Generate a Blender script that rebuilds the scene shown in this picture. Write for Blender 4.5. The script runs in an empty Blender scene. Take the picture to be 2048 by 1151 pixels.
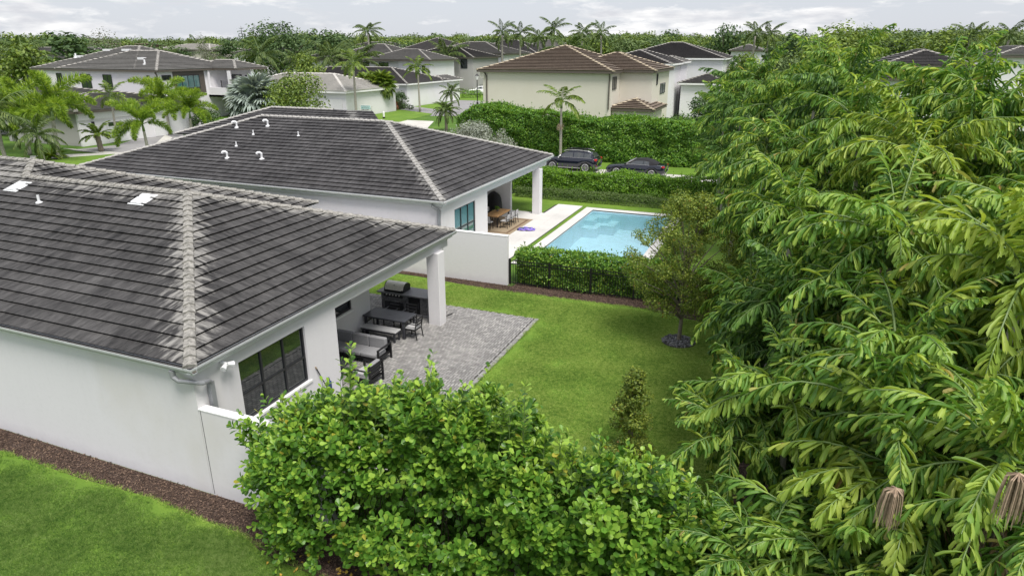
import bpy, math, random
import numpy as np
from mathutils import Vector, Matrix, Euler
rad = math.radians
random.seed(7)
RNG = np.random.default_rng(7)
S = bpy.context.scene
COL = S.collection

# ------------------------------------------------------------------ camera
F, CX, CY, YH, VPA, CAMH = 1345.0, 1024.0, 575.5, 95.0, 1610.0, 10.5
pitch = math.atan2(CY - YH, F)
hd = F / math.cos(pitch)
yaw = math.atan2(VPA - CX, hd)
hx, hy = -math.sin(yaw), math.cos(yaw)
fwd = Vector((hx * math.cos(pitch), hy * math.cos(pitch), -math.sin(pitch)))
rgt = Vector((hy, -hx, 0.0))
upv = rgt.cross(fwd)
cam_d = bpy.data.cameras.new('camera')
cam = bpy.data.objects.new('camera', cam_d)
COL.objects.link(cam)
S.camera = cam
cam_d.sensor_width = 36.0
cam_d.lens = F / 2048.0 * 36.0
cam_d.clip_start = 0.1
cam_d.clip_end = 6000.0
cam.matrix_world = Matrix(((rgt.x, upv.x, -fwd.x, 0), (rgt.y, upv.y, -fwd.y, 0), (rgt.z, upv.z, -fwd.z, CAMH), (0, 0, 0, 1)))
CAMP = Vector((0, 0, CAMH))

def ray(px, py):
    return fwd * F + rgt * (px - CX) + upv * (CY - py)
def P(px, py, z=0.0):            # survey helper: point at height z
    d = ray(px, py); t = (z - CAMH) / d.z
    return d * t + CAMP
def PX(px, py, X):
    d = ray(px, py); return d * (X / d.x) + CAMP
def PY(px, py, Y):
    d = ray(px, py); return d * (Y / d.y) + CAMP
def dcam(x, y, z):
    return (x * x + y * y + (z - CAMH) ** 2) ** 0.5

# ------------------------------------------------------------------ world and sun
SUN_DIR = Vector((0.36, -0.30, 0.88)).normalized()   # towards the sun
sun_el = math.asin(SUN_DIR.z)
sun_az = math.atan2(SUN_DIR.x, SUN_DIR.y)
w = bpy.data.worlds.new('World'); S.world = w; w.use_nodes = True
nt = w.node_tree; nt.nodes.clear()
def N(nt, typ, **kw):
    n = nt.nodes.new(typ)
    for k, v in kw.items():
        if k in ('operation', 'blend_type', 'data_type', 'sky_type', 'noise_dimensions', 'feature', 'attribute_name', 'attribute_type', 'mode', 'vector_type', 'interpolation_type', 'distance', 'invert', 'wave_type', 'bands_direction', 'noise_type', 'clamp'):
            setattr(n, k, v)
    return n
def L(nt, a, b): nt.links.new(a, b)
sky = N(nt, 'ShaderNodeTexSky', sky_type='NISHITA')
sky.sun_disc = False; sky.sun_elevation = sun_el; sky.sun_rotation = sun_az
sky.air_density = 1.0; sky.dust_density = 1.2; sky.ozone_density = 1.0
tc = N(nt, 'ShaderNodeTexCoord')
mp = N(nt, 'ShaderNodeMapping'); mp.inputs['Scale'].default_value = (1, 1, 4.2)
L(nt, tc.outputs['Generated'], mp.inputs['Vector'])
nz = N(nt, 'ShaderNodeTexNoise'); nz.inputs['Scale'].default_value = 6.5; nz.inputs['Detail'].default_value = 9; nz.inputs['Roughness'].default_value = 0.62
L(nt, mp.outputs['Vector'], nz.inputs['Vector'])
cr = N(nt, 'ShaderNodeValToRGB')
cr.color_ramp.elements[0].position = 0.50; cr.color_ramp.elements[0].color = (0, 0, 0, 1)
cr.color_ramp.elements[1].position = 0.60; cr.color_ramp.elements[1].color = (1, 1, 1, 1)
L(nt, nz.outputs['Fac'], cr.inputs['Fac'])
nz2 = N(nt, 'ShaderNodeTexNoise'); nz2.inputs['Scale'].default_value = 17; nz2.inputs['Detail'].default_value = 8
L(nt, mp.outputs['Vector'], nz2.inputs['Vector'])
crc = N(nt, 'ShaderNodeValToRGB')
crc.color_ramp.elements[0].position = 0.35; crc.color_ramp.elements[0].color = (0.58, 0.59, 0.625, 1)
crc.color_ramp.elements[1].position = 0.62; crc.color_ramp.elements[1].color = (0.88, 0.875, 0.87, 1)
L(nt, nz2.outputs['Fac'], crc.inputs['Fac'])
sc1 = N(nt, 'ShaderNodeMixRGB', blend_type='MULTIPLY'); sc1.inputs[0].default_value = 1; sc1.inputs[2].default_value = (0.085, 0.085, 0.085, 1)
L(nt, sky.outputs[0], sc1.inputs[1])
veil = N(nt, 'ShaderNodeMixRGB'); veil.inputs[0].default_value = 0.80; veil.inputs[2].default_value = (0.61, 0.635, 0.70, 1)
L(nt, sc1.outputs[0], veil.inputs[1])
cm = N(nt, 'ShaderNodeMixRGB')
L(nt, cr.outputs['Color'], cm.inputs[0]); L(nt, veil.outputs[0], cm.inputs[1]); L(nt, crc.outputs['Color'], cm.inputs[2])
bg = N(nt, 'ShaderNodeBackground'); bg.inputs['Strength'].default_value = 1.0
L(nt, cm.outputs[0], bg.inputs['Color'])
wo = N(nt, 'ShaderNodeOutputWorld'); L(nt, bg.outputs[0], wo.inputs['Surface'])

sd = bpy.data.lights.new('sun', 'SUN'); sd.energy = 3.6; sd.angle = rad(24); sd.color = (1.0, 0.955, 0.88)
sun = bpy.data.objects.new('sun', sd); COL.objects.link(sun)
sun.rotation_euler = SUN_DIR.to_track_quat('Z', 'Y').to_euler()
S.view_settings.view_transform = 'Standard'; S.view_settings.look = 'None'
S.view_settings.exposure = 0.32; S.view_settings.gamma = 1.0
S.view_settings.use_curve_mapping = False
S.cycles.max_bounces = 6; S.cycles.diffuse_bounces = 3; S.cycles.glossy_bounces = 3
S.cycles.transmission_bounces = 4; S.cycles.transparent_max_bounces = 6
S.cycles.use_denoising = True

# ------------------------------------------------------------------ material helpers
def new_mat(name):
    m = bpy.data.materials.new(name); m.use_nodes = True
    return m, m.node_tree, m.node_tree.nodes['Principled BSDF']
def ramp(nt, src, stops):
    r = N(nt, 'ShaderNodeValToRGB'); e = r.color_ramp.elements
    while len(e) > 1: e.remove(e[-1])
    for i, (p, c) in enumerate(stops):
        if i == 0: e[0].position = p
        else: e.new(p)
        c = (c, c, c) if isinstance(c, (int, float)) else c
        e[i].color = (c[0], c[1], c[2], 1)
    L(nt, src, r.inputs['Fac']); return r.outputs['Color']
def noise(nt, vec, scale, detail=4, rough=0.55):
    n = N(nt, 'ShaderNodeTexNoise'); n.inputs['Scale'].default_value = scale
    n.inputs['Detail'].default_value = detail; n.inputs['Roughness'].default_value = rough
    if vec is not None: L(nt, vec, n.inputs['Vector'])
    return n.outputs['Fac']
def pos(nt):
    g = N(nt, 'ShaderNodeNewGeometry'); return g.outputs['Position']
def mapping(nt, vec, scale=(1, 1, 1), loc=(0, 0, 0), rot=(0, 0, 0)):
    m = N(nt, 'ShaderNodeMapping'); m.inputs['Scale'].default_value = scale; m.inputs['Location'].default_value = loc; m.inputs['Rotation'].default_value = rot
    L(nt, vec, m.inputs['Vector']); return m.outputs['Vector']
def mix(nt, f, a, b, bt='MIX'):
    m = N(nt, 'ShaderNodeMixRGB', blend_type=bt)
    for i, v in enumerate((f, a, b)):
        if hasattr(v, 'node'): L(nt, v, m.inputs[i])
        elif i == 0: m.inputs[0].default_value = v
        else: m.inputs[i].default_value = (v[0], v[1], v[2], 1) if not isinstance(v, (int, float)) else (v, v, v, 1)
    return m.outputs[0]
def math_(nt, op, a, b=0.0, c=None):
    m = N(nt, 'ShaderNodeMath', operation=op)
    for i, v in enumerate((a, b, c)):
        if v is None: continue
        if hasattr(v, 'node'): L(nt, v, m.inputs[i])
        else: m.inputs[i].default_value = v
    return m.outputs[0]
def bump(nt, bsdf, h, strength=0.3, dist=0.01):
    b = N(nt, 'ShaderNodeBump'); b.inputs['Strength'].default_value = strength; b.inputs['Distance'].default_value = dist
    L(nt, h, b.inputs['Height']); L(nt, b.outputs['Normal'], bsdf.inputs['Normal'])
def plain(name, col, rough=0.5, metal=0.0, var=0.12, nscale=6.0, bmp=0.0, spec=None):
    m, nt, b = new_mat(name)
    n = noise(nt, pos(nt), nscale, 5)
    c = tuple(col)
    lo = tuple(x * (1 - var) for x in c); hi = tuple(min(1, x * (1 + var)) for x in c)
    L(nt, ramp(nt, n, [(0.3, lo), (0.7, hi)]), b.inputs['Base Color'])
    b.inputs['Roughness'].default_value = rough; b.inputs['Metallic'].default_value = metal
    if spec is not None: b.inputs['Specular IOR Level'].default_value = spec
    if bmp: bump(nt, b, noise(nt, pos(nt), nscale * 12, 4), bmp, 0.01)
    return m
def stucco(name, col, grime=0.10, tint=(0.62, 0.6, 0.5)):
    m, nt, b = new_mat(name)
    p = pos(nt)
    big = noise(nt, mapping(nt, p, (0.35, 0.35, 0.25)), 1.0, 5)
    streak = noise(nt, mapping(nt, p, (3.0, 3.0, 0.35)), 1.0, 6, 0.6)
    c = mix(nt, ramp(nt, big, [(0.52, 0), (0.75, grime * 3)]), col, tuple(a * t * 1.25 for a, t in zip(col, tint)))
    c = mix(nt, ramp(nt, streak, [(0.48, 0), (0.85, grime * 1.0)]), c, tuple(a * 0.78 for a in col))
    # splash stain low on the wall
    sep = N(nt, 'ShaderNodeSeparateXYZ'); L(nt, p, sep.inputs[0])
    low = math_(nt, 'ADD', sep.outputs[2], math_(nt, 'MULTIPLY', noise(nt, p, 2.2, 5), 0.5))
    c = mix(nt, ramp(nt, low, [(0.18, 0.38), (0.62, 0.0)]), c, tuple(a * 0.6 for a in col))
    spk = noise(nt, p, 9.0, 6, 0.7); c = mix(nt, ramp(nt, spk, [(0.50, 0), (0.72, 0.16)]), c, tuple(a * 0.75 for a in col))
    L(nt, c, b.inputs['Base Color']); b.inputs['Roughness'].default_value = 0.85
    b.inputs['Specular IOR Level'].default_value = 0.2
    bump(nt, b, noise(nt, p, 55, 5, 0.6), 0.35, 0.006)
    return m
def leaf_mat(name, dark, mid, light, rough=0.42, trans=0.35, age=None, hue_var=True):
    m, nt, b = new_mat(name)
    at = N(nt, 'ShaderNodeAttribute', attribute_name='rnd')
    oi = N(nt, 'ShaderNodeObjectInfo')
    r = math_(nt, 'FRACT', math_(nt, 'ADD', at.outputs['Fac'], math_(nt, 'MULTIPLY', oi.outputs['Random'], 0.37)))
    big = noise(nt, pos(nt), 0.9, 3)
    f = math_(nt, 'ADD', math_(nt, 'MULTIPLY', r, 0.6), math_(nt, 'MULTIPLY', big, 0.4))
    stops = [(0.15, dark), (0.5, mid), (0.85, light)]
    c = ramp(nt, f, stops)
    if age is not None:
        c = mix(nt, ramp(nt, r, [(0.988, 0), (0.992, 0.85)]), c, age)
    L(nt, c, b.inputs['Base Color']); b.inputs['Roughness'].default_value = rough
    b.inputs['Specular IOR Level'].default_value = 0.4
    if trans > 0:
        t = N(nt, 'ShaderNodeBsdfTranslucent')
        tc_ = mix(nt, 1.0, c, (1.25, 1.15, 0.6), 'MULTIPLY')
        L(nt, tc_, t.inputs['Color'])
        ms = N(nt, 'ShaderNodeMixShader'); ms.inputs[0].default_value = trans
        L(nt, b.outputs[0], ms.inputs[1]); L(nt, t.outputs[0], ms.inputs[2])
        out = [x for x in nt.nodes if x.type == 'OUTPUT_MATERIAL'][0]
        L(nt, ms.outputs[0], out.inputs['Surface'])
    return m
def roof_mat(name, base_dark, base_light, pale, lines=(), streak=1.0, hi=1.75, tile=(0.33, 0.36)):
    """weathered concrete tile: per tile tone, wash streaks down the slope, pale lichen along hips (lines: a,b,c with ax+by+c distance)"""
    m, nt, b = new_mat(name)
    p = pos(nt)
    geo = N(nt, 'ShaderNodeNewGeometry')
    sn = N(nt, 'ShaderNodeSeparateXYZ'); L(nt, geo.outputs['True Normal'], sn.inputs[0])
    isx = math_(nt, 'GREATER_THAN', math_(nt, 'ABSOLUTE', sn.outputs[0]), math_(nt, 'ABSOLUTE', sn.outputs[1]))
    sy = noise(nt, mapping(nt, p, (7.0, 1.3, 1.3)), 1.0, 6, 0.65)      # slope runs along Y
    sx = noise(nt, mapping(nt, p, (1.3, 7.0, 1.3)), 1.0, 6, 0.65)
    st = mix(nt, isx, sy, sx)
    fy = noise(nt, mapping(nt, p, (38.0, 3.5, 3.5)), 1.0, 4, 0.7)
    fx = noise(nt, mapping(nt, p, (3.5, 38.0, 3.5)), 1.0, 4, 0.7)
    fine = mix(nt, isx, fy, fx)
    big = noise(nt, mapping(nt, p, (0.55, 0.55, 0.55)), 1.0, 4)
    # per tile tone
    sp = N(nt, 'ShaderNodeSeparateXYZ'); L(nt, p, sp.inputs[0])
    cb = N(nt, 'ShaderNodeCombineXYZ')
    L(nt, math_(nt, 'FLOOR', math_(nt, 'DIVIDE', sp.outputs[0], tile[0])), cb.inputs[0])
    L(nt, math_(nt, 'FLOOR', math_(nt, 'DIVIDE', sp.outputs[1], tile[1])), cb.inputs[1])
    wn = N(nt, 'ShaderNodeTexWhiteNoise'); L(nt, cb.outputs[0], wn.inputs['Vector'])
    v = math_(nt, 'ADD', math_(nt, 'MULTIPLY', st, 0.52), math_(nt, 'MULTIPLY', fine, 0.48))
    v = math_(nt, 'ADD', v, math_(nt, 'MULTIPLY', wn.outputs['Value'], 0.05))
    v = math_(nt, 'ADD', v, math_(nt, 'MULTIPLY', math_(nt, 'SUBTRACT', big, 0.5), 0.26))
    c = ramp(nt, v, [(0.40, base_dark), (0.54, base_light), (0.66, tuple(a * hi for a in base_light))])
    if lines:
        dmin = None
        for ln_ in lines:
            a_, b_, c_ = ln_[:3]
            d = math_(nt, 'ABSOLUTE', math_(nt, 'ADD', math_(nt, 'ADD', math_(nt, 'MULTIPLY', sp.outputs[0], a_), math_(nt, 'MULTIPLY', sp.outputs[1], b_)), c_))
            if len(ln_) > 3: d = math_(nt, 'ADD', d, math_(nt, 'MULTIPLY', math_(nt, 'LESS_THAN', sp.outputs[1], ln_[3]), 50.0))
            if len(ln_) > 4: d = math_(nt, 'ADD', d, math_(nt, 'MULTIPLY', math_(nt, 'GREATER_THAN', sp.outputs[0], ln_[4]), 50.0))
            dmin = d if dmin is None else math_(nt, 'MINIMUM', dmin, d)
        dn = math_(nt, 'ADD', dmin, math_(nt, 'MULTIPLY', math_(nt, 'SUBTRACT', st, 0.5), -2.8))
        f = ramp(nt, dn, [(0.0, 0.65), (0.5, 0.0)])
        c = mix(nt, f, c, pale)
    L(nt, c, b.inputs['Base Color']); b.inputs['Roughness'].default_value = 0.75
    b.inputs['Specular IOR Level'].default_value = 0.3
    bump(nt, b, fine, 0.25, 0.008)
    return m

# ------------------------------------------------------------------ mesh helpers
class MB:
    def __init__(s): s.v = []; s.f = []
    def add(s, vs, fs):
        o = len(s.v); s.v.extend(tuple(float(c) for c in v) for v in vs); s.f.extend(tuple(i + o for i in f) for f in fs); return s
    def box(s, x0, x1, y0, y1, z0, z1):
        if x0 > x1: x0, x1 = x1, x0
        if y0 > y1: y0, y1 = y1, y0
        if z0 > z1: z0, z1 = z1, z0
        return s.add([(x0, y0, z0), (x1, y0, z0), (x1, y1, z0), (x0, y1, z0), (x0, y0, z1), (x1, y0, z1), (x1, y1, z1), (x0, y1, z1)],
                     [(0, 3, 2, 1), (4, 5, 6, 7), (0, 1, 5, 4), (1, 2, 6, 5), (2, 3, 7, 6), (3, 0, 4, 7)])
    def rbox(s, x0, x1, y0, y1, z0, z1, r):
        """box with chamfered edges"""
        a = [(x0, x1), (y0, y1), (z0, z1)]
        vs = []; idx = {}
        for sx in (0, 1):
            for sy in (0, 1):
                for sz in (0, 1):
                    c = [a[0][sx], a[1][sy], a[2][sz]]; sg = [1 if q == 0 else -1 for q in (sx, sy, sz)]
                    for ax in range(3):
                        q = [c[k] + (sg[k] * r if k != ax else 0) for k in range(3)]
                        idx[(sx, sy, sz, ax)] = len(vs); vs.append(q)
        fs = []
        for ax in range(3):
            o = [k for k in range(3) if k != ax]
            for sd in (0, 1):
                q = []
                for (i, j) in ((0, 0), (1, 0), (1, 1), (0, 1)):
                    k = [0, 0, 0]; k[ax] = sd; k[o[0]] = i; k[o[1]] = j; q.append(idx[(k[0], k[1], k[2], ax)])
                fs.append(q)
        for ax in range(3):   # edges along ax
            o = [k for k in range(3) if k != ax]
            for i in (0, 1):
                for j in (0, 1):
                    def key(e, which):
                        k = [0, 0, 0]; k[ax] = e; k[o[0]] = i; k[o[1]] = j; return idx[(k[0], k[1], k[2], which)]
                    fs.append([key(0, o[0]), key(1, o[0]), key(1, o[1]), key(0, o[1])])
        for sx in (0, 1):
            for sy in (0, 1):
                for sz in (0, 1): fs.append([idx[(sx, sy, sz, k)] for k in range(3)])
        return s.add(vs, fs)
    def tube(s, pts, r, n=8, cap=True):
        pts = [Vector(p) for p in pts]; rs = r if isinstance(r, (list, tuple)) else [r] * len(pts)
        base = len(s.v); prev = None
        for i, p in enumerate(pts):
            t = (pts[min(i + 1, len(pts) - 1)] - pts[max(i - 1, 0)]).normalized()
            if prev is None:
                a = t.orthogonal().normalized()
            else:
                a = (prev - t * prev.dot(t)).normalized()
            prev = a; b = t.cross(a)
            for k in range(n):
                q = p + (a * math.cos(2 * math.pi * k / n) + b * math.sin(2 * math.pi * k / n)) * rs[i]
                s.v.append(tuple(q))
        for i in range(len(pts) - 1):
            for k in range(n):
                k2 = (k + 1) % n
                s.f.append((base + i * n + k, base + i * n + k2, base + (i + 1) * n + k2, base + (i + 1) * n + k))
        if cap:
            s.f.append(tuple(base + k for k in range(n))[::-1]); s.f.append(tuple(base + (len(pts) - 1) * n + k for k in range(n)))
        return s
    def bar(s, p, q, w, h=None):
        """rectangular bar from p to q"""
        h = h or w; p = Vector(p); q = Vector(q); t = (q - p).normalized()
        a = Vector((0, 0, 1)).cross(t)
        a = a.normalized() if a.length > 1e-4 else Vector((1, 0, 0)); b = t.cross(a)
        vs = []
        for c in (p, q):
            for (i, j) in ((-1, -1), (1, -1), (1, 1), (-1, 1)): vs.append(c + a * i * w / 2 + b * j * h / 2)
        return s.add(vs, [(0, 1, 2, 3)[::-1], (4, 5, 6, 7), (0, 1, 5, 4), (1, 2, 6, 5), (2, 3, 7, 6), (3, 0, 4, 7)])
    def lathe(s, prof, n=12, c=(0, 0, 0)):
        base = len(s.v)
        for (r, z) in prof:
            for k in range(n):
                a = 2 * math.pi * k / n; s.v.append((c[0] + r * math.cos(a), c[1] + r * math.sin(a), c[2] + z))
        for i in range(len(prof) - 1):
            for k in range(n):
                k2 = (k + 1) % n; s.f.append((base + i * n + k, base + i * n + k2, base + (i + 1) * n + k2, base + (i + 1) * n + k))
        s.f.append(tuple(base + k for k in range(n))[::-1]); s.f.append(tuple(base + (len(prof) - 1) * n + k for k in range(n)))
        return s
    def prism(s, poly, z0, z1):
        n = len(poly)
        return s.add([(x, y, z0) for x, y in poly] + [(x, y, z1) for x, y in poly],
                     [tuple(range(n))[::-1], tuple(range(n, 2 * n))] + [(k, (k + 1) % n, n + (k + 1) % n, n + k) for k in range(n)])
    def sheet(s, poly, z):
        return s.add([(x, y, z) for x, y in poly], [tuple(range(len(poly)))])

def props(o, label=None, cat=None, group=None, kind=None):
    if label: o['label'] = label
    if cat: o['category'] = cat
    if group: o['group'] = group
    if kind: o['kind'] = kind
    return o
def wloc(o):
    v = Vector((0, 0, 0))
    while o is not None: v += o.location; o = o.parent
    return v
def link(name, mb, m, parent=None, world=True, smooth=False, loc=None, kind=None):
    """one mesh object; vertices given in world coordinates (world=True) or in the parent's"""
    me = bpy.data.meshes.new(name)
    vs = mb.v
    if world and parent is not None:
        off = wloc(parent); vs = [(x - off.x, y - off.y, z - off.z) for x, y, z in vs]
    me.from_pydata(vs, [], mb.f)
    if isinstance(m, (list, tuple)):
        for q in m: me.materials.append(q)
    else: me.materials.append(m)
    if smooth: me.shade_smooth()
    me.update()
    o = bpy.data.objects.new(name, me); COL.objects.link(o)
    if parent is not None: o.parent = parent
    if loc is not None: o.location = loc
    if kind: o['kind'] = kind
    return o
def thing(name, loc, label, cat, group=None, rz=0.0):
    o = bpy.data.objects.new(name, None); COL.objects.link(o)
    o.empty_display_size = 0.3; o.location = loc; o.rotation_euler = (0, 0, rz)
    return props(o, label, cat, group)
def copy_tree(o, parent=None):
    c = o.copy(); COL.objects.link(c)
    if parent is not None: c.parent = parent
    for ch in list(o.children): copy_tree(ch, c)
    return c
def np_mesh(name, V, Fc, mat, rnd=None, parent=None, kind=None, loc=None, smooth=False, linkit=True, extra=None):
    """V (n,3); Fc list of (m,k) index arrays"""
    if not isinstance(Fc, list): Fc = [Fc]
    me = bpy.data.meshes.new(name)
    V = np.asarray(V, dtype=np.float32)
    me.vertices.add(len(V)); me.vertices.foreach_set('co', V.ravel())
    nl = sum(f.size for f in Fc); nf = sum(len(f) for f in Fc)
    me.loops.add(nl); me.polygons.add(nf)
    me.loops.foreach_set('vertex_index', np.concatenate([f.ravel() for f in Fc]).astype(np.int32))
    tot = np.concatenate([np.full(len(f), f.shape[1]) for f in Fc])
    st = np.concatenate([[0], np.cumsum(tot)[:-1]]).astype(np.int32)
    me.polygons.foreach_set('loop_start', st)
    me.update(calc_edges=True)
    if rnd is not None:
        a = me.attributes.new('rnd', 'FLOAT', 'POINT'); a.data.foreach_set('value', np.asarray(rnd, dtype=np.float32))
    me.materials.append(mat)
    if smooth: me.shade_smooth()
    if not linkit: return me
    o = bpy.data.objects.new(name, me); COL.objects.link(o)
    if parent is not None: o.parent = parent
    if loc is not None: o.location = loc
    if kind: o['kind'] = kind
    return o
def norm(a): return a / np.maximum(np.linalg.norm(a, axis=-1, keepdims=True), 1e-9)

# leaf templates: verts (length along X, width along Y, bend in Z) and triangles
T_QUAD = (np.array([(0, 0, 0), (.45, -.5, .06), (1, 0, -.06), (.45, .5, .06)], float), np.array([(0, 1, 2, 3)]))
T_OBOV = (np.array([(0, 0, 0), (.35, -.22, .05), (.75, -.5, .03), (1, -.18, -.06), (1, .18, -.06), (.75, .5, .03), (.35, .22, .05), (.6, 0, -.03)], float),
          np.array([(0, 1, 7), (1, 2, 7), (2, 3, 7), (3, 4, 7), (4, 5, 7), (5, 6, 7), (6, 0, 7)]))
T_LANCE = (np.array([(0, 0, 0), (.35, -.5, .02), (.35, .5, .02), (.35, 0, -.08), (.72, -.36, -.09), (.72, .36, -.09), (.7, 0, -.16), (1, 0, -.32)], float),
           np.array([(0, 1, 3), (0, 3, 2), (1, 4, 3), (4, 6, 3), (3, 6, 5), (3, 5, 2), (4, 7, 6), (6, 7, 5)]))
T_FISH = (np.array([(0, 0, 0), (.3, -.30, .05), (.3, 0, -.03), (.3, .30, .05), (.68, -.5, -.02), (.68, 0, -.12), (.68, .5, -.02),
                    (.90, -.56, -.14), (.97, -.2, -.24), (.86, -.05, -.2), (1.03, .12, -.28), (.90, .3, -.2), (.97, .52, -.17)], float),
          np.array([(0, 1, 2), (0, 2, 3), (1, 4, 2), (4, 5, 2), (2, 5, 6), (2, 6, 3), (4, 7, 8), (4, 8, 5), (5, 8, 9), (5, 9, 10), (5, 10, 11), (5, 11, 6), (6, 11, 12)]))
T_BLADE = (np.array([(0, -.5, 0), (0, .5, 0), (1, 0, -.12)], float), np.array([(0, 1, 2)]))

def leaves(P0, X, Z, size, width, tpl, rng=None, rnd=None):
    """place a template on every point; X leaf direction, Z leaf normal; returns V, F, rnd"""
    rng = rng or RNG
    n = len(P0); X = norm(X); Y = norm(np.cross(Z, X)); Zn = np.cross(X, Y)
    tv, tf = tpl; k = len(tv)
    size = np.broadcast_to(np.asarray(size, float), (n,)); width = np.broadcast_to(np.asarray(width, float), (n,))
    V = (P0[:, None, :] + X[:, None, :] * (tv[None, :, 0, None] * size[:, None, None]) + Y[:, None, :] * (tv[None, :, 1, None] * width[:, None, None])
         + Zn[:, None, :] * (tv[None, :, 2, None] * size[:, None, None]))
    Fc = (tf[None] + (np.arange(n) * k)[:, None, None]).reshape(-1, tf.shape[1])
    r = rng.random(n) if rnd is None else rnd
    return V.reshape(-1, 3), Fc, np.repeat(r, k)
def randdir(n, rng=None):
    rng = rng or RNG
    return norm(rng.normal(size=(n, 3)))
def join_parts(parts):
    V = []; Fs = {}; R = []; o = 0
    for v, f, r in parts:
        V.append(v); Fs.setdefault(f.shape[1], []).append(f + o); R.append(r); o += len(v)
    return np.concatenate(V), [np.concatenate(x) for x in Fs.values()], np.concatenate(R)
# ------------------------------------------------------------------ materials
M = {}
M['stucco'] = stucco('white_stucco', (0.72, 0.71, 0.745), 0.15)
M['stucco_clean'] = stucco('clean_white_stucco', (0.76, 0.748, 0.775), 0.08)
M['stucco_beige'] = stucco('beige_stucco', (0.66, 0.625, 0.55), 0.05)
M['stucco_grey'] = stucco('grey_stucco', (0.40, 0.39, 0.385), 0.05)
M['cap'] = plain('white_wall_cap', (0.8, 0.8, 0.8), 0.7, var=0.08, nscale=9)
M['gutter'] = plain('painted_gutter_metal', (0.52, 0.54, 0.56), 0.35, 0.15, var=0.08)
M['white_metal'] = plain('white_painted_metal', (0.74, 0.75, 0.77), 0.4, 0.0, var=0.06)
M['spout'] = plain('grey_downspout_metal', (0.27, 0.28, 0.30), 0.4, 0.2, var=0.1)
M['gutter_in'] = plain('dark_gutter_inside', (0.16, 0.14, 0.11), 0.8, var=0.4, nscale=5)  # dark brown tone for the inside of the gutter
M['darkmetal'] = plain('dark_bronze_metal', (0.022, 0.022, 0.025), 0.35, 0.3, var=0.2)
M['frame'] = plain('dark_window_frame', (0.03, 0.031, 0.036), 0.4, 0.2, var=0.2)
M['black'] = plain('black_powder_coat', (0.014, 0.014, 0.016), 0.4, 0.2, var=0.2)
M['charcoal'] = plain('charcoal_aluminium', (0.055, 0.057, 0.068), 0.45, 0.25, var=0.15)
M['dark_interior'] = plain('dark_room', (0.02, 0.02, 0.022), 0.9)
M['cushion'] = plain('grey_cushion_fabric', (0.27, 0.27, 0.285), 0.9, var=0.1, nscale=20, bmp=0.3)
M['cushion_light'] = plain('light_grey_seat_fabric', (0.42, 0.42, 0.43), 0.9, var=0.1, nscale=20, bmp=0.3)
M['steel'] = plain('brushed_stainless_steel', (0.74, 0.72, 0.67), 0.5, 0.2, var=0.08, nscale=14)
M['counter'] = plain('grey_stone_counter', (0.20, 0.20, 0.215), 0.5, var=0.2, nscale=30)
M['island'] = plain('grey_stacked_stone_island', (0.13, 0.13, 0.14), 0.8, var=0.5, nscale=14, bmp=0.8)
M['wood'] = plain('oiled_teak', (0.42, 0.24, 0.10), 0.55, var=0.25, nscale=12)
M['rug'] = plain('jute_rug', (0.30, 0.235, 0.16), 0.95, var=0.18, nscale=25, bmp=0.4)
M['rug_border'] = plain('brown_rug_border', (0.16, 0.10, 0.06), 0.95, var=0.2, nscale=25)
M['purple'] = plain('purple_plastic_float', (0.25, 0.18, 0.62), 0.3, var=0.25, nscale=9)
M['blue'] = plain('navy_blue_cloth', (0.03, 0.06, 0.16), 0.7, var=0.3)
M['tan'] = plain('tan_dry_stalks', (0.34, 0.25, 0.18), 0.8, var=0.3, nscale=20)
M['dead'] = leaf_mat('dry_frond', (0.16, 0.10, 0.05), (0.26, 0.18, 0.09), (0.38, 0.28, 0.15), 0.8, 0.2)
M['bark'] = plain('grey_bark', (0.22, 0.19, 0.15), 0.9, var=0.35, nscale=18, bmp=0.8)
M['palmbark'] = plain('pale_ringed_palm_trunk', (0.33, 0.31, 0.27), 0.85, var=0.3, nscale=10, bmp=0.5)
M['greenstem'] = plain('green_palm_stem', (0.13, 0.20, 0.06), 0.5, var=0.25, nscale=6)
M['twig'] = plain('brown_twigs', (0.045, 0.04, 0.022), 0.95, var=0.5, nscale=10)
M['red'] = plain('red_board', (0.55, 0.07, 0.04), 0.5)
M['teal'] = plain('pale_teal_board', (0.42, 0.62, 0.62), 0.5)
M['whiteboard'] = plain('white_board', (0.75, 0.77, 0.76), 0.5)
M['lampglass'] = plain('frosted_lamp_glass', (0.8, 0.8, 0.78), 0.2)
M['door'] = plain('light_garage_door', (0.72, 0.72, 0.73), 0.5, var=0.04)
M['door_grey'] = plain('grey_garage_door', (0.46, 0.46, 0.47), 0.5, var=0.04)

def glass_mat(name, col, ior=1.9, rough=0.02):
    m, nt, b = new_mat(name)
    L(nt, mix(nt, noise(nt, pos(nt), 0.6, 2), col, tuple(c * 1.6 for c in col)), b.inputs['Base Color'])
    b.inputs['Roughness'].default_value = rough; b.inputs['IOR'].default_value = ior
    bump(nt, b, noise(nt, pos(nt), 1.2, 2), 0.04, 0.02)
    return m
M['glass'] = glass_mat('tinted_window_glass', (0.008, 0.012, 0.014), 2.1)
M['glass_teal'] = glass_mat('teal_reflective_glass', (0.045, 0.115, 0.115), 2.2)

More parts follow.
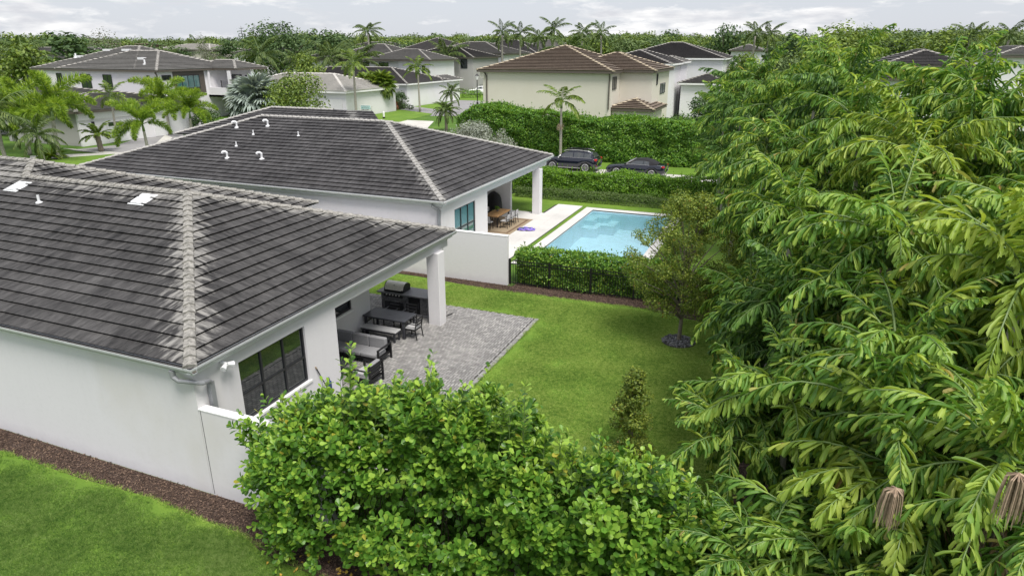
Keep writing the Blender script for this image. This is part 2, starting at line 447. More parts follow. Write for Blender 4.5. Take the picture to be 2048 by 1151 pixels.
def road_mat(name, col, nscale=3.0):
    m, nt, b = new_mat(name)
    p = pos(nt)
    c = ramp(nt, noise(nt, p, 0.35, 6), [(0.3, tuple(x * 0.82 for x in col)), (0.7, tuple(x * 1.08 for x in col))])
    c = mix(nt, ramp(nt, noise(nt, p, 40, 3), [(0.4, 0.0), (0.7, 0.25)]), c, tuple(x * 0.6 for x in col))
    L(nt, c, b.inputs['Base Color']); b.inputs['Roughness'].default_value = 0.85
    bump(nt, b, noise(nt, p, 60, 3), 0.3, 0.01)
    return m
M['concrete'] = road_mat('pale_concrete', (0.56, 0.545, 0.51))
M['drive'] = road_mat('grey_paver_drive', (0.27, 0.265, 0.27))
M['deck'] = road_mat('white_deck_stone', (0.64, 0.625, 0.61))

def grass_mat(name, a, b_, c_, yel):
    m, nt, b = new_mat(name)
    p = pos(nt)
    big = noise(nt, p, 0.38, 5, 0.6)
    med = noise(nt, p, 2.1, 5, 0.65)
    fine = noise(nt, p, 26, 5, 0.7)
    f = math_(nt, 'ADD', math_(nt, 'ADD', math_(nt, 'MULTIPLY', big, 0.42), math_(nt, 'MULTIPLY', med, 0.26)), math_(nt, 'MULTIPLY', fine, 0.32))
    c = ramp(nt, f, [(0.36, a), (0.5, b_), (0.60, c_), (0.68, yel)])
    at = N(nt, 'ShaderNodeAttribute', attribute_name='rnd')
    c = mix(nt, 1.0, c, ramp(nt, at.outputs['Fac'], [(0.0, 1.0), (0.001, (0.72, 0.8, 0.8)), (1.0, (1.35, 1.25, 1.1))]), 'MULTIPLY')
    L(nt, c, b.inputs['Base Color']); b.inputs['Roughness'].default_value = 0.8
    b.inputs['Specular IOR Level'].default_value = 0.15
    bump(nt, b, fine, 0.8, 0.03)
    return m
M['grass'] = grass_mat('lawn_grass', (0.085, 0.165, 0.024), (0.125, 0.220, 0.030), (0.170, 0.265, 0.040), (0.22, 0.30, 0.060))
M['ground'] = grass_mat('far_ground', (0.050, 0.105, 0.018), (0.075, 0.150, 0.022), (0.115, 0.20, 0.028), (0.16, 0.2, 0.05))
def blade_mat(tint=(1, 1, 1)):
    m, nt, b = new_mat('grass_blade'); p = pos(nt)
    at = N(nt, 'ShaderNodeAttribute', attribute_name='rnd')
    f = math_(nt, 'ADD', math_(nt, 'MULTIPLY', noise(nt, p, 0.42, 5, 0.65), 0.28), math_(nt, 'MULTIPLY', noise(nt, p, 7.0, 5, 0.8), 0.50))
    f = math_(nt, 'ADD', f, math_(nt, 'MULTIPLY', at.outputs['Fac'], 0.22))
    c = ramp(nt, f, [(0.37, (0.12, 0.25, 0.045)), (0.46, (0.30, 0.45, 0.090)), (0.55, (0.52, 0.62, 0.15)), (0.65, (0.72, 0.76, 0.27))]); c = mix(nt, 1.0, c, tint, 'MULTIPLY')
    L(nt, c, b.inputs['Base Color']); b.inputs['Roughness'].default_value = .7; b.inputs['Specular IOR Level'].default_value = .2
    t = N(nt, 'ShaderNodeBsdfTranslucent'); L(nt, c, t.inputs['Color']); ms = N(nt, 'ShaderNodeMixShader'); ms.inputs[0].default_value = .45
    L(nt, b.outputs[0], ms.inputs[1]); L(nt, t.outputs[0], ms.inputs[2]); out = [x for x in nt.nodes if x.type == 'OUTPUT_MATERIAL'][0]; L(nt, ms.outputs[0], out.inputs['Surface'])
    return m
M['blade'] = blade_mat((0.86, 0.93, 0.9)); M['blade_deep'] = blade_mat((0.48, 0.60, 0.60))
def mulch_mat():
    m, nt, b = new_mat('bark_mulch'); p = pos(nt)
    v = N(nt, 'ShaderNodeTexVoronoi'); v.inputs['Scale'].default_value = 34; L(nt, mapping(nt, p, (1, 2.2, 1), rot=(0, 0, 0.5)), v.inputs['Vector'])
    sepv = N(nt, 'ShaderNodeSeparateColor'); L(nt, v.outputs['Color'], sepv.inputs[0])
    c = ramp(nt, sepv.outputs[0], [(0.0, (0.022, 0.014, 0.010)), (0.6, (0.065, 0.038, 0.028)), (0.9, (0.13, 0.085, 0.065)), (1.0, (0.24, 0.17, 0.13))])
    L(nt, c, b.inputs['Base Color']); b.inputs['Roughness'].default_value = 0.95
    bump(nt, b, v.outputs['Distance'], 0.8, 0.03); return m
M['mulch'] = mulch_mat()
M['chip'] = leaf_mat('mulch_chip', (0.035, 0.022, 0.016), (0.085, 0.052, 0.038), (0.24, 0.165, 0.12), 0.9, 0.0)
def paver_mat():
    m, nt, b = new_mat('grey_concrete_paver'); p = pos(nt)
    at = N(nt, 'ShaderNodeAttribute', attribute_name='rnd'); oi = N(nt, 'ShaderNodeObjectInfo')
    r = math_(nt, 'FRACT', math_(nt, 'ADD', at.outputs['Fac'], math_(nt, 'MULTIPLY', oi.outputs['Random'], 1.0)))
    big = noise(nt, p, 0.5, 5)
    f = math_(nt, 'ADD', math_(nt, 'MULTIPLY', r, 0.5), math_(nt, 'MULTIPLY', big, 0.45))
    c = ramp(nt, f, [(0.15, (0.20, 0.193, 0.193)), (0.5, (0.30, 0.292, 0.288)), (0.88, (0.46, 0.445, 0.43))])
    c = mix(nt, ramp(nt, noise(nt, p, 60, 4), [(0.45, 0), (0.7, 0.35)]), c, (0.12, 0.12, 0.12))
    L(nt, c, b.inputs['Base Color']); b.inputs['Roughness'].default_value = 0.8
    bump(nt, b, noise(nt, p, 80, 3), 0.3, 0.004); return m
M['paver'] = paver_mat()
M['sand'] = plain('dark_joint_sand', (0.05, 0.048, 0.045), 0.95, var=0.2)
M['pool_tile'] = plain('pale_blue_pool_plaster', (0.62, 0.75, 0.81), 0.6, var=0.06, nscale=1.5)
def water_mat():
    m, nt, b = new_mat('pool_water'); p = pos(nt)
    b.inputs['Base Color'].default_value = (0.50, 0.84, 0.90, 1); b.inputs['Roughness'].default_value = 0.02
    b.inputs['IOR'].default_value = 1.33; b.inputs['Transmission Weight'].default_value = 1.0
    h = math_(nt, 'ADD', noise(nt, mapping(nt, p, (1.3, 2.6, 1)), 1.6, 4, 0.55), math_(nt, 'MULTIPLY', noise(nt, p, 9, 3), 0.18))
    bump(nt, b, h, 0.35, 0.05)
    tr = N(nt, 'ShaderNodeBsdfTransparent'); tr.inputs['Color'].default_value = (0.70, 0.88, 0.92, 1)
    ms = N(nt, 'ShaderNodeMixShader'); ms.inputs[0].default_value = 0.55
    gl = N(nt, 'ShaderNodeBsdfGlossy'); gl.inputs['Roughness'].default_value = 0.03; gl.inputs['Color'].default_value = (1, 1, 1, 1)
    fr = N(nt, 'ShaderNodeFresnel'); fr.inputs['IOR'].default_value = 1.75
    bp = [x for x in nt.nodes if x.type == 'BUMP'][0]
    L(nt, bp.outputs[0], gl.inputs['Normal']); L(nt, bp.outputs[0], fr.inputs['Normal'])
    L(nt, fr.outputs[0], ms.inputs[0]); L(nt, tr.outputs[0], ms.inputs[1]); L(nt, gl.outputs[0], ms.inputs[2])
    out = [x for x in nt.nodes if x.type == 'OUTPUT_MATERIAL'][0]; L(nt, ms.outputs[0], out.inputs['Surface'])
    return m
M['water'] = water_mat()
# foliage
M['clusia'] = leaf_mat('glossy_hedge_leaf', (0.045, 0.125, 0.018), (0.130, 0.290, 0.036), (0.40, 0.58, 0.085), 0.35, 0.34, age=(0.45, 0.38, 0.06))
M['palm_near'] = leaf_mat('broad_palm_leaflet', (0.048, 0.125, 0.024), (0.150, 0.310, 0.050), (0.50, 0.62, 0.12), 0.45, 0.40, age=(0.42, 0.34, 0.13))
M['palm_near_y'] = leaf_mat('yellowish_palm_leaflet', (0.11, 0.20, 0.030), (0.25, 0.39, 0.055), (0.52, 0.60, 0.12), 0.45, 0.42, age=(0.45, 0.26, 0.11))
M['palm_shade'] = leaf_mat('shade_toned_palm_leaflet', (0.032, 0.090, 0.022), (0.080, 0.185, 0.034), (0.22, 0.37, 0.065), 0.45, 0.3)  # darker copy of the palm leaf, thicket shadow put into the colour
M['hedge'] = leaf_mat('hedge_leaf', (0.060, 0.156, 0.016), (0.135, 0.284, 0.024), (0.285, 0.483, 0.041), 0.45, 0.3)
M['bighedge'] = leaf_mat('street_hedge_leaf', (0.050, 0.150, 0.018), (0.110, 0.250, 0.026), (0.25, 0.42, 0.045), 0.45, 0.3)
M['olive'] = leaf_mat('olive_tree_leaf', (0.075, 0.130, 0.024), (0.185, 0.270, 0.046), (0.40, 0.46, 0.080), 0.5, 0.4, age=(0.36, 0.18, 0.06))
M['treeA'] = leaf_mat('dark_tree_leaf', (0.028, 0.064, 0.020), (0.060, 0.115, 0.034), (0.115, 0.185, 0.055), 0.6, 0.2)
M['treeB'] = leaf_mat('mid_tree_leaf', (0.055, 0.095, 0.030), (0.105, 0.165, 0.048), (0.175, 0.245, 0.075), 0.6, 0.2)
M['treeC'] = leaf_mat('bright_tree_leaf', (0.065, 0.115, 0.022), (0.135, 0.21, 0.034), (0.26, 0.34, 0.055), 0.55, 0.25)
M['grey_tree'] = leaf_mat('greyish_tree_leaf', (0.11, 0.12, 0.085), (0.17, 0.18, 0.13), (0.25, 0.26, 0.2), 0.6, 0.2)
M['silver'] = leaf_mat('silvery_leaf', (0.16, 0.19, 0.14), (0.28, 0.31, 0.26), (0.44, 0.47, 0.42), 0.6, 0.2)
M['bismarck'] = leaf_mat('blue_grey_fan_leaf', (0.15, 0.19, 0.17), (0.27, 0.33, 0.30), (0.42, 0.49, 0.45), 0.5, 0.15)
M['palmA'] = leaf_mat('palm_frond_green', (0.068, 0.128, 0.020), (0.135, 0.220, 0.030), (0.285, 0.369, 0.054), 0.45, 0.25)
M['palmB'] = leaf_mat('dark_coconut_frond', (0.045, 0.085, 0.020), (0.090, 0.149, 0.032), (0.195, 0.256, 0.061), 0.45, 0.2)
M['foxtail'] = leaf_mat('foxtail_frond', (0.095, 0.180, 0.020), (0.22, 0.36, 0.036), (0.44, 0.56, 0.075), 0.5, 0.35)
M['maroon'] = leaf_mat('maroon_leaf', (0.04, 0.012, 0.018), (0.09, 0.025, 0.035), (0.16, 0.05, 0.06), 0.5, 0.2)
M['redflower'] = leaf_mat('red_bloom_hedge', (0.05, 0.08, 0.015), (0.28, 0.07, 0.025), (0.42, 0.11, 0.05), 0.6, 0.2)

# ------------------------------------------------------------------ ground and setting
def sheet(name, poly, z, m, kind='structure', parent=None):
    o = link(name, MB().sheet([(p[0], p[1]) for p in poly], z), m); o['kind'] = kind; return o
R_ = 5000.0
sheet('ground', [(-R_, -R_), (R_, -R_), (R_, R_), (-R_, R_)], -0.012, M['ground'])
# main lawn round the first house and the back garden
link('lawn', MB().sheet([(-45, -6), (0.55, -6), (0.55, 27.25), (-45, 27.25)], 0.0), M['grass'])['kind'] = 'structure'
sheet('mulch_bed', [(-45, 9.35), (-19, 9.45), (-16, 9.4), (-13.5, 9.52), (-12, 9.38), (-10.5, 9.34), (-9.6, 9.0), (-8, 8.9), (-6, 9.0), (-3, 8.8), (0.5, 9), (0.5, 10.9), (-12.2, 10.9), (-12.2, 10.19), (-45, 10.19)], 0.006, M['mulch'])
sheet('mulch_bed', [(-26, 26.95), (-16, 27.0), (-12, 26.6), (-9, 26.75), (-5.2, 26.9), (-2.4, 26.3), (0.5, 26.4), (0.5, 29.6), (-11.2, 29.6), (-11.2, 27.42), (-26, 27.42)], 0.006, M['mulch'])
sheet('mulch_bed', [(-0.35, 11), (-0.2, 13.5), (-0.45, 15.5), (-0.2, 18), (-0.35, 22), (-0.3, 26.4), (4, 26.4), (4, 11)], 0.007, M['mulch'])
# pool garden
sheet('pool_lawn', [(-19.5, 41.6), (-12.2, 41.6), (-12.2, 44.78), (-4.2, 44.78), (-4.2, 29.6), (-2, 29.6), (-2, 47.2), (-19.5, 47.2)], 0.0, M['grass'])
# pool deck: large stone tiles (children), turf strip, coping, basin and water
dk = thing('pool_deck', (-14, 37, 0), 'white large format stone terrace beside the turquoise pool', 'terrace')
dk['kind'] = 'structure'; del dk['category']
link('joint_bed', MB().prism([(-22, 28.0), (-12.98, 28.0), (-12.98, 44.6), (-14.97, 44.6), (-14.97, 41.6), (-22, 41.6)], -0.10, 0.005), M['sand'], dk)
def clip_poly(poly, a, b, c):
    """keep a*x+b*y+c >= 0"""
    out = []
    for i in range(len(poly)):
        p = poly[i]; q = poly[(i + 1) % len(poly)]
        dp = a * p[0] + b * p[1] + c; dq = a * q[0] + b * q[1] + c
        if dp >= 0: out.append(p)
        if (dp >= 0) != (dq >= 0):
            t = dp / (dp - dq); out.append((p[0] + (q[0] - p[0]) * t, p[1] + (q[1] - p[1]) * t))
    return out
cnt = 0
tb = MB().box(0, 0.893, 0, 0.593, 0, 0.02); tile_me = None
for i in range(11):
    for j in range(28):
        x0 = -22 + i * 0.9 - 0.0; y0 = 28.0 + j * 0.6
        if x0 + 0.9 > -12.97 + 0.01 and x0 > -13.0: continue
        if y0 >= 41.5 and x0 < -15: continue
        wdt = min(0.893, -12.98 - x0)
        if wdt < 0.1: continue
        if tile_me is None:
            o = link('stone_tile', tb, M['deck'], dk, world=False); tile_me = o.data
        else:
            o = bpy.data.objects.new('stone_tile', tile_me); COL.objects.link(o); o.parent = dk
        o.location = (x0 + 14, y0 - 37, 0.004 + random.uniform(0, 0.002)); o.scale = (wdt / 0.893, 1, 1)
        cnt += 1
sheet('turf_strip', [(-12.90, 28.0), (-12.66, 28.0), (-12.66, 44.6), (-12.90, 44.6)], 0.012, M['grass'])
PXL, PXR, PYN, PYF = -12.05, -6.6, 31.2, 44.0
pool = thing('swimming_pool', (-9, 37, 0), 'rectangular turquoise swimming pool with white coping and corner steps', 'pool')
pb = MB()
for (x0, x1, y0, y1) in ((PXL - .605, PXL, PYN - .55, PYF + .6), (PXR, PXR + .57, PYN - .55, PYF + .6), (PXL, PXR, PYN - .55, PYN), (PXL, PXR, PYF, PYF + .6)):
    pb.box(x0, x1, y0, y1, -0.06, 0.028)
link('coping', pb, M['deck'], pool)
pb = MB().add([(PXL, PYN, 0), (PXR, PYN, 0), (PXR, PYF, 0), (PXL, PYF, 0), (PXL, PYN, -1.5), (PXR, PYN, -1.5), (PXR, PYF, -1.2), (PXL, PYF, -1.2)],
              [(4, 5, 6, 7), (0, 1, 5, 4), (1, 2, 6, 5), (2, 3, 7, 6), (3, 0, 4, 7)])
link('basin', pb, M['pool_tile'], pool)
for k, (a, b, c, d, z) in enumerate(((0.6, 1.3, 1.9, 0.9, -0.28), (1.0, 1.9, 2.6, 1.6, -0.62))):
    link('pool_step', MB().prism([(PXL, PYF), (PXL, PYF - c), (PXL + a, PYF - c), (PXL + a, PYF - d), (PXL + b, PYF - d), (PXL + b, PYF)], -1.45, z), M['pool_tile'], pool)
link('pool_water', MB().sheet([(PXL, PYN), (PXR, PYN), (PXR, PYF), (PXL, PYF)], -0.10), M['water'])['kind'] = 'structure'
# the ground sheets must not cover the basin: pool hole cut by building the ground round it
bpy.data.objects.remove(bpy.data.objects['ground'])
g = MB()
for (x0, x1, y0, y1) in ((-R_, PXL, -R_, R_), (PXR, R_, -R_, R_), (PXL, PXR, -R_, PYN), (PXL, PXR, PYF, R_)):
    g.sheet([(x0, y0), (x1, y0), (x1, y1), (x0, y1)], -0.012)
link('ground', g, M['ground'])['kind'] = 'structure'

# street, pavements, drives and lawns beyond
def quadpx(name, pts, z, m): return sheet(name, [P(px, py, 0)[:2] for px, py in pts], z, m)
sheet('road', [(-26, 53.2), (12, 53.2), (12, 59.9), (-10, 59.9), (-21.5, 60.3), (-31, 64), (-38, 70.5), (-45, 79), (-50.5, 92), (-57, 92), (-64, 84), (-52, 71), (-42, 60.5), (-34, 54)], 0.004, M['concrete'])
sheet('verge', [(-22, 60.1), (14, 59.95), (14, 64.3), (-22, 64.3)], 0.008, M['grass'])
quadpx('lawn', [(700, 247), (770, 251), (866, 228), (815, 219), (730, 227), (690, 232)], 0.010, M['grass'])
quadpx('lawn', [(828, 214), (905, 222), (900, 209), (836, 207)], 0.010, M['grass'])
quadpx('lawn', [(915, 200), (965, 202), (965, 190), (920, 189)], 0.010, M['grass'])
quadpx('driveway', [(800, 219), (868, 228), (905, 223), (826, 213)], 0.014, M['drive'])
quadpx('road', [(860, 232), (1000, 232), (1000, 203), (905, 200), (880, 215)], 0.007, M['drive'])
quadpx('sidewalk', [(660, 243), (700, 247), (700, 233), (640, 228), (600, 236)], 0.012, M['drive'])
quadpx('driveway', [(140, 300), (300, 318), (420, 262), (400, 235), (235, 290)], 0.012, M['drive'])
quadpx('sidewalk', [(120, 296), (240, 305), (300, 298), (330, 270), (345, 275), (310, 306), (200, 330), (60, 330), (60, 312), (200, 306)], 0.016, M['concrete'])
quadpx('lawn', [(90, 318), (230, 308), (200, 340), (60, 345)], 0.020, M['grass'])
# ------------------------------------------------------------------ roofs
def roof_plane(poly3, eave_dir, ex=0.40, tw=0.33, lift=0.052, aoff=0.0, gap=0.0004, jit=0.0015):
    """list of tiles (each a list of 3-D verts + faces + centre + signature) covering a planar polygon"""
    O = Vector(poly3[0]); e = Vector(eave_dir).normalized()
    n = (Vector(poly3[1]) - O).cross(Vector(poly3[2]) - O).normalized()
    if n.z < 0: n = -n
    u = n.cross(e).normalized()
    if u.z < 0: u = -u
    poly = [((Vector(p) - O).dot(e), (Vector(p) - O).dot(u)) for p in poly3]
    # orient ccw
    ar = sum(poly[i][0] * poly[(i + 1) % len(poly)][1] - poly[(i + 1) % len(poly)][0] * poly[i][1] for i in range(len(poly)))
    if ar < 0: poly = poly[::-1]
    bmax = max(p[1] for p in poly); bmin = min(p[1] for p in poly)
    amin = min(p[0] for p in poly); amax = max(p[0] for p in poly)
    out = []
    for k in range(int(math.ceil((bmax - bmin) / ex - 0.05))):
        b0 = bmin + k * ex; b1 = min(b0 + ex, bmax)
        row = clip_poly(clip_poly(poly, 0, 1, -b0), 0, -1, b1)
        if len(row) < 3: continue
        ra0 = min(p[0] for p in row); ra1 = max(p[0] for p in row)
        if tw is None: cells = [(ra0, ra1)]
        else:
            off = aoff + (k % 2) * tw / 2
            j0 = int(math.floor((ra0 - off) / tw)); j1 = int(math.ceil((ra1 - off) / tw))
            cells = [(off + j * tw, off + (j + 1) * tw) for j in range(j0, j1)]
        for (a0, a1) in cells:
            g_ = 0 if tw is None else gap
            c = clip_poly(clip_poly(row, 1, 0, -(a0 + g_)), -1, 0, a1 - g_)
            if len(c) < 3: continue
            area = abs(sum(c[i][0] * c[(i + 1) % len(c)][1] - c[(i + 1) % len(c)][0] * c[i][1] for i in range(len(c)))) / 2
            if area < 0.004: continue
            jz = random.uniform(-jit, jit); js = random.uniform(-0.006, 0.006) if tw else 0
            top = []; bot = []
            for (a, b) in c:
                h = 0.010 + lift * (1 - (b - b0) / ex) + jz
                bb = b + (js if abs(b - b0) < 1e-6 else 0)
                top.append(O + e * a + u * bb + n * h); bot.append(O + e * a + u * (bb + (0.045 if abs(b - b0) < 1e-6 else 0)) - n * 0.012)
            m_ = len(c)
            vs = top + bot
            fs = [tuple(range(m_))] + [(i, m_ + i, m_ + (i + 1) % m_, (i + 1) % m_) for i in range(m_)]
            full = (tw is not None and len(c) == 4 and area > 0.98 * (tw - 2 * gap) * ex)
            cen = sum(top, Vector((0, 0, 0))) / m_
            org = O + e * (a0 + gap) + u * b0
            out.append(dict(v=vs, f=fs, c=cen, full=full, org=org, jz=n * jz))
    return out, (e, u, n)
def emit_tiles(planes, parent, m, nobj, name='roof_tile'):
    """planes: list of (tiles, frame). nearest nobj tiles become objects, the rest one joined part"""
    allt = [(t, i) for i, (ts, fr) in enumerate(planes) for t in ts]
    def vis(t):
        d = t['c'] - CAMP
        q = d.dot(fwd); x = d.dot(rgt) / q * F + CX; y = CY - d.dot(upv) / q * F
        inside = (-20 < x < 2068) and y < 1170
        return (0 if inside else 1, d.length)
    allt.sort(key=lambda ti: vis(ti[0]))
    off = wloc(parent); shared = {}
    rest = MB()
    for idx, (t, i) in enumerate(allt):
        if idx < nobj:
            if t['full']:
                if i not in shared:
                    mb = MB().add([v - t['org'] - t['jz'] for v in t['v']], t['f'])
                    o = link(name, mb, m, parent, world=False); shared[i] = o.data
                else:
                    o = bpy.data.objects.new(name, shared[i]); COL.objects.link(o); o.parent = parent
                o.location = t['org'] + t['jz'] - off
            else:
                mb = MB().add([v - t['org'] for v in t['v']], t['f'])
                o = link(name, mb, m, parent, world=False); o.location = t['org'] - off
        else: rest.add(t['v'], t['f'])
    if rest.f: link(name, rest, m, parent)['kind'] = 'stuff'
def ridge_caps(p, q, parent, m, step=0.36, w=0.15, drop=None, obj=True, name='ridge_tile', th=0.042, joined=None):
    """overlapping angled cap tiles from low point p to high point q; drop: side fall per metre for hips"""
    p = Vector(p); q = Vector(q); t = (q - p); Ln = t.length; t.normalize()
    side = Vector((0, 0, 1)).cross(t).normalized(); up_ = t.cross(side).normalized()
    if up_.z < 0: up_ = -up_
    n = max(1, int(Ln / step)); st = Ln / n; me = None; off = wloc(parent) if parent else Vector((0, 0, 0))
    dr = 0.30 if drop is None else drop
    def cap(jw, jh):
        vs = []
        for k, (a, lf, ww) in enumerate(((-0.02, 0.052, 1.04 + jw), (st + 0.02, 0.008, 0.84))):
            for (sx, sz) in ((-w, -w * dr), (-w * 0.92, -w * dr * .92 + th * .62), (0, th), (w * 0.92, -w * dr * .92 + th * .62), (w, -w * dr)):
                vs.append(t * a + side * sx * ww + up_ * (sz + lf + jh))
            for (sx, sz) in ((w * .9, -w * dr - 0.05), (-w * .9, -w * dr - 0.05)):
                vs.append(t * a + side * sx * ww + up_ * (sz + lf))
        fs = [(i, (i + 1) % 7, 7 + (i + 1) % 7, 7 + i) for i in range(7)] + [tuple(range(7))[::-1], tuple(range(7, 14))]
        return vs, fs
    meshes = []
    for k in range(n):
        o0 = p + t * (k * st)
        vs, fs = cap(random.uniform(-.05, .05), random.uniform(-.006, .006))
        if obj:
            if len(meshes) < 3:
                o = link(name, MB().add(vs, fs), m, parent, world=False); meshes.append(o.data)
            else:
                o = bpy.data.objects.new(name, random.choice(meshes)); COL.objects.link(o); o.parent = parent
            o.location = o0 - off
        else: joined.add([v + o0 for v in vs], fs)

def wall_grid(mb, axis, plane, thick, a0, a1, z0, z1, openings):
    """wall slab at axis='x' (plane X) or 'y' (plane Y); thick signed inwards; openings (a0,a1,z0,z1)"""
    cuts = sorted(set([a0, a1] + [c for o in openings for c in o[:2]]))
    for i in range(len(cuts) - 1):
        c0, c1 = cuts[i], cuts[i + 1]
        if c1 - c0 < 1e-4: continue
        segs = [(z0, z1)]
        for (oa, ob, oz0, oz1) in openings:
            if oa <= c0 + 1e-5 and ob >= c1 - 1e-5:
                ns = []
                for (s0, s1) in segs:
                    if oz0 > s0: ns.append((s0, min(s1, oz0)))
                    if oz1 < s1: ns.append((max(s0, oz1), s1))
                segs = [s for s in ns if s[1] - s[0] > 1e-4]
        for (s0, s1) in segs:
            if axis == 'x': mb.box(plane, plane + thick, c0, c1, s0, s1)
            else: mb.box(c0, c1, plane, plane + thick, s0, s1)
def window(parent, axis, plane, a0, a1, z0, z1, cols, rows, out, m_frame, m_glass, fr=0.05, recess=0.10, name='window', split=None, mull=None):
    """framed window in a wall whose outer face lies at plane; out=+1/-1 outward direction along the axis"""
    mull = mull or fr
    f = MB(); pl = plane - out * recess
    def bx(b0, b1, y0, y1, d0, d1):
        lo, hi = pl + out * d0, pl + out * d1
        if axis == 'x': f.box(lo, hi, b0, b1, y0, y1)
        else: f.box(b0, b1, lo, hi, y0, y1)
    bx(a0, a1, z0, z0 + fr, 0, .06); bx(a0, a1, z1 - fr, z1, 0, .06)
    bx(a0, a0 + fr, z0 + fr, z1 - fr, 0, .06); bx(a1 - fr, a1, z0 + fr, z1 - fr, 0, .06)
    cw = (a1 - a0) / cols; zs = [z0 + (z1 - z0) * k / rows for k in range(rows + 1)] if split is None else [z0] + split + [z1]
    for k in range(1, cols): bx(a0 + k * cw - mull / 2, a0 + k * cw + mull / 2, z0 + fr, z1 - fr, 0, .055)
    for z in zs[1:-1]: bx(a0 + fr, a1 - fr, z - fr / 2, z + fr / 2, 0.003, .05)
    w_ = link(name, f, m_frame, parent)
    for k in range(cols):
        for r_ in range(len(zs) - 1):
            g_ = MB(); b0 = a0 + k * cw + mull * .4; b1 = a0 + (k + 1) * cw - mull * .4; q0 = zs[r_] + fr * .4; q1 = zs[r_ + 1] - fr * .4
            tlt = random.uniform(-.002, .002)
            if axis == 'x': g_.box(pl + out * (.012 + tlt), pl + out * (.022 + tlt), b0, b1, q0, q1)
            else: g_.box(b0, b1, pl + out * (.012 + tlt), pl + out * (.022 + tlt), q0, q1)
            link('pane', g_, m_glass, w_)
    return w_
def gutter_run(mb_o, mb_i, p, q, out, w_=0.13, h=0.11):
    """open gutter trough: outer metal shell and dark inner sheet; p-q along the eave, out = outward unit vector"""
    p = Vector(p); q = Vector(q); out = Vector(out); Z = Vector((0, 0, 1))
    prof = [(0, 0), (0, -h), (w_ * .75, -h), (w_, -.03), (w_, 0.012), (w_ + .014, 0.012), (w_ + .014, -.035), (w_ * .8, -h - .012), (-.012, -h - .012), (-.012, 0)]
    n = len(prof)
    mb_o.add([c + out * a + Z * b for c in (p, q) for a, b in prof], [(i, (i + 1) % n, n + (i + 1) % n, n + i) for i in range(n)] + [tuple(range(n)), tuple(range(n, 2 * n))[::-1]])
    mb_i.add([p + out * .0 + Z * (-h + .035), p + out * w_ * .9 + Z * (-h + .035), q + out * w_ * .9 + Z * (-h + .035), q + Z * (-h + .035)], [(0, 1, 2, 3)])

# ------------------------------------------------------------------ first house (foreground)
ZE, SL = 3.60, 0.34
X1, Y0, Y1 = -12.10, 10.06, 23.30            # tile edge at the eaves
dM = (Y1 - Y0) / 2
WX, WY1 = -20.35, 25.45; dW = (WY1 - Y0) / 2
XL = -44.0
apexM = (X1 - dM, Y0 + dM, ZE + SL * dM)
J = (WX - dM, Y0 + dM, ZE + SL * dM)
apexW = (WX - dW, Y0 + dW, ZE + SL * dW)
house = thing('house', (-12.25, 10.2, 0), 'nearest white single storey house with weathered black tiled roof and covered patio', 'house')
# distance lines for pale lichen: near hip, far hip, ridge, wing hip
r2 = 1 / math.sqrt(2)
M['roof1'] = roof_mat('weathered_black_roof_tile', (0.014, 0.0135, 0.014), (0.054, 0.052, 0.052), (0.36, 0.35, 0.33),
    lines=[(r2, r2, -(X1 + Y0) * r2), (r2, -r2, -(X1 - Y1) * r2, Y0 + dM - .1), (r2, -r2, -(WX - WY1) * r2, Y0 + dM - .1), (0, .8, -.8 * (Y0 + dM), -99, X1 - dM)], streak=1.0)
M['caps1'] = plain('pale_weathered_ridge_tile', (0.27, 0.26, 0.24), 0.85, var=0.5, nscale=11, bmp=0.8)
pl1 = []
pS1 = [(J[0], Y0, ZE), (X1, Y0, ZE), apexM, J]
pS2 = [(XL, Y0, ZE), (J[0], Y0, ZE), J, apexW, (XL, apexW[1], apexW[2])]
pE = [(X1, Y0, ZE), (X1, Y1, ZE), apexM]
pN = [(X1, Y1, ZE), (WX, Y1, ZE), J, apexM]
pWE = [(WX, Y1, ZE), (WX, WY1, ZE), apexW, J]
pWN = [(WX, WY1, ZE), (XL, WY1, ZE), (XL, apexW[1], apexW[2]), apexW]
for poly, ed in ((pS1, (1, 0, 0)), (pS2, (1, 0, 0)), (pE, (0, 1, 0)), (pN, (1, 0, 0)), (pWE, (0, 1, 0)), (pWN, (1, 0, 0))):
    pl1.append(roof_plane(poly, ed))
emit_tiles(pl1, house, M['roof1'], 300)
ridge_caps((X1 + .02, Y0 - .02, ZE + .03), (apexM[0], apexM[1], apexM[2] + .03), house, M['caps1'], drop=.25)
ridge_caps((X1 + .02, Y1 + .02, ZE + .03), (apexM[0], apexM[1], apexM[2] + .03), house, M['caps1'], drop=.25)
ridge_caps((apexM[0], apexM[1], apexM[2] + .03), (J[0], J[1], J[2] + .03), house, M['caps1'], drop=.3)
ridge_caps((WX, WY1, ZE + .03), (apexW[0], apexW[1], apexW[2] + .03), house, M['caps1'], drop=.25)
ridge_caps((J[0], J[1], J[2] + .03), (apexW[0], apexW[1], apexW[2] + .03), house, M['caps1'], drop=.25)
ridge_caps((apexW[0], apexW[1], apexW[2] + .03), (XL, apexW[1], apexW[2] + .03), house, M['caps1'], drop=.3)
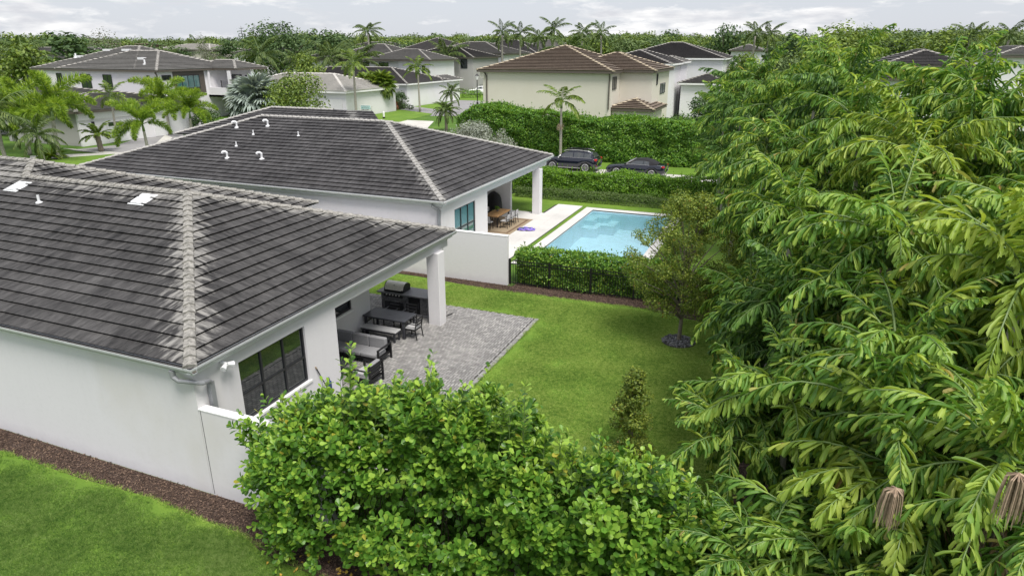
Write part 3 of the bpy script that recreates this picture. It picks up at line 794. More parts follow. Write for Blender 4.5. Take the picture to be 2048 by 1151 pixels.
# gutters and fascia
go = MB(); gi = MB()
gutter_run(go, gi, (XL, Y0 + .03, ZE + .0), (X1 + .16, Y0 + .03, ZE), (0, -1, 0), .15)
gutter_run(go, gi, (X1 - .02, Y0 - .115, ZE), (X1 - .02, Y1 + .05, ZE), (1, 0, 0), .15)
gt = link('gutter', go, M['gutter'], house); link('gutter_inside', gi, M['gutter_in'], gt)
fs_ = MB(); fs_.box(XL, -12.13, Y0 + .045, Y0 + .075, ZE - .24, ZE - .015); fs_.box(-12.155, -12.125, Y0 + .08, Y1 - .05, ZE - .24, ZE - .015)
fs_.box(XL, -12.14, Y0 + .08, 10.2, ZE - .27, ZE - .243)
link('fascia', fs_, M['white_metal'], house)
# roof underlay closing the plane below the tiles
ul = MB()
for poly in (pS1, pS2, pE, pN, pWE, pWN):
    ul.add([(x, y, z - .03) for x, y, z in poly], [tuple(range(len(poly)))])
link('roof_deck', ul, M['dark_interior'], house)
# walls
wb = MB()
XF = -12.25
wall_grid(wb, 'y', 10.20, .25, XL, XF - .25, 0, ZE - .245, [])
WIN1 = (11.60, 14.18, 1.27, 3.0)
OPEN = (15.62, 23.05, 0, 3.02)
wall_grid(wb, 'x', XF, -.25, 10.20, 23.05, 0, ZE - .245, [WIN1, OPEN])
XB = -14.55                                        # back wall of the covered patio
WIN2 = (16.85, 19.55, 1.22, 2.75)
wall_grid(wb, 'x', XB, -.25, 15.90, 20.75, 0, ZE - .3, [WIN2])
wb.box(XB, XF - .25, 15.62, 15.87, 0, ZE - .3)     # left side of the recess
wb.box(XL, XB - .25, 20.5, 20.75, 0, ZE - .3)     # end wall of the main body
wb.box(-20.7, -20.45, 20.75, 25.2, 0, ZE - .2)
link('wall', wb, M['stucco'], house)
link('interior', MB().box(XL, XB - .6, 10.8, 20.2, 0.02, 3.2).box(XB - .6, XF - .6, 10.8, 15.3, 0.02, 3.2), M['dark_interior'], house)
link('patio_ceiling', MB().box(XB, XF - .26, 15.88, 22.9, 3.03, 3.07).box(-20.4, XB - .01, 20.8, 22.9, 3.03, 3.07), M['stucco_clean'], house)
link('patio_beam', MB().box(-20.4, XF - .25, 22.75, 23.05, 3.02, ZE - .245), M['stucco'], house)
link('column', MB().rbox(-12.58, -12.06, 21.87, 22.38, 0, 3.02, .012), M['stucco_clean'], house)
link('window_sill', MB().box(XF - .1, XF + .035, 11.52, 14.26, 1.20, 1.268), M['cap'], house)
link('window_sill', MB().box(XB - .1, XB + .05, 16.8, 19.6, 1.14, 1.218), M['cap'], house)
window(house, 'x', XF, *WIN1, 3, 2, 1, M['frame'], M['glass'], fr=.06, recess=.13, split=[2.02])
window(house, 'x', XB, *WIN2, 2, 1, 1, M['frame'], M['glass'], fr=.07, recess=.10)
# downspout at the corner
dsp = MB()
dsp.tube([(-12.62, 9.99, 3.46), (-12.62, 9.99, 3.30), (-12.50, 10.02, 3.20), (-12.22, 10.08, 3.20), (-12.08, 10.14, 3.18), (-12.02, 10.26, 3.12), (-12.11, 10.52, 3.04), (-12.15, 10.60, 2.94)], [.075, .07, .055, .055, .055, .055, .055, .055], 10)
dsp.box(-12.22, -12.10, 10.53, 10.66, 0.05, 2.98)
link('downspout', dsp, M['spout'], house)
link('floodlight', MB().tube([(-12.2, 11.05, 3.28), (-12.02, 11.05, 3.24)], .05, 8).tube([(-12.05, 11.02, 3.24), (-12.0, 10.88, 3.19)], [.05, .075], 8).tube([(-12.05, 11.08, 3.24), (-12.0, 11.22, 3.19)], [.05, .075], 8), M['white_metal'], house)
# white flat roof vents and plumbing pipe on the near slope
def on_plane(px, py, Yb, zb, s):      # point where the view ray meets z = zb + s*(y-Yb)
    d = ray(px, py); t = (zb - s * Yb - CAMH) / (d.z - s * d.y); return d * t + CAMP
for (px, py) in ((286, 401), (36, 375)):
    c = on_plane(px, py, Y0, ZE, SL)
    v = MB()
    n_ = Vector((0, -SL, 1)).normalized(); u_ = Vector((0, 1, SL)).normalized(); e_ = Vector((1, 0, 0))
    def slab(mb, a0, a1, b0, b1, h0, h1):
        vs = [c + e_ * a + u_ * b + n_ * h for h in (h0, h1) for (a, b) in ((a0, b0), (a1, b0), (a1, b1), (a0, b1))]
        mb.add(vs, [(0, 3, 2, 1), (4, 5, 6, 7), (0, 1, 5, 4), (1, 2, 6, 5), (2, 3, 7, 6), (3, 0, 4, 7)])
    slab(v, -.36, .36, -.34, .36, .03, .05)
    slab(v, -.22, .22, -.30, .28, .05, .10)
    link('roof_vent', v, M['white_metal'], house)
def vent_pipe(c, h, r, parent, goose=False, name='vent_pipe'):
    v = MB()
    if goose:
        v.tube([c + Vector((0, 0, -.05)), c + Vector((0, 0, h * .5)), c + Vector((.01, -.0, h * .82)), c + Vector((-.06, -.05, h)), c + Vector((-.15, -.11, h * .98)), c + Vector((-.21, -.15, h * .82))], [r, r, r * 1.15, r * 1.3, r * 1.35, r * 1.35], 10)
    else:
        v.tube([c + Vector((0, 0, -.05)), c + Vector((0, 0, h))], r, 10)
        v.tube([c + Vector((0, 0, h * .0)), c + Vector((0, 0, h * .25))], [r * 1.9, r * 1.2], 10)
    v.lathe([(r * 2.6, -.03), (r * 2.6, .05), (r * 1.1, .09)], 12, c)
    return link(name, v, M['white_metal'], parent, smooth=False)
vent_pipe(on_plane(79, 407, Y0, ZE, SL), .30, .045, house)

# privacy wall beside the first house
pw = thing('privacy_wall', (-10.2, 10.3, 0), 'low white garden wall running from the nearest house corner into the hedge', 'wall')
link('wall_panel', MB().box(-12.235, -8.6, 10.195, 10.415, 0, 2.39), M['stucco'], pw)
link('wall_cap', MB().box(-12.245, -8.59, 10.185, 10.425, 2.392, 2.42), M['cap'], pw)
link('control_joint', MB().box(-12.19, -12.178, 10.19, 10.1945, .05, 2.38), M['dark_interior'], pw)

# ------------------------------------------------------------------ second house
ZE2, SL2 = 3.62, 0.335
A0, A1, B0, B1 = -40.3, -14.98, 27.85, 43.65
dB = (B1 - B0) / 2
house2 = thing('house', (-15.15, 27.4, 0), 'white single storey house with dark tiled hip roof and white vent pipes beside the pool', 'house')
rR = (A1 - dB, B0 + dB, ZE2 + SL2 * dB); rL = (A0 + dB, B0 + dB, ZE2 + SL2 * dB)
M['roof2'] = roof_mat('dark_grey_roof_tile', (0.020, 0.019, 0.021), (0.056, 0.054, 0.056), (0.26, 0.255, 0.245),
    lines=[(r2, r2, -(A1 + B0) * r2 + .0)], streak=.8)
M['caps2'] = plain('whitish_ridge_tile', (0.34, 0.33, 0.315), 0.85, var=0.4, nscale=10, bmp=0.7)
q1 = [(A0, B0, ZE2), (A1, B0, ZE2), rR, rL]
q2 = [(A1, B0, ZE2), (A1, B1, ZE2), rR]
q3 = [(A0, B1, ZE2), (A1, B1, ZE2), rR, rL]
q4 = [(A0, B0, ZE2), (A0, B1, ZE2), rL]
emit_tiles([roof_plane(q1, (1, 0, 0)), roof_plane(q2, (0, 1, 0)), roof_plane(q3, (1, 0, 0)), roof_plane(q4, (0, 1, 0))], house2, M['roof2'], 300)
up3 = lambda p: (p[0], p[1], p[2] + .03)
for a, b in (((A1, B0, ZE2), rR), ((A1, B1, ZE2), rR), ((A0, B0, ZE2), rL), (rL, rR)):
    ridge_caps(up3(a), up3(b), house2, M['caps2'], drop=.25)
# rear left wing of the second house
wq = P(350, 267, 4.2); wl = 5.2
W0 = Vector(wq); Wa = W0 + Vector((wl, wl, wl * SL2)); ze_w = 4.2
w1 = [tuple(W0), (W0.x + 20, W0.y, ze_w), (W0.x + 20 - wl, Wa.y, Wa.z), tuple(Wa)]
w2 = [tuple(W0), (W0.x, W0.y + 2 * wl, ze_w), tuple(Wa)]
emit_tiles([roof_plane(w1, (1, 0, 0)), roof_plane(w2, (0, 1, 0))], house2, M['roof2'], 0)
ridge_caps(up3(tuple(W0)), up3(tuple(Wa)), house2, M['caps2']); ridge_caps(up3(tuple(Wa)), up3((Wa.x + 6, Wa.y, Wa.z)), house2, M['caps2'])
link('wing_wall', MB().box(W0.x + .4, W0.x + 6, W0.y + .4, W0.y + 9.5, 0, ze_w - .05), M['stucco'], house2)
ul = MB()
for poly in (q1, q2, q3, q4, w1, w2): ul.add([(x, y, z - .03) for x, y, z in poly], [tuple(range(len(poly)))])
link('roof_deck', ul, M['dark_interior'], house2)
go = MB(); gi = MB()
gutter_run(go, gi, (A0, B0 + .03, ZE2), (A1 + .16, B0 + .03, ZE2), (0, -1, 0), .15)
gutter_run(go, gi, (A1 - .02, B0 - .11, ZE2), (A1 - .02, B1 + .05, ZE2), (1, 0, 0), .15)
gt = link('gutter', go, M['white_metal'], house2); link('gutter_inside', gi, M['gutter_in'], gt)
XF2, YF2 = -15.20, 28.05
link('fascia', MB().box(A0, A1 - .04, B0 + .045, B0 + .075, ZE2 - .26, ZE2 - .015).box(A1 - .06, A1 - .03, B0 + .08, B1 - .05, ZE2 - .26, ZE2 - .015)
     .box(A0, A1 - .05, B0 + .08, YF2, ZE2 - .29, ZE2 - .263).box(XF2, A1 - .065, YF2, B1 - .06, ZE2 - .29, ZE2 - .263), M['white_metal'], house2)
wb = MB()
wall_grid(wb, 'y', YF2, .25, A0 + .4, XF2 - .25, 0, ZE2 - .265, [])
WIN3 = (29.45, 31.90, .95, 2.85); OP2 = (33.45, 43.2, 0, 3.02)
wall_grid(wb, 'x', XF2, -.25, YF2, 43.2, 0, ZE2 - .265, [WIN3, OP2])
XB2 = -18.9
wall_grid(wb, 'x', XB2, -.25, 33.7, 43.2, 0, ZE2 - .3, [(34.6, 38.0, .02, 2.5)])
wb.box(XB2, XF2 - .25, 33.45, 33.70, 0, ZE2 - .3)
wb.box(XB2, -17.05, 41.3, 41.55, 0, ZE2 - .3)
wb.box(A0 + .4, A0 + .65, YF2 + .25, 43.2, 0, ZE2 - .3)
link('wall', wb, M['stucco_clean'], house2)
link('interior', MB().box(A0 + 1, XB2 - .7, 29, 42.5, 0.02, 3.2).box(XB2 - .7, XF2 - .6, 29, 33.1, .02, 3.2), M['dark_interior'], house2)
link('patio_ceiling', MB().box(XB2, XF2 - .26, 33.72, 43.0, 3.03, 3.07), M['stucco_clean'], house2)
link('patio_beam', MB().box(XB2, XF2 - .25, 42.9, 43.2, 3.02, ZE2 - .27), M['stucco_clean'], house2)
link('column', MB().rbox(-15.50, -14.98, 41.30, 41.82, 0, 3.02, .012), M['stucco_clean'], house2)
window(house2, 'x', XF2, *WIN3, 3, 2, 1, M['frame'], M['glass_teal'], fr=.06, recess=.10, split=[1.75])
window(house2, 'x', XB2, 34.6, 38.0, .02, 2.5, 3, 1, 1, M['frame'], M['glass'], fr=.06, recess=.10, name='sliding_door')
dsp = MB()
dsp.tube([(-15.55, 27.82, 3.47), (-15.55, 27.82, 3.33), (-15.42, 27.88, 3.24), (-15.30, 27.93, 3.2), (-15.27, 27.97, 3.08)], .055, 8); dsp.box(-15.36, -15.23, 27.9, 28.03, 0.05, 3.12)
link('downspout', dsp, M['spout'], house2)
for (px, py, kind) in ((455, 317, 1), (524, 319, 1), (474, 256, 1), (536, 253, 1), (473, 293, 0), (507, 270, 0), (597, 273, 0)):
    c = on_plane(px, py, B0, ZE2, SL2)
    vent_pipe(c, .40 if kind else .30, .058 if kind else .038, house2, bool(kind))
# privacy wall of the second house
pw2 = thing('privacy_wall', (-14.5, 27.5, 0), 'tall white garden wall between the two houses ending at the black fence', 'wall')
link('wall_panel', MB().box(-22.5, -11.50, 27.42, 27.64, 0, 2.36), M['stucco_clean'], pw2)
link('wall_cap', MB().box(-22.5, -11.49, 27.41, 27.65, 2.362, 2.385), M['cap'], pw2)
link('control_joint', MB().box(-14.84, -14.825, 27.414, 27.419, .05, 2.34), M['dark_interior'], pw2)

# ------------------------------------------------------------------ paver patio (herringbone)
patio = thing('patio', (-11, 19, 0), None, None); patio['kind'] = 'structure'
PR = -8.66; PFY = 24.08; PNY = 12.2
link('joint_sand', MB().sheet([(-12.24, PNY), (PR, PNY), (PR, PFY), (-12.24, PFY)], .010).sheet([(-17.2, 15.9), (-12.24, 15.9), (-12.24, PFY), (-17.2, PFY)], .010), M['sand'], patio)
wv = 0.10; pav = []
def inpat(x, y):
    return (PNY <= y <= PFY and -12.24 <= x <= PR - .2) or (15.9 < y < PFY and -17.2 < x < -12.2)
ia = int((-17.3) / wv); ib = int((PR) / wv) + 2
for a in range(int(-17.4 / wv), int((PR - .2) / wv) + 1):
    for b in range(int(PNY / wv), int(PFY / wv) + 1):
        k = (a - b) % 4
        x, y = a * wv, b * wv
        if k == 0: r_ = (x, x + 2 * wv, y, y + wv)
        elif k == 3: r_ = (x, x + wv, y, y + 2 * wv)
        else: continue
        cx_, cy_ = (r_[0] + r_[1]) / 2, (r_[2] + r_[3]) / 2
        if not inpat(cx_, cy_): continue
        r_ = (r_[0], min(r_[1], PR - .2), r_[2], min(r_[3], PFY))
        if r_[1] - r_[0] < .03 or r_[3] - r_[2] < .03: continue
        pav.append(r_)
y = PNY
while y < PFY:
    pav.append((PR - .2, PR, y, min(y + wv, PFY))); y += wv
def paver_vis(r_):
    cx_, cy_ = (r_[0] + r_[1]) / 2, (r_[2] + r_[3]) / 2
    hidden = cx_ < -12.3 or cy_ < 16.6 or (cx_ > -9.4 and cy_ < 16.9) or (cx_ < -11.4 and cy_ < 18.5)
    return (1 if hidden else 0, dcam(cx_, cy_, 0))
pav.sort(key=paver_vis)
pme = {}
rest = MB(); rr = []
for i, r_ in enumerate(pav):
    g_ = .009; W_, H_ = r_[1] - r_[0] - 2 * g_, r_[3] - r_[2] - 2 * g_; zt = .024 + random.uniform(-.0025, .0025)
    if i < 300:
        key = (round(W_, 3), round(H_, 3))
        if key not in pme:
            mb = MB(); c_ = .006
            mb.add([(0, 0, 0), (W_, 0, 0), (W_, H_, 0), (0, H_, 0), (c_, c_, .02), (W_ - c_, c_, .02), (W_ - c_, H_ - c_, .02), (c_, H_ - c_, .02)], [(4, 5, 6, 7), (0, 1, 5, 4), (1, 2, 6, 5), (2, 3, 7, 6), (3, 0, 4, 7)])
            o = link('paver', mb, M['paver'], patio, world=False); pme[key] = o.data
        else:
            o = bpy.data.objects.new('paver', pme[key]); COL.objects.link(o); o.parent = patio
        o.location = (r_[0] + g_ + 11, r_[2] + g_ - 19, zt - .02)
    else:
        x0, x1, y0, y1 = r_[0] + g_, r_[1] - g_, r_[2] + g_, r_[3] - g_; c_ = .006
        rest.add([(x0, y0, .005), (x1, y0, .005), (x1, y1, .005), (x0, y1, .005), (x0 + c_, y0 + c_, zt), (x1 - c_, y0 + c_, zt), (x1 - c_, y1 - c_, zt), (x0 + c_, y1 - c_, zt)], [(4, 5, 6, 7), (0, 1, 5, 4), (1, 2, 6, 5), (2, 3, 7, 6), (3, 0, 4, 7)])
        rr += [random.random()] * 8
ro = link('paver', rest, M['paver'], patio); ro['kind'] = 'stuff'
a_ = ro.data.attributes.new('rnd', 'FLOAT', 'POINT'); a_.data.foreach_set('value', np.array(rr, dtype=np.float32))
# ------------------------------------------------------------------ outdoor kitchen and furniture
ki = thing('grill_island', (-14.1, 22.75, 0), 'grey stone outdoor kitchen island with dark doors behind the white patio column', 'kitchen island')
link('island_base', MB().box(-15.15, -12.98, 22.45, 23.15, 0, .86), M['island'], ki)
link('plinth', MB().box(-15.18, -12.93, 22.38, 23.18, 0.028, .10), M['counter'], ki)
link('countertop', MB().rbox(-15.30, -12.88, 22.34, 23.30, .865, .92, .01), M['counter'], ki)
dr = link('cabinet_door', MB().box(-13.82, -13.30, 22.42, 22.445, .14, .80), M['black'], ki); link('handle', MB().box(-13.36, -13.34, 22.38, 22.415, .35, .65), M['charcoal'], dr)
dr = link('cabinet_door', MB().box(-14.98, -14.10, 22.42, 22.445, .14, .50), M['frame'], ki); link('handle', MB().box(-14.7, -14.4, 22.385, 22.415, .44, .46), M['charcoal'], dr)
for zz in (.18, .28, .38, .48, .58, .68, .78):      # stacked stone courses
    pass
gr = thing('gas_grill', (-14.5, 22.7, .93), 'stainless gas grill with rounded silver lid built into the stone island', 'grill')
g_ = MB(); n = 8
x0, x1 = -14.98, -14.10
prof = []
for k in range(n + 1):
    a = math.pi * (0.04 + 0.80 * k / n); prof.append((22.78 - .30 * math.cos(a) * 1.0, .99 + .30 * math.sin(a)))
vs = [(x0, y, z) for y, z in prof] + [(x1, y, z) for y, z in prof]; m_ = len(prof)
g_.add(vs, [(i, m_ + i, m_ + i + 1, i + 1) for i in range(m_ - 1)])
link('lid', g_, M['steel'], gr)
g_ = MB()
for xx in (x0, x1):
    s_ = -.035 if xx == x0 else .035
    pts = [(xx, y, z) for y, z in prof] + [(xx, 22.98, .95), (xx, 22.5, .95)]
    pts2 = [(xx + s_, y, z) for _, y, z in pts]; q = len(pts)
    g_.add(pts + pts2, [tuple(range(q)), tuple(range(q, 2 * q))[::-1]] + [(i, (i + 1) % q, q + (i + 1) % q, q + i) for i in range(q)])
link('lid_end', g_, M['black'], gr)
link('firebox', MB().box(x0 - .02, x1 + .02, 22.46, 23.05, .93, 1.0), M['black'], gr)
link('handle', MB().tube([(x0 + .06, 22.43, 1.03), (x1 - .06, 22.43, 1.03)], .014, 8).box(x0 + .08, x0 + .1, 22.43, 22.48, 1.02, 1.04).box(x1 - .1, x1 - .08, 22.43, 22.48, 1.02, 1.04), M['steel'], gr)
link('control_panel', MB().box(x0, x1, 22.40, 22.44, .72, .92), M['black'], gr)
link('badge', MB().lathe([(.035, 0), (.035, .006)], 12, (-14.54, 22.53, 1.20)), M['charcoal'], gr)
kn = None
for k in range(5):
    mb = MB().tube([(0, 0, 0), (0, -.035, 0)], .028, 10)
    if kn is None: kn = link('knob', mb, M['steel'], gr, world=False); o = kn
    else: o = bpy.data.objects.new('knob', kn.data); COL.objects.link(o); o.parent = gr
    o.location = (x0 + .14 + k * .15 + 14.5, 22.40 - 22.7, .82 - .93)

ZF = 0.026
dt = thing('dining_table', (-13.58, 20.6, ZF), 'charcoal slatted outdoor dining table with umbrella hole under the patio roof', 'table')
tw_, td = 1.86, .92
for k in range(16):
    x = -tw_ / 2 + .06 + k * (tw_ - .12) / 16
    o = link('slat', MB().box(x + .006, x + (tw_ - .12) / 16 - .006, -td / 2 + .05, td / 2 - .05, .715, .735), M['charcoal'], dt, world=False)
link('table_frame', MB().box(-tw_ / 2, tw_ / 2, -td / 2, -td / 2 + .05, .69, .74).box(-tw_ / 2, tw_ / 2, td / 2 - .05, td / 2, .69, .74).box(-tw_ / 2, -tw_ / 2 + .06, -td / 2 + .05, td / 2 - .05, .69, .74).box(tw_ / 2 - .06, tw_ / 2, -td / 2 + .05, td / 2 - .05, .69, .74)
     .box(-tw_ / 2 + .06, tw_ / 2 - .06, -td / 2 + .1, -td / 2 + .12, .63, .714).box(-tw_ / 2 + .06, tw_ / 2 - .06, td / 2 - .12, td / 2 - .1, .63, .714), M['charcoal'], dt, world=False)
link('umbrella_hole', MB().lathe([(.04, 0), (.04, .004)], 12, (0, 0, .736)), M['black'], dt, world=False)
for sx in (-1, 1):
    for sy in (-1, 1):
        link('leg', MB().box(sx * (tw_ / 2 - .09) - .04, sx * (tw_ / 2 - .09) + .04, sy * (td / 2 - .07) - .04, sy * (td / 2 - .07) + .04, 0, .688), M['charcoal'], dt, world=False)
bn = thing('dining_bench', (-13.58, 19.92, ZF), 'charcoal bench with pale grey cushion in front of the dining table', 'bench')
link('cushion', MB().rbox(-.78, .78, -.21, .21, .385, .45, .025), M['cushion_light'], bn, world=False)
link('bench_frame', MB().box(-.77, .77, -.20, .20, .33, .38), M['charcoal'], bn, world=False)
for sx in (-1, 1):
    for sy in (-1, 1): link('leg', MB().box(sx * .70 - .03, sx * .70 + .03, sy * .16 - .03, sy * .16 + .03, 0, .329), M['charcoal'], bn, world=False)

def dining_chair(loc, rz, label, group='charcoal dining chairs round the slatted table'):
    t = thing('dining_chair', loc, label, 'chair', group, rz)     # faces +X in its own frame
    link('seat_frame', MB().box(-.23, .23, -.25, .25, .37, .405), M['black'], t, world=False)
    link('seat_cushion', MB().rbox(-.22, .23, -.235, .235, .407, .465, .02), M['cushion_light'], t, world=False)
    for sy in (-1, 1):
        link('leg', MB().bar((.21, sy * .235, 0), (.21, sy * .235, .62), .032), M['black'], t, world=False)
        link('leg', MB().bar((-.29, sy * .235, 0), (-.22, sy * .235, .40), .032), M['black'], t, world=False)
        link('armrest', MB().box(-.26, .24, sy * .235 - .025, sy * .235 + .025, .622, .642), M['black'], t, world=False)
        link('back_post', MB().bar((-.225, sy * .235, .40), (-.31, sy * .235, .86), .03), M['black'], t, world=False)
    for k in range(3):
        z = .56 + k * .12; x = -.255 - k * .022
        link('back_slat', MB().box(x - .012, x + .012, -.22, .22, z, z + .055), M['black'], t, world=False)
    return t
dining_chair((-14.72, 20.62, ZF), 0, 'charcoal dining chair at the window end of the slatted table')
dining_chair((-12.50, 20.50, ZF), math.pi, 'charcoal dining chair with pale cushion at the lawn end of the slatted table')
dining_chair((-13.98, 21.32, ZF), -math.pi / 2, 'charcoal dining chair behind the table, nearer the house window')
dining_chair((-13.20, 21.32, ZF), -math.pi / 2, 'charcoal dining chair behind the table, nearer the white column')

sf = thing('sofa', (-13.45, 18.25, ZF), 'grey three seat outdoor sofa with black frame at the patio opening', 'sofa')   # back towards +Y
for k in range(3):
    x = -1.04 + k * .70
    link('back_cushion', MB().rbox(x, x + .685, .16, .33, .40, .80, .03), M['cushion'], sf, world=False)
    link('seat_cushion', MB().rbox(x, x + .69, -.43, .20, .27, .41, .03), M['cushion'], sf, world=False)
link('sofa_frame', MB().box(-1.08, 1.10, -.42, .40, .20, .268).box(-1.08, 1.10, .36, .40, .268, .70), M['black'], sf, world=False)
for sx in (-1.12, 1.12):
    link('armrest', MB().box(sx - .035, sx + .035, -.46, .42, .57, .60), M['black'], sf, world=False)
    for y in (-.42, .38): link('leg', MB().box(sx - .03, sx + .03, y - .03, y + .03, 0, .569), M['black'], sf, world=False)

ac = thing('armchair', (-12.05, 16.70, ZF), 'black framed outdoor armchair with grey cushions nearest the hedge', 'armchair', rz=math.pi)  # faces -X
link('seat_cushion', MB().rbox(-.30, .34, -.32, .32, .27, .41, .03), M['cushion_light'], ac, world=False)
link('back_cushion', MB().rbox(-.36, -.20, -.31, .31, .40, .78, .03), M['cushion'], ac, world=False)
link('chair_frame', MB().box(-.36, .34, -.33, .33, .20, .268), M['black'], ac, world=False)
for k in range(4): link('back_slat', MB().box(-.40, -.375, -.34, .34, .36 + k * .11, .42 + k * .11), M['black'], ac, world=False)
for sy in (-1, 1):
    link('armrest', MB().box(-.40, .36, sy * .37 - .03, sy * .37 + .03, .57, .60), M['black'], ac, world=False)
    for x in (-.38, .33): link('leg', MB().box(x - .03, x + .03, sy * .37 - .03, sy * .37 + .03, 0, .569 if x > 0 else .80), M['black'], ac, world=False)
ct = thing('coffee_table', (-13.5, 16.95, ZF), 'low charcoal coffee table in front of the grey sofa', 'coffee table')
link('table_top', MB().box(-.5, .5, -.3, .3, .33, .37), M['charcoal'], ct, world=False)
for sx in (-1, 1):
    for sy in (-1, 1): link('leg', MB().box(sx * .45 - .025, sx * .45 + .025, sy * .25 - .025, sy * .25 + .025, 0, .329), M['charcoal'], ct, world=False)

br = thing('broom', (-12.15, 14.72, 0), 'black handled broom leaning against the white wall beside the window', 'broom')
link('handle', MB().tube([(-12.05, 14.98, .12), (-12.22, 14.48, 1.50)], .016, 8), M['black'], br)
link('grip', MB().tube([(-12.221, 14.477, 1.505), (-12.232, 14.45, 1.58)], .02, 8), M['rug'], br)
link('brush_head', MB().box(-12.12, -11.98, 14.82, 15.14, .01, .13), M['blue'], br)
hb = thing('water_shooter', (-12.2, 14.95, .62), 'small navy blue item hanging on the white wall beside the broom', 'wall bag')
link('bag', MB().rbox(-12.245, -12.17, 14.86, 15.06, .55, .86, .03), M['blue'], hb)
link('strap', MB().tube([(-12.21, 14.92, .86), (-12.21, 14.90, .97), (-12.21, 14.96, 1.0), (-12.21, 15.0, .87)], .018, 6), M['blue'], hb)
gl = thing('floor_squeegee', (-12.35, 22.75, 0), 'thin dark tool lying on the pavers right of the patio column', 'garden tool')
link('shaft', MB().tube([(-12.40, 22.55, .05), (-12.22, 23.2, .05)], .02, 8), M['black'], gl)
link('blade', MB().bar((-12.50, 22.50, .06), (-12.30, 22.46, .06), .05, .06), M['black'], gl)

# ------------------------------------------------------------------ pool terrace furniture
rg = thing('outdoor_rug', (-15.9, 37.7, .027), 'tan jute outdoor rug with brown border under the wooden dining table', 'rug')
link('rug_field', MB().box(-18.2, -14.84, 35.75, 39.80, .027, .036), M['rug'], rg)
b_ = MB()
for (x0, x1, y0, y1) in ((-18.0, -15.05, 35.95, 36.1), (-18.0, -15.05, 39.45, 39.6), (-15.2, -15.05, 36.1, 39.45), (-18.0, -17.85, 36.1, 39.45)): b_.box(x0, x1, y0, y1, .0365, .039)
link('rug_border', b_, M['rug_border'], rg)
wt = thing('dining_table', (-16.5, 37.85, .04), 'honey coloured wooden dining table on the pool terrace', 'table')
for k in range(6): link('board', MB().box(-.47 + k * .157, -.47 + k * .157 + .15, -1.05, 1.05, .71, .745), M['wood'], wt, world=False)
link('apron', MB().box(-.40, .40, -.95, .95, .64, .708), M['wood'], wt, world=False)
for sx in (-1, 1):
    for sy in (-1, 1): link('leg', MB().box(sx * .36 - .035, sx * .36 + .035, sy * .9 - .035, sy * .9 + .035, 0, .639), M['black'], wt, world=False)
fp = thing('potted_plant', (-16.62, 38.1, .79), 'small green potted plant standing on the wooden dining table', 'plant')
link('pot', MB().lathe([(.06, 0), (.09, .12), (.10, .13)], 10), M['counter'], fp, world=False)
pp = RNG.normal(size=(90, 3)) * (.09, .09, .07) + (0, 0, .2)
v_, f_, r_ = leaves(pp, randdir(90) + (0, 0, .6), randdir(90), .09, .05, T_QUAD)
np_mesh('foliage', v_, f_, M['hedge'], r_, fp)
def cafe_chair(loc, rz, label):
    t = thing('patio_chair', loc, label, 'chair', 'light seated chairs round the wooden terrace table', rz)
    link('seat', MB().rbox(-.22, .22, -.22, .22, .42, .46, .015), M['cushion_light'], t, world=False)
    link('backrest', MB().rbox(-.25, -.21, -.21, .21, .56, .84, .015), M['cushion_light'], t, world=False)
    for sy in (-1, 1):
        link('leg', MB().bar((.20, sy * .2, 0), (.19, sy * .2, .42), .03), M['black'], t, world=False)
        link('leg', MB().bar((-.26, sy * .2, 0), (-.2, sy * .2, .42), .03), M['black'], t, world=False)
        link('back_post', MB().bar((-.2, sy * .2, .42), (-.24, sy * .2, .86), .03), M['black'], t, world=False)
    return t
lab = ['first', 'second', 'third']
for k, y in enumerate((37.15, 37.85, 38.55)):
    cafe_chair((-15.72, y, .04), math.pi, ('nearest', 'middle', 'farthest')[k] + ' of the three pale chairs on the pool side of the wooden table')
    cafe_chair((-17.28, y, .04), 0, ('nearest', 'middle', 'farthest')[k] + ' of the three pale chairs on the house side of the wooden table')
cafe_chair((-16.5, 36.45, .04), math.pi / 2, 'pale seated chair at the near head of the wooden table')
cg = thing('covered_grill', (-18.0, 40.7, 0), 'grill under a draped black cover against the white house wall', 'grill')
c_ = MB(); c_.lathe([(.62, .02), (.60, .3), (.56, .75), (.52, 1.02), (.42, 1.22), (.22, 1.40), (.05, 1.46)], 14)
c_.v = [(x * 1.0 + .03 * math.sin(9 * math.atan2(y, x)) * x, y * .62 + .02 * math.sin(7 * math.atan2(y, x)), z) for x, y, z in c_.v]
link('cover', c_, M['black'], cg, world=False, smooth=True)
fl = thing('pool_float', (-14.3, 37.1, .03), 'crumpled purple and blue inflatable lying on the white terrace', 'pool float')
c_ = MB()
for (cx_, cy_, R, h) in ((-.22, -.08, .22, .09), (.10, .05, .26, .12), (.32, .14, .18, .08)):
    ring = [(cx_ + R * math.cos(a), cy_ + R * math.sin(a) * .8, h * .7 + .03 * math.sin(3 * a)) for a in [2 * math.pi * k / 12 for k in range(13)]]
    c_.tube(ring, h * .62, 7, cap=False)
link('inflatable_ring', c_, M['purple'], fl, world=False, smooth=True)
link('deflated_panel', MB().tube([(-.5, -.2, .04), (-.2, -.1, .07), (.2, .1, .06), (.45, .2, .04)], [.06, .12, .1, .05], 8), M['blue'], fl, world=False, smooth=True)

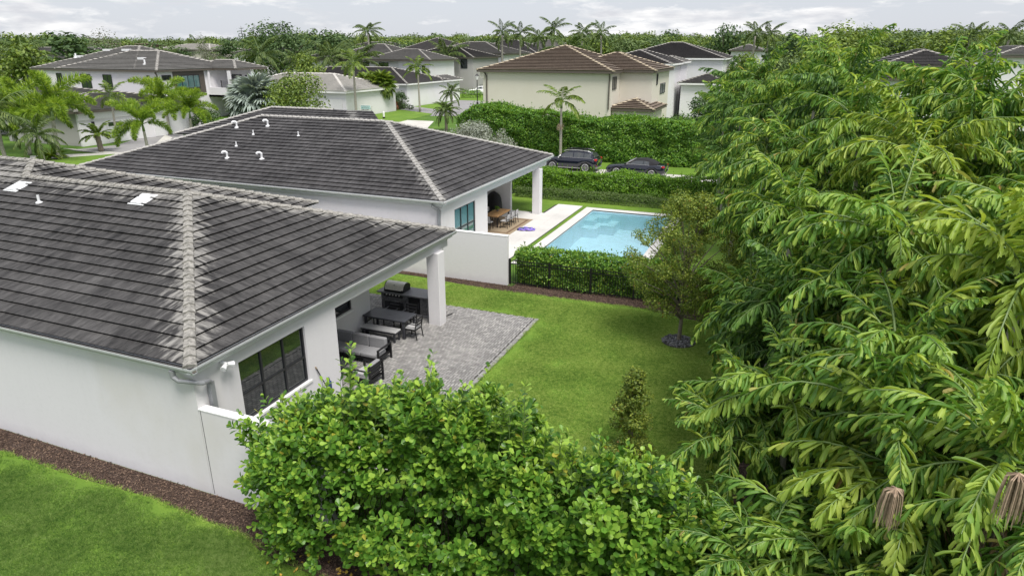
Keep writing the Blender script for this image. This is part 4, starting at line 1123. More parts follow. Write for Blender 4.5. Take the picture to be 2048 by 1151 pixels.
# ------------------------------------------------------------------ black picket fences
def fence(p, q, h, label, sp=0.115, post_sp=1.83, single=True, lim=300, pr=.019):
    p = Vector((p[0], p[1], 0)); q = Vector((q[0], q[1], 0)); t = (q - p); Ln = t.length; t.normalize()
    f = thing('picket_fence', p, label, 'fence')
    for zz in (.12, h - .20, h - .04): link('rail', MB().bar(p + Vector((0, 0, zz)), q + Vector((0, 0, zz)), .03, .034), M['black'], f)
    me = None; n = int(Ln / post_sp)
    for k in range(n + 1):
        c = p + t * (k * Ln / n)
        if me is None:
            o = link('post', MB().box(-.032, .032, -.032, .032, 0, h + .04), M['black'], f, world=False); me = o.data
        else: o = bpy.data.objects.new('post', me); COL.objects.link(o); o.parent = f
        o.location = c - p
    me = None; n = int(Ln / sp); j = MB()
    for k in range(n):
        c = p + t * ((k + .5) * sp)
        if single and k < lim:
            if me is None:
                o = link('picket', MB().box(-pr / 2, pr / 2, -pr / 2, pr / 2, .05, h - .01), M['black'], f, world=False); me = o.data
            else: o = bpy.data.objects.new('picket', me); COL.objects.link(o); o.parent = f
            o.location = c - p
        else: j.box(c.x - pr / 2, c.x + pr / 2, c.y - pr / 2, c.y + pr / 2, .05, h - .01)
    if j.f: link('picket', j, M['black'], f)['kind'] = 'stuff'
    return f
fence((-11.44, 27.60), (2.2, 27.85), 1.24, 'black picket fence in front of the low pool hedge at the end of the lawn')
fence((-19.2, 48.55), (1.0, 48.75), 1.26, 'black picket fence woven into the far pool hedge by the street', single=True)
fence((0.62, 9.5), (0.62, 27.5), 1.24, 'black picket fence along the mulch strip under the palms')
fence((-19.2, 43.4), (-19.2, 48.5), 1.26, 'short black picket fence behind the covered grill at the terrace end', single=True)

# ------------------------------------------------------------------ cars
M['navy'] = plain('dark_navy_car_paint', (0.010, 0.012, 0.024), 0.12, 0.3, var=0.05)
for q in (M['navy'],):
    b = q.node_tree.nodes['Principled BSDF']; b.inputs['Coat Weight'].default_value = 1.0; b.inputs['Coat Roughness'].default_value = .03
M['whitecar'] = plain('white_car_paint', (0.75, 0.75, 0.76), 0.2, 0.0, var=0.02)
M['carglass'] = glass_mat('car_window_glass', (0.03, 0.034, 0.036), 2.0)
M['tyre'] = plain('tyre_rubber', (0.02, 0.02, 0.02), 0.85)
M['alloy'] = plain('silver_alloy_wheel', (0.55, 0.55, 0.56), 0.35, 0.7, var=0.05)
M['redlamp'] = plain('red_lamp_lens', (0.42, 0.02, 0.02), 0.2)
M['lamp'] = plain('clear_lamp_lens', (0.6, 0.62, 0.63), 0.15)
M['softtop'] = plain('black_canvas_roof', (0.012, 0.012, 0.015), 0.9, var=.2)
def loft(rings):
    mb = MB(); n = len(rings[0])
    for r_ in rings: mb.v.extend(tuple(p) for p in r_)
    for i in range(len(rings) - 1):
        for k in range(n - 1): mb.f.append((i * n + k, i * n + k + 1, (i + 1) * n + k + 1, (i + 1) * n + k))
    mb.f.append(tuple(range(n))); mb.f.append(tuple((len(rings) - 1) * n + k for k in range(n))[::-1])
    return mb
def car(loc, rz, label, kind, paint, scale=1.0):
    """front at -X; length along X"""
    t = thing('parked_car', loc, label, 'car', None, rz)
    suv = kind == 'suv'
    # body stations: x, bottom z, shoulder z, deck z, half width
    if suv:
        st = [(-2.34, .42, .60, .66, .62), (-2.26, .30, .72, .86, .80), (-2.0, .26, .86, .97, .90), (-1.5, .26, .93, 1.03, .94), (-.95, .26, .97, 1.09, .945), (-.2, .26, .99, 1.10, .945), (.7, .26, 1.0, 1.11, .945), (1.5, .27, 1.02, 1.12, .94), (2.05, .32, 1.0, 1.12, .89), (2.27, .40, .92, 1.08, .80), (2.34, .5, .8, .95, .70)]
        wx = (-1.42, 1.40); wr = .37; top = 1.62
        cab = [(-1.05, 1.08, .78, .74), (-.45, 1.50, .74, .60), (-.1, 1.60, .73, .58), (.7, 1.63, .73, .58), (1.4, 1.58, .72, .57), (1.75, 1.48, .70, .55), (2.12, 1.12, .70, .62)]
    else:
        st = [(-2.34, .36, .52, .56, .62), (-2.24, .22, .60, .70, .80), (-2.0, .20, .70, .79, .89), (-1.5, .20, .78, .86, .925), (-.85, .20, .84, .93, .93), (-.1, .20, .86, .94, .93), (.8, .20, .88, .95, .93), (1.5, .21, .90, .97, .92), (2.05, .28, .90, .98, .87), (2.27, .36, .86, .96, .78), (2.34, .45, .75, .85, .70)]
        wx = (-1.42, 1.36); wr = .345; top = 1.36
        cab = [(-.80, .93, .74, .70), (-.15, 1.26, .70, .56), (.1, 1.33, .69, .54), (.7, 1.36, .69, .54), (1.15, 1.28, .69, .54), (1.72, .99, .70, .62)]
    rings = []
    xs = []
    for i in range(len(st) - 1):       # refine
        for u_ in (0, .5):
            xs.append(tuple(a + (b_ - a) * u_ for a, b_ in zip(st[i], st[i + 1])))
    xs.append(st[-1])
    for (x, zb, zs, zd, hw) in xs:
        # wheel arch: raise the lower edge of the side near the wheels
        za = zb
        for c in wx:
            d = abs(x - c)
            if d < wr + .07: za = max(za, math.sqrt(max(0, (wr + .07) ** 2 - d * d)) + wr * .85)
        za = min(za, zs - .12)
        half = [(0, zb), (hw * .80, zb), (hw * .90, max(zb + .03, za)), (hw, za + .05), (hw * 1.0, (za + zs) / 2), (hw * .985, zs), (hw * .93, zs + (zd - zs) * .6), (hw * .6, zd - .005), (0, zd + .01)]
        rings.append([(x, -y, z) for y, z in half] + [(x, y, z) for y, z in half[::-1][1:]])
    link('body', loft(rings), paint, t, world=False, smooth=True)
    # cabin
    zb0 = (1.05 if suv else .90)
    cr_ = []
    for (x, z, hb, ht) in cab:
        h_ = [(hb + .10, zb0), (hb + .06, zb0 + .05), (ht + .06, max(zb0 + .06, z - .07)), (ht - .04, max(zb0 + .07, z - .01)), (0, z + .02)]
        cr_.append([(x, -y, zz) for y, zz in h_] + [(x, y, zz) for y, zz in h_[::-1][1:]])
    link('roof' if suv else 'soft_top', loft(cr_), paint if suv else M['softtop'], t, world=False, smooth=True)
    # side glass, windscreen, rear glass (slightly proud of the cabin)
    for sy in (-1, 1):
        def sp(x, f):     # point on the side of the cabin
            for i in range(len(cab) - 1):
                if cab[i][0] <= x <= cab[i + 1][0]:
                    u_ = (x - cab[i][0]) / (cab[i + 1][0] - cab[i][0]); c = [a + (b_ - a) * u_ for a, b_ in zip(cab[i], cab[i + 1])]
                    z0, z1 = zb0 + .05, max(zb0 + .06, c[1] - .07)
                    return (x, sy * ((c[2] + .06) * (1 - f) + (c[3] + .06) * f + .012), z0 + (z1 - z0) * f)
        spans = [(-.78, .28), (.36, 1.18), (1.24, 1.80)] if suv else [(-.62, .62), (.66, 1.08)]
        for (xa, xb) in spans:
            g = MB(); nn = 5; lo = [sp(xa + (xb - xa) * k / nn, .06) for k in range(nn + 1)]; hi = [sp(xa + (xb - xa) * k / nn, .90) for k in range(nn + 1)]
            g.add(lo + hi, [(k, k + 1, nn + 2 + k, nn + 1 + k) for k in range(nn)]); link('side_window', g, M['carglass'], t, world=False)
        xa, xb = (-.88, 1.92) if suv else (-.66, 1.12)
        link('chrome_trim', MB().tube([sp(xa, .0)[:1] + (sp(xa, .0)[1] + sy * .01,) + sp(xa, 0)[2:], (.5, sy * (cab[3][2] + .08), zb0 + .055), sp(xb, 0)[:1] + (sp(xb, 0)[1] + sy * .01,) + sp(xb, 0)[2:]], .014, 5), M['alloy'], t, world=False)
        if suv: link('roof_rail', MB().tube([(-.55, sy * .60, 1.57), (-.3, sy * .60, 1.66), (.6, sy * .60, 1.70), (1.5, sy * .58, 1.64), (1.7, sy * .57, 1.57)], .02, 6), M['alloy'], t, world=False)
        link('mirror', MB().rbox(-.80, -.60, sy * 1.02 - .08, sy * 1.02 + .08, zb0 + .03, zb0 + .17, .03), paint, t, world=False)
        link('side_skirt', MB().box(-.95, .95, sy * .93 - .015, sy * .93 + .015, .27, .31), M['alloy'], t, world=False)
        link('headlight', MB().add([(-2.27, sy * .50, .62 if not suv else .74), (-2.14, sy * .84, .64 if not suv else .76), (-1.90, sy * .895, .72 if not suv else .86), (-2.18, sy * .6, .70 if not suv else .84)], [(0, 1, 2, 3)]), M['lamp'], t, world=False)
        link('taillight', MB().rbox(1.96, 2.30, sy * .72 - .12, sy * .72 + .155, .80 if not suv else .90, .92 if not suv else 1.06, .03), M['redlamp'], t, world=False)
        if suv: link('rear_reflector', MB().rbox(2.1, 2.31, sy * .74 - .06, sy * .74 + .08, .52, .60, .02), M['redlamp'], t, world=False)
        for c in wx:
            wh = link('wheel', MB().tube([(c, sy * (.93 - .24), wr), (c, sy * .955, wr)], wr * .985, 22), M['tyre'], t, world=False)
            rim = MB().tube([(c, sy * .956, wr), (c, sy * .957, wr)], wr * .70, 20)
            link('hub', rim, M['darkmetal'], wh, world=False)
            sp_ = MB()
            for k in range(10):
                a = k * 2 * math.pi / 10
                sp_.bar((c + wr * .12 * math.cos(a), sy * .966, wr + wr * .12 * math.sin(a)), (c + wr * .70 * math.cos(a), sy * .966, wr + wr * .70 * math.sin(a)), .035, .02)
            ring = [(c + wr * .72 * math.cos(2 * math.pi * k / 20), sy * .962, wr + wr * .72 * math.sin(2 * math.pi * k / 20)) for k in range(21)]
            sp_.tube(ring, .022, 5, cap=False); link('rim', sp_, M['alloy'], wh, world=False)
    if suv:
        link('roof_rack', MB().box(-.05, 0, -.66, .66, 1.70, 1.73).box(1.05, 1.10, -.66, .66, 1.70, 1.73).box(-.3, 1.5, -.30, -.22, 1.73, 1.77).box(-.3, 1.5, -.55, -.50, 1.73, 1.80).box(-.2, 1.4, .2, .28, 1.73, 1.77), M['black'], t, world=False)
        link('windscreen', MB().add([(-1.03, -.70, 1.12), (-1.03, .70, 1.12), (-.50, .56, 1.49), (-.50, -.56, 1.49)], [(0, 1, 2, 3)]), M['carglass'], t, world=False)
        link('rear_window', MB().add([(2.13, -.62, 1.16), (2.13, .62, 1.16), (1.84, .52, 1.47), (1.84, -.52, 1.47)], [(0, 3, 2, 1)]), M['carglass'], t, world=False)
    else:
        link('windscreen', MB().add([(-.82, -.72, .95), (-.82, .72, .95), (-.20, .58, 1.26), (-.20, -.58, 1.26)], [(0, 1, 2, 3)]), M['carglass'], t, world=False)
        link('windscreen_frame', MB().tube([(-.84, -.76, .93), (-.19, -.61, 1.275), (-.19, .61, 1.275), (-.84, .76, .93)], .03, 6), M['alloy'], t, world=False)
    link('front_grille', MB().box(-2.345, -2.30, -.42, .42, .40, .58), M['black'], t, world=False)
    link('exhaust_trim', MB().box(2.22, 2.33, -.75, .75, .32, .37), M['alloy'], t, world=False)
    t.scale = (scale,) * 3
    return t
car((-18.30, 59.1, .01), rad(-1), 'dark navy suv with roof rack parked on the street by the tall hedge', 'suv', M['navy'], 1.10)
car((-12.20, 58.4, .01), rad(-1), 'dark navy convertible with black soft top parked behind the suv', 'conv', M['navy'], 1.10)
wc = P(962, 190, 0)
car((wc.x, wc.y, .02), rad(20), 'white car on the far driveway behind the street lamp', 'suv', M['whitecar'], 1.25)
# ------------------------------------------------------------------ foliage builders
_ph = np.random.default_rng(3).random((10, 4)) * 6.28; _fr = np.random.default_rng(4).normal(size=(10, 3))
def snoise(Pn, sc):
    """smooth pseudo noise in about [-1, 1]"""
    q = np.zeros(len(Pn))
    for i in range(10): q += np.sin(Pn @ (_fr[i] * sc) + _ph[i, 0])
    return q / 4.0
def leaf_objs(parent, P0, X, Z, size, me, name='leaf'):
    off = np.array(wloc(parent)); X = norm(X); Y = norm(np.cross(Z, X)); Zn = np.cross(X, Y)
    for i in range(len(P0)):
        o = bpy.data.objects.new(name, me); COL.objects.link(o); o.parent = parent
        s = size[i]; p = P0[i] - off
        o.matrix_local = Matrix(((X[i, 0] * s, Y[i, 0] * s, Zn[i, 0] * s, p[0]), (X[i, 1] * s, Y[i, 1] * s, Zn[i, 1] * s, p[1]), (X[i, 2] * s, Y[i, 2] * s, Zn[i, 2] * s, p[2]), (0, 0, 0, 1)))
def in_frame(Pn, m=10):
    d = Pn - np.array(CAMP); q = d @ np.array(fwd); x = d @ np.array(rgt) / q * F + CX; y = CY - d @ np.array(upv) / q * F
    return (x > m) & (x < 2048 - m) & (y > m) & (y < 1151 - m) & (q > 0)
def tpl_mesh(name, tpl, wr, mat):
    tv, tf = tpl; V = tv * np.array([1, wr, 1]); return np_mesh(name, V, [tf], mat, np.full(len(V), .5), linkit=False)
def stems_mb(pts, n, rng, r=0.012):
    mb = MB()
    for i in range(n):
        p = pts[rng.integers(len(pts))]; b = np.array([p[0] + rng.normal() * .25, p[1] + rng.normal() * .15, 0.0])
        mid = (p + b) / 2 + rng.normal(size=3) * .12
        mb.tube([tuple(b), tuple(mid), tuple(p)], [r * 1.8, r * 1.3, r * .6], 4)
    return mb

# ---- the big glossy hedge in the foreground
rng = np.random.default_rng(11)
hp = [(497, 905), (530, 885), (570, 868), (620, 845), (670, 850), (720, 830), (760, 862), (800, 835), (850, 830), (900, 870), (940, 845), (985, 895), (1030, 900), (1070, 970), (1120, 1000), (1160, 1035), (1210, 1010), (1260, 1050), (1310, 1050), (1370, 1100), (1430, 1110), (1500, 1130), (1560, 1140), (1640, 1145)]
hx_ = np.array([PY(a, b, 9.6).x for a, b in hp]); hz_ = np.array([PY(a, b, 9.6).z for a, b in hp])
def htop(x): return np.interp(x, hx_, hz_)
hed = thing('clusia_hedge', (-5, 9.7, 0), 'large glossy round leaved hedge in the foreground at the end of the privacy wall', 'hedge')
def hedge_pts(n, shrink=0.0, x0=-9.75, x1=1.3):
    x = rng.uniform(x0, x1, n); th = rng.uniform(-0.35 * math.pi, 1.18 * math.pi, n)   # 0 = +y side, pi/2 top, pi = camera side
    zt = htop(x); e = 0.62
    cy = 9.86; ry = .88 - shrink; rz = zt * .5 - shrink
    c, s_ = np.cos(th), np.sin(th)
    y = cy + np.sign(c) * np.abs(c) ** e * ry; z = zt * .5 + np.sign(s_) * np.abs(s_) ** e * rz
    nrm = norm(np.stack([np.zeros(n), c / ry, s_ / rz], 1)); 
    endf = np.clip((x0 + .55 - x) / .55, 0, 1)
    nrm = norm(nrm + np.stack([-endf * 1.4, 0 * x, 0 * x], 1)); y = cy + (y - cy) * (1 - .55 * endf ** 2)
    P_ = np.stack([x, y, z], 1); P_ += nrm * (snoise(P_, 1.6) * .24 + snoise(P_, 4.5) * .15)[:, None]
    return P_, nrm
def shoots(P_, Nn, n_pair, l0, l1, sz0, sz1):
    n = len(P_); D = norm(Nn * .55 + np.array([0, 0, .75]) + rng.normal(size=(n, 3)) * .35); ln = rng.uniform(l0, l1, n)
    A = norm(np.cross(D, randdir(n, rng))); B = np.cross(D, A); out = []
    for k in range(n_pair):
        f = (k + 1) / n_pair
        for s in (1, -1):
            a = A if k % 2 == 0 else B
            open_ = 1.25 - .85 * f
            X = D * (1 - open_ * .45) + a * s * open_ + rng.normal(size=(n, 3)) * .14
            Zl = norm(D * 1.0 - a * s * .4 + rng.normal(size=(n, 3)) * .2 + np.array([0, 0, .25]))
            out.append((P_ + D * (ln * f)[:, None], X, Zl, rng.uniform(sz0, sz1, n) * (1.05 - .25 * f)))
    return [np.concatenate(q) for q in zip(*out)]
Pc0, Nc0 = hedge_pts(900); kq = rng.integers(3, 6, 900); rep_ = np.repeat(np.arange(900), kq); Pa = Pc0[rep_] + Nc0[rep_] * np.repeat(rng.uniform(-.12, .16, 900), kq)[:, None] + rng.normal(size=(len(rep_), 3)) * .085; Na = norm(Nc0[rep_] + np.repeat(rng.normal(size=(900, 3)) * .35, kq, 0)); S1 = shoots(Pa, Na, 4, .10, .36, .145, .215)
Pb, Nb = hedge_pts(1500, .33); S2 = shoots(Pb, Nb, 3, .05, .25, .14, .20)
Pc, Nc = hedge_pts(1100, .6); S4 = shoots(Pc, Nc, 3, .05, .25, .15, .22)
# long young shoots rising above the top
lo = []
def long_shoot(p0, tip, n):
    p0 = np.array(p0); tip = np.array(tip); out = []
    for k in range(n):
        f = k / (n - 1); D = norm((tip - p0)[None])[0]; p = p0 + (tip - p0) * f + rng.normal(size=3) * .01
        A = norm(np.cross(D, rng.normal(size=3))[None])[0]
        for s in (1, -1):
            X = D * .55 + A * s * (1.0 - .5 * f) + rng.normal(size=3) * .12
            out.append((p, X, norm((D - A * s * .5)[None])[0], rng.uniform(.15, .21) * (1.0 - .3 * f * f)))
    return [np.stack([o[i] for o in out]) for i in range(3)] + [np.array([o[3] for o in out])]
lsp = [(700, 690, 700, 830, 11), (735, 735, 715, 840, 7), (865, 738, 835, 830, 9), (760, 770, 750, 850, 6), (930, 778, 905, 850, 6), (645, 765, 640, 850, 6), (600, 795, 605, 860, 5), (1050, 772, 1045, 935, 11), (1093, 855, 1085, 930, 5), (1200, 870, 1200, 960, 5), (1305, 905, 1290, 1000, 6), (1382, 955, 1370, 1090, 9), (615, 790, 625, 880, 6), (680, 760, 690, 870, 7), (790, 748, 780, 860, 7), (840, 775, 845, 860, 6), (900, 795, 895, 880, 6), (950, 790, 945, 880, 6), (1020, 805, 1018, 900, 6), (1120, 880, 1115, 960, 5), (1170, 905, 1165, 990, 6), (1340, 960, 1330, 1040, 5), (1440, 1010, 1435, 1090, 5), (800, 765, 790, 840, 5), (560, 822, 575, 880, 5), (505, 865, 540, 900, 5), (970, 800, 965, 870, 5), (1010, 815, 1000, 880, 5), (1150, 890, 1140, 960, 5), (1250, 925, 1245, 990, 5), (520, 985, 570, 985, 5), (530, 930, 580, 940, 5)]
stem_mb = MB()
for (a, b, c, d, n) in lsp:
    t_ = PY(a, b, 9.6); b0 = PY(c, d, 9.6); lo.append(long_shoot(b0, t_, n + 3))
    for q_ in range(3):
        f_ = rng.uniform(.15, .6); m_ = b0 + (t_ - b0) * f_; e_ = (t_ - b0) * rng.uniform(.28, .5) + Vector(tuple(rng.normal(size=3) * .13)); lo.append(long_shoot(m_, m_ + e_, 5)); stem_mb.tube([tuple(m_), tuple(m_ + e_)], [.006, .003], 4)
    stem_mb.tube([tuple(b0 + (b0 - t_) * .4), tuple((b0 + t_) / 2), tuple(t_)], [.010, .008, .004], 5)
for k in range(330):
    i = rng.integers(len(Pa)); 
    if Na[i][2] < .1: continue
    p = Pa[i]; D = norm((Na[i] * .4 + np.array([0, 0, 1]) + rng.normal(size=3) * .25)[None])[0]; lo.append(long_shoot(p, p + D * rng.uniform(.25, .70), 6))
S3 = [np.concatenate(q) for q in zip(*lo)]
Pl, Xl, Zl, sl = [np.concatenate(q) for q in zip(S1, S2, S3, S4)]
rl = np.concatenate([np.clip(np.repeat([.12, .32, .55, .85], 2 * len(Pa)) + rng.normal(size=len(S1[0])) * .14, .02, .98), rng.uniform(.0, .5, len(S2[0])), rng.uniform(.6, .98, len(S3[0])), rng.uniform(0, .3, len(S4[0]))])  # inner layers toned darker as painted interior shade; shoot tips paler as new growth
keep = Pl[:, 2] > .08; Pl, Xl, Zl, sl, rl = Pl[keep], Xl[keep], Zl[keep], sl[keep], rl[keep]
dist = np.linalg.norm(Pl - np.array(CAMP), axis=1) + np.where(in_frame(Pl), 0, 50) + np.where(np.arange(len(Pl)) < len(S1[0]) + 1, 0, 0.3)
order = np.argsort(dist); own = order[:300]; rest_ = order[300:]
leaf_objs(hed, Pl[own], Xl[own], Zl[own], sl[own], tpl_mesh('leaf', T_OBOV, .62, M['clusia']))
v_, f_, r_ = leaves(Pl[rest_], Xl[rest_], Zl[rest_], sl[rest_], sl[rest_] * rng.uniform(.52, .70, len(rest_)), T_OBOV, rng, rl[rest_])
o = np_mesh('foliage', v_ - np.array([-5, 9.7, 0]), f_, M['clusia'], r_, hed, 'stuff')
link('young_stem', stem_mb, M['greenstem'], hed)
link('branches', stems_mb(Pc, 200, rng, .010), M['twig'], hed)

# ---- clipped hedges
def clipped_hedge(label, p, q, w_, h, leaf, dens, mat, seed, parent_name='clipped_hedge', sides=(1, 1), tpl=T_QUAD, hfun=None, rough=.06, cat='hedge', core=True, nobj=0, top_up=.9):
    rg_ = np.random.default_rng(seed); p = np.array([p[0], p[1]], float); q = np.array([q[0], q[1]], float)
    Ln = np.linalg.norm(q - p); t = (q - p) / Ln; nn = np.array([-t[1], t[0]])
    th = thing(parent_name, (p[0], p[1], 0), label, cat)
    parts = []
    def emit(n, fn):
        u, v, nr = fn(n); hh = h if hfun is None else hfun(u * Ln)
        z = v[:, 2] * hh; a = v[:, 1] * w_
        P_ = np.stack([p[0] + t[0] * u * Ln + nn[0] * a, p[1] + t[1] * u * Ln + nn[1] * a, z], 1)
        N_ = nr[:, 0:1] * np.array([t[0], t[1], 0]) + nr[:, 1:2] * np.array([nn[0], nn[1], 0]) + nr[:, 2:3] * np.array([0, 0, 1.0])
        P_ = P_ + N_ * (snoise(P_, 1.3) * rough * 1.6 + snoise(P_, 3.7) * rough)[:, None] + rg_.normal(size=P_.shape) * leaf * .35
        Z_ = norm(N_ + rg_.normal(size=P_.shape) * .55 + np.array([0, 0, .35]))
        X_ = norm(np.cross(Z_, randdir(n, rg_)) + np.array([0, 0, .35]) * top_up)
        sz = leaf * rg_.uniform(.7, 1.25, n)
        parts.append((P_, X_, Z_, sz))
    def top(n):
        u = rg_.random(n); return u, np.stack([u, rg_.uniform(-.5, .5, n), np.ones(n)], 1), np.tile([0, 0, 1.0], (n, 1))
    def side(sg):
        def f(n):
            u = rg_.random(n); return u, np.stack([u, np.full(n, .5 * sg), rg_.uniform(0.02, 1, n)], 1), np.tile([0, sg, 0.15], (n, 1))
        return f
    def end(e_):
        def f(n):
            return np.full(n, float(e_)), np.stack([np.zeros(n), rg_.uniform(-.5, .5, n), rg_.uniform(.02, 1, n)], 1), np.tile([1.0 if e_ else -1.0, 0, .1], (n, 1))
        return f
    emit(int(Ln * w_ * dens * 1.4), top)
    hm = h if hfun is None else float(np.mean(hfun(np.linspace(0, Ln, 20))))
    if sides[0]: emit(int(Ln * hm * dens), side(-1))
    if sides[1]: emit(int(Ln * hm * dens * .6), side(1))
    emit(int(w_ * hm * dens), end(0)); emit(int(w_ * hm * dens), end(1))
    # sprigs standing above the top
    ns = int(Ln * 5)
    u = rg_.random(ns); hh = np.full(ns, h) if hfun is None else hfun(u * Ln); a = rg_.uniform(-.5, .5, ns) * w_
    base = np.stack([p[0] + t[0] * u * Ln + nn[0] * a, p[1] + t[1] * u * Ln + nn[1] * a, hh], 1)
    for k in range(5):
        D = randdir(ns, rg_) * .3 + np.array([0, 0, 1.0]); parts.append((base + np.array([0, 0, 1.0]) * leaf * .7 * k * rg_.uniform(.6, 1.2, (ns, 1)), D + randdir(ns, rg_) * .6, randdir(ns, rg_), np.full(ns, leaf)))
    Pq, Xq, Zq, sq = [np.concatenate(z) for z in zip(*parts)]
    Pq[:, 2] = np.maximum(Pq[:, 2], .04)
    v_, f_, r_ = leaves(Pq, Xq, Zq, sq, sq * .55, tpl, rg_)
    np_mesh('foliage', v_ - np.array([p[0], p[1], 0]), f_, mat, r_, th, 'stuff')
    if core:     # woody inside
        mb = MB(); nb = int(Ln * 7)
        for i in range(nb):
            u = rg_.random() * Ln; a = rg_.uniform(-.3, .3) * w_; hq = (h if hfun is None else float(hfun(np.array([u]))[0])) * .92
            b0 = (p[0] + t[0] * u + nn[0] * a, p[1] + t[1] * u + nn[1] * a)
            for s_ in range(3):
                mb.tube([(b0[0], b0[1], 0), (b0[0] + rg_.normal() * .12, b0[1] + rg_.normal() * .12, hq * .5), (b0[0] + rg_.normal() * .22, b0[1] + rg_.normal() * .22, hq)], [.03, .02, .01], 3)
        link('branches', mb, M['twig'], th)
        # dense inner leaf mass
        n2 = int(Ln * hm * dens * .9)
        u = rg_.random(n2); hh = h if hfun is None else hfun(u * Ln); a = rg_.uniform(-.3, .3, n2) * w_
        P2 = np.stack([p[0] + t[0] * u * Ln + nn[0] * a, p[1] + t[1] * u * Ln + nn[1] * a, rg_.uniform(.02, .93, n2) * hh], 1)
        v2, f2, r2_ = leaves(P2, randdir(n2, rg_), randdir(n2, rg_), leaf * 1.6, leaf * 1.1, T_QUAD, rg_)
        np_mesh('inner_foliage', v2 - np.array([p[0], p[1], 0]), f2, mat, r2_, th, 'stuff')
    return th
clipped_hedge('low glossy hedge behind the black fence separating lawn from pool', (-11.25, 28.35), (2.0, 28.6), 1.0, 1.52, .11, 620, M['clusia'], 21, rough=.10, tpl=T_OBOV)
clipped_hedge('long clipped hedge at the far side of the pool garden beside the street', (-19.0, 47.75), (1.5, 47.9), 1.15, 1.85, .13, 430, M['hedge'], 22, rough=.09)
clipped_hedge('very low dark ground hedge at the foot of the far pool hedge', (-18.6, 46.35), (-3, 46.6), .8, .62, .09, 400, M['treeB'], 23, core=False)
clipped_hedge('short hedge closing the terrace corner behind the covered grill', (-19.8, 43.6), (-19.8, 47.2), 1.0, 1.9, .13, 430, M['hedge'], 24)
bx_ = np.array([0, 1.2, 4, 8, 14, 24, 40.]); bz_ = np.array([3.5, 4.5, 4.8, 4.3, 3.85, 3.75, 3.7])
clipped_hedge('tall dense green hedge running along the street behind the parked cars', (-32.6, 66.0), (6, 65.4), 3.2, 4.6, .20, 240, M['bighedge'], 25, hfun=lambda u: np.interp(u, bx_, bz_), rough=.14)

# ---- trees built from leaf clumps
def tree_mesh(seed, clumps, n, leaf, mat, trunk_pts, trunk_r, limbs, bark=None, squash=.8, tpl=T_QUAD, wr=.6):
    """returns (crown mesh, trunk mesh)"""
    rg_ = np.random.default_rng(seed); C_ = np.array([c[:3] for c in clumps], float); R_a = np.array([c[3] for c in clumps], float)
    wgt = R_a ** 2; wgt /= wgt.sum(); k = rg_.choice(len(C_), n, p=wgt); D = randdir(n, rg_); rr_ = R_a[k] * (rg_.uniform(.25, 1.0, n) ** .4) * 1.05
    P_ = C_[k] + D * np.stack([rr_, rr_, rr_ * squash], 1); P_ += (snoise(P_ / R_a.mean(), 3.0) * .12)[:, None] * D * R_a[k][:, None]
    Z_ = norm(D + rg_.normal(size=(n, 3)) * .55 + np.array([0, 0, .45])); X_ = np.cross(Z_, randdir(n, rg_)); sz = leaf * rg_.uniform(.6, 1.3, n)
    v_, f_, r_ = leaves(P_, X_, Z_, sz, sz * wr, tpl, rg_)
    cm_ = np_mesh('crown', v_, f_, mat, r_, linkit=False)
    mb = MB().tube(trunk_pts, trunk_r, 8)
    for l_ in limbs: mb.tube(l_[0], l_[1], 6)
    tm = bpy.data.meshes.new('trunk'); tm.from_pydata(mb.v, [], mb.f); tm.materials.append(bark or M['bark'])
    return cm_, tm
def place_tree(name, meshes, loc, rz, sc, label, cat='tree', group=None):
    t = thing(name, loc, label, cat, group, rz)
    for nm, me in (('crown', meshes[0]), ('trunk', meshes[1])):
        if me is None: continue
        o = bpy.data.objects.new(nm, me); COL.objects.link(o); o.parent = t
    t.scale = sc if isinstance(sc, (tuple, list)) else (sc, sc, sc)
    return t
# tree in the back garden with a ring of dark stones
rg_ = np.random.default_rng(31); cl = []
for k in range(150):
    z = rg_.uniform(1.45, 5.5); w_ = 1.95 * math.sin(math.pi * min(1, max(0.12, (z - .9) / 5.0)) ** .8) + .25
    a = rg_.uniform(0, 6.28); r_ = w_ * rg_.uniform(.35, 1.0); cl.append((r_ * math.cos(a), r_ * math.sin(a), z, rg_.uniform(.20, .40)))
lm = []
for c in cl[:44]:
    zf = max(.9, c[2] * .55); lm.append(([(0, 0, zf), (c[0] * .5, c[1] * .5, (zf + c[2]) / 2 + .1), c[:3]], [.035, .02, .008]))
tm = tree_mesh(32, cl, 30000, .082, M['olive'], [(0, 0, 0), (.03, .0, .8), (.0, .03, 1.6), (.05, 0, 3.0), (0, 0, 4.6)], [.085, .07, .06, .04, .012], lm, M['bark'], wr=.55)
place_tree('garden_tree', tm, (-3.02, 24.05, 0), .6, 1.0, 'slender olive green tree with pale trunk on the lawn in a ring of dark stones', 'tree')
rs = thing('stone_ring', (-3.02, 24.0, 0), 'ring of dark grey pebbles round the foot of the garden tree', 'stone ring')
st_me = []
for k in range(4):
    v = MB().lathe([(.01, -.02), (.05, -.012), (.055, .012), (.03, .03), (.004, .034)], 7); v.v = [(x * (1 + .3 * math.sin(k + 3 * y * 20)), y * .7, z) for x, y, z in v.v]
    me = bpy.data.meshes.new('stone'); me.from_pydata(v.v, [], v.f); me.materials.append(plain('dark_pebble', (.06 + .05 * k, .06 + .05 * k, .07 + .05 * k), .6, var=.4, nscale=9)); st_me.append(me)
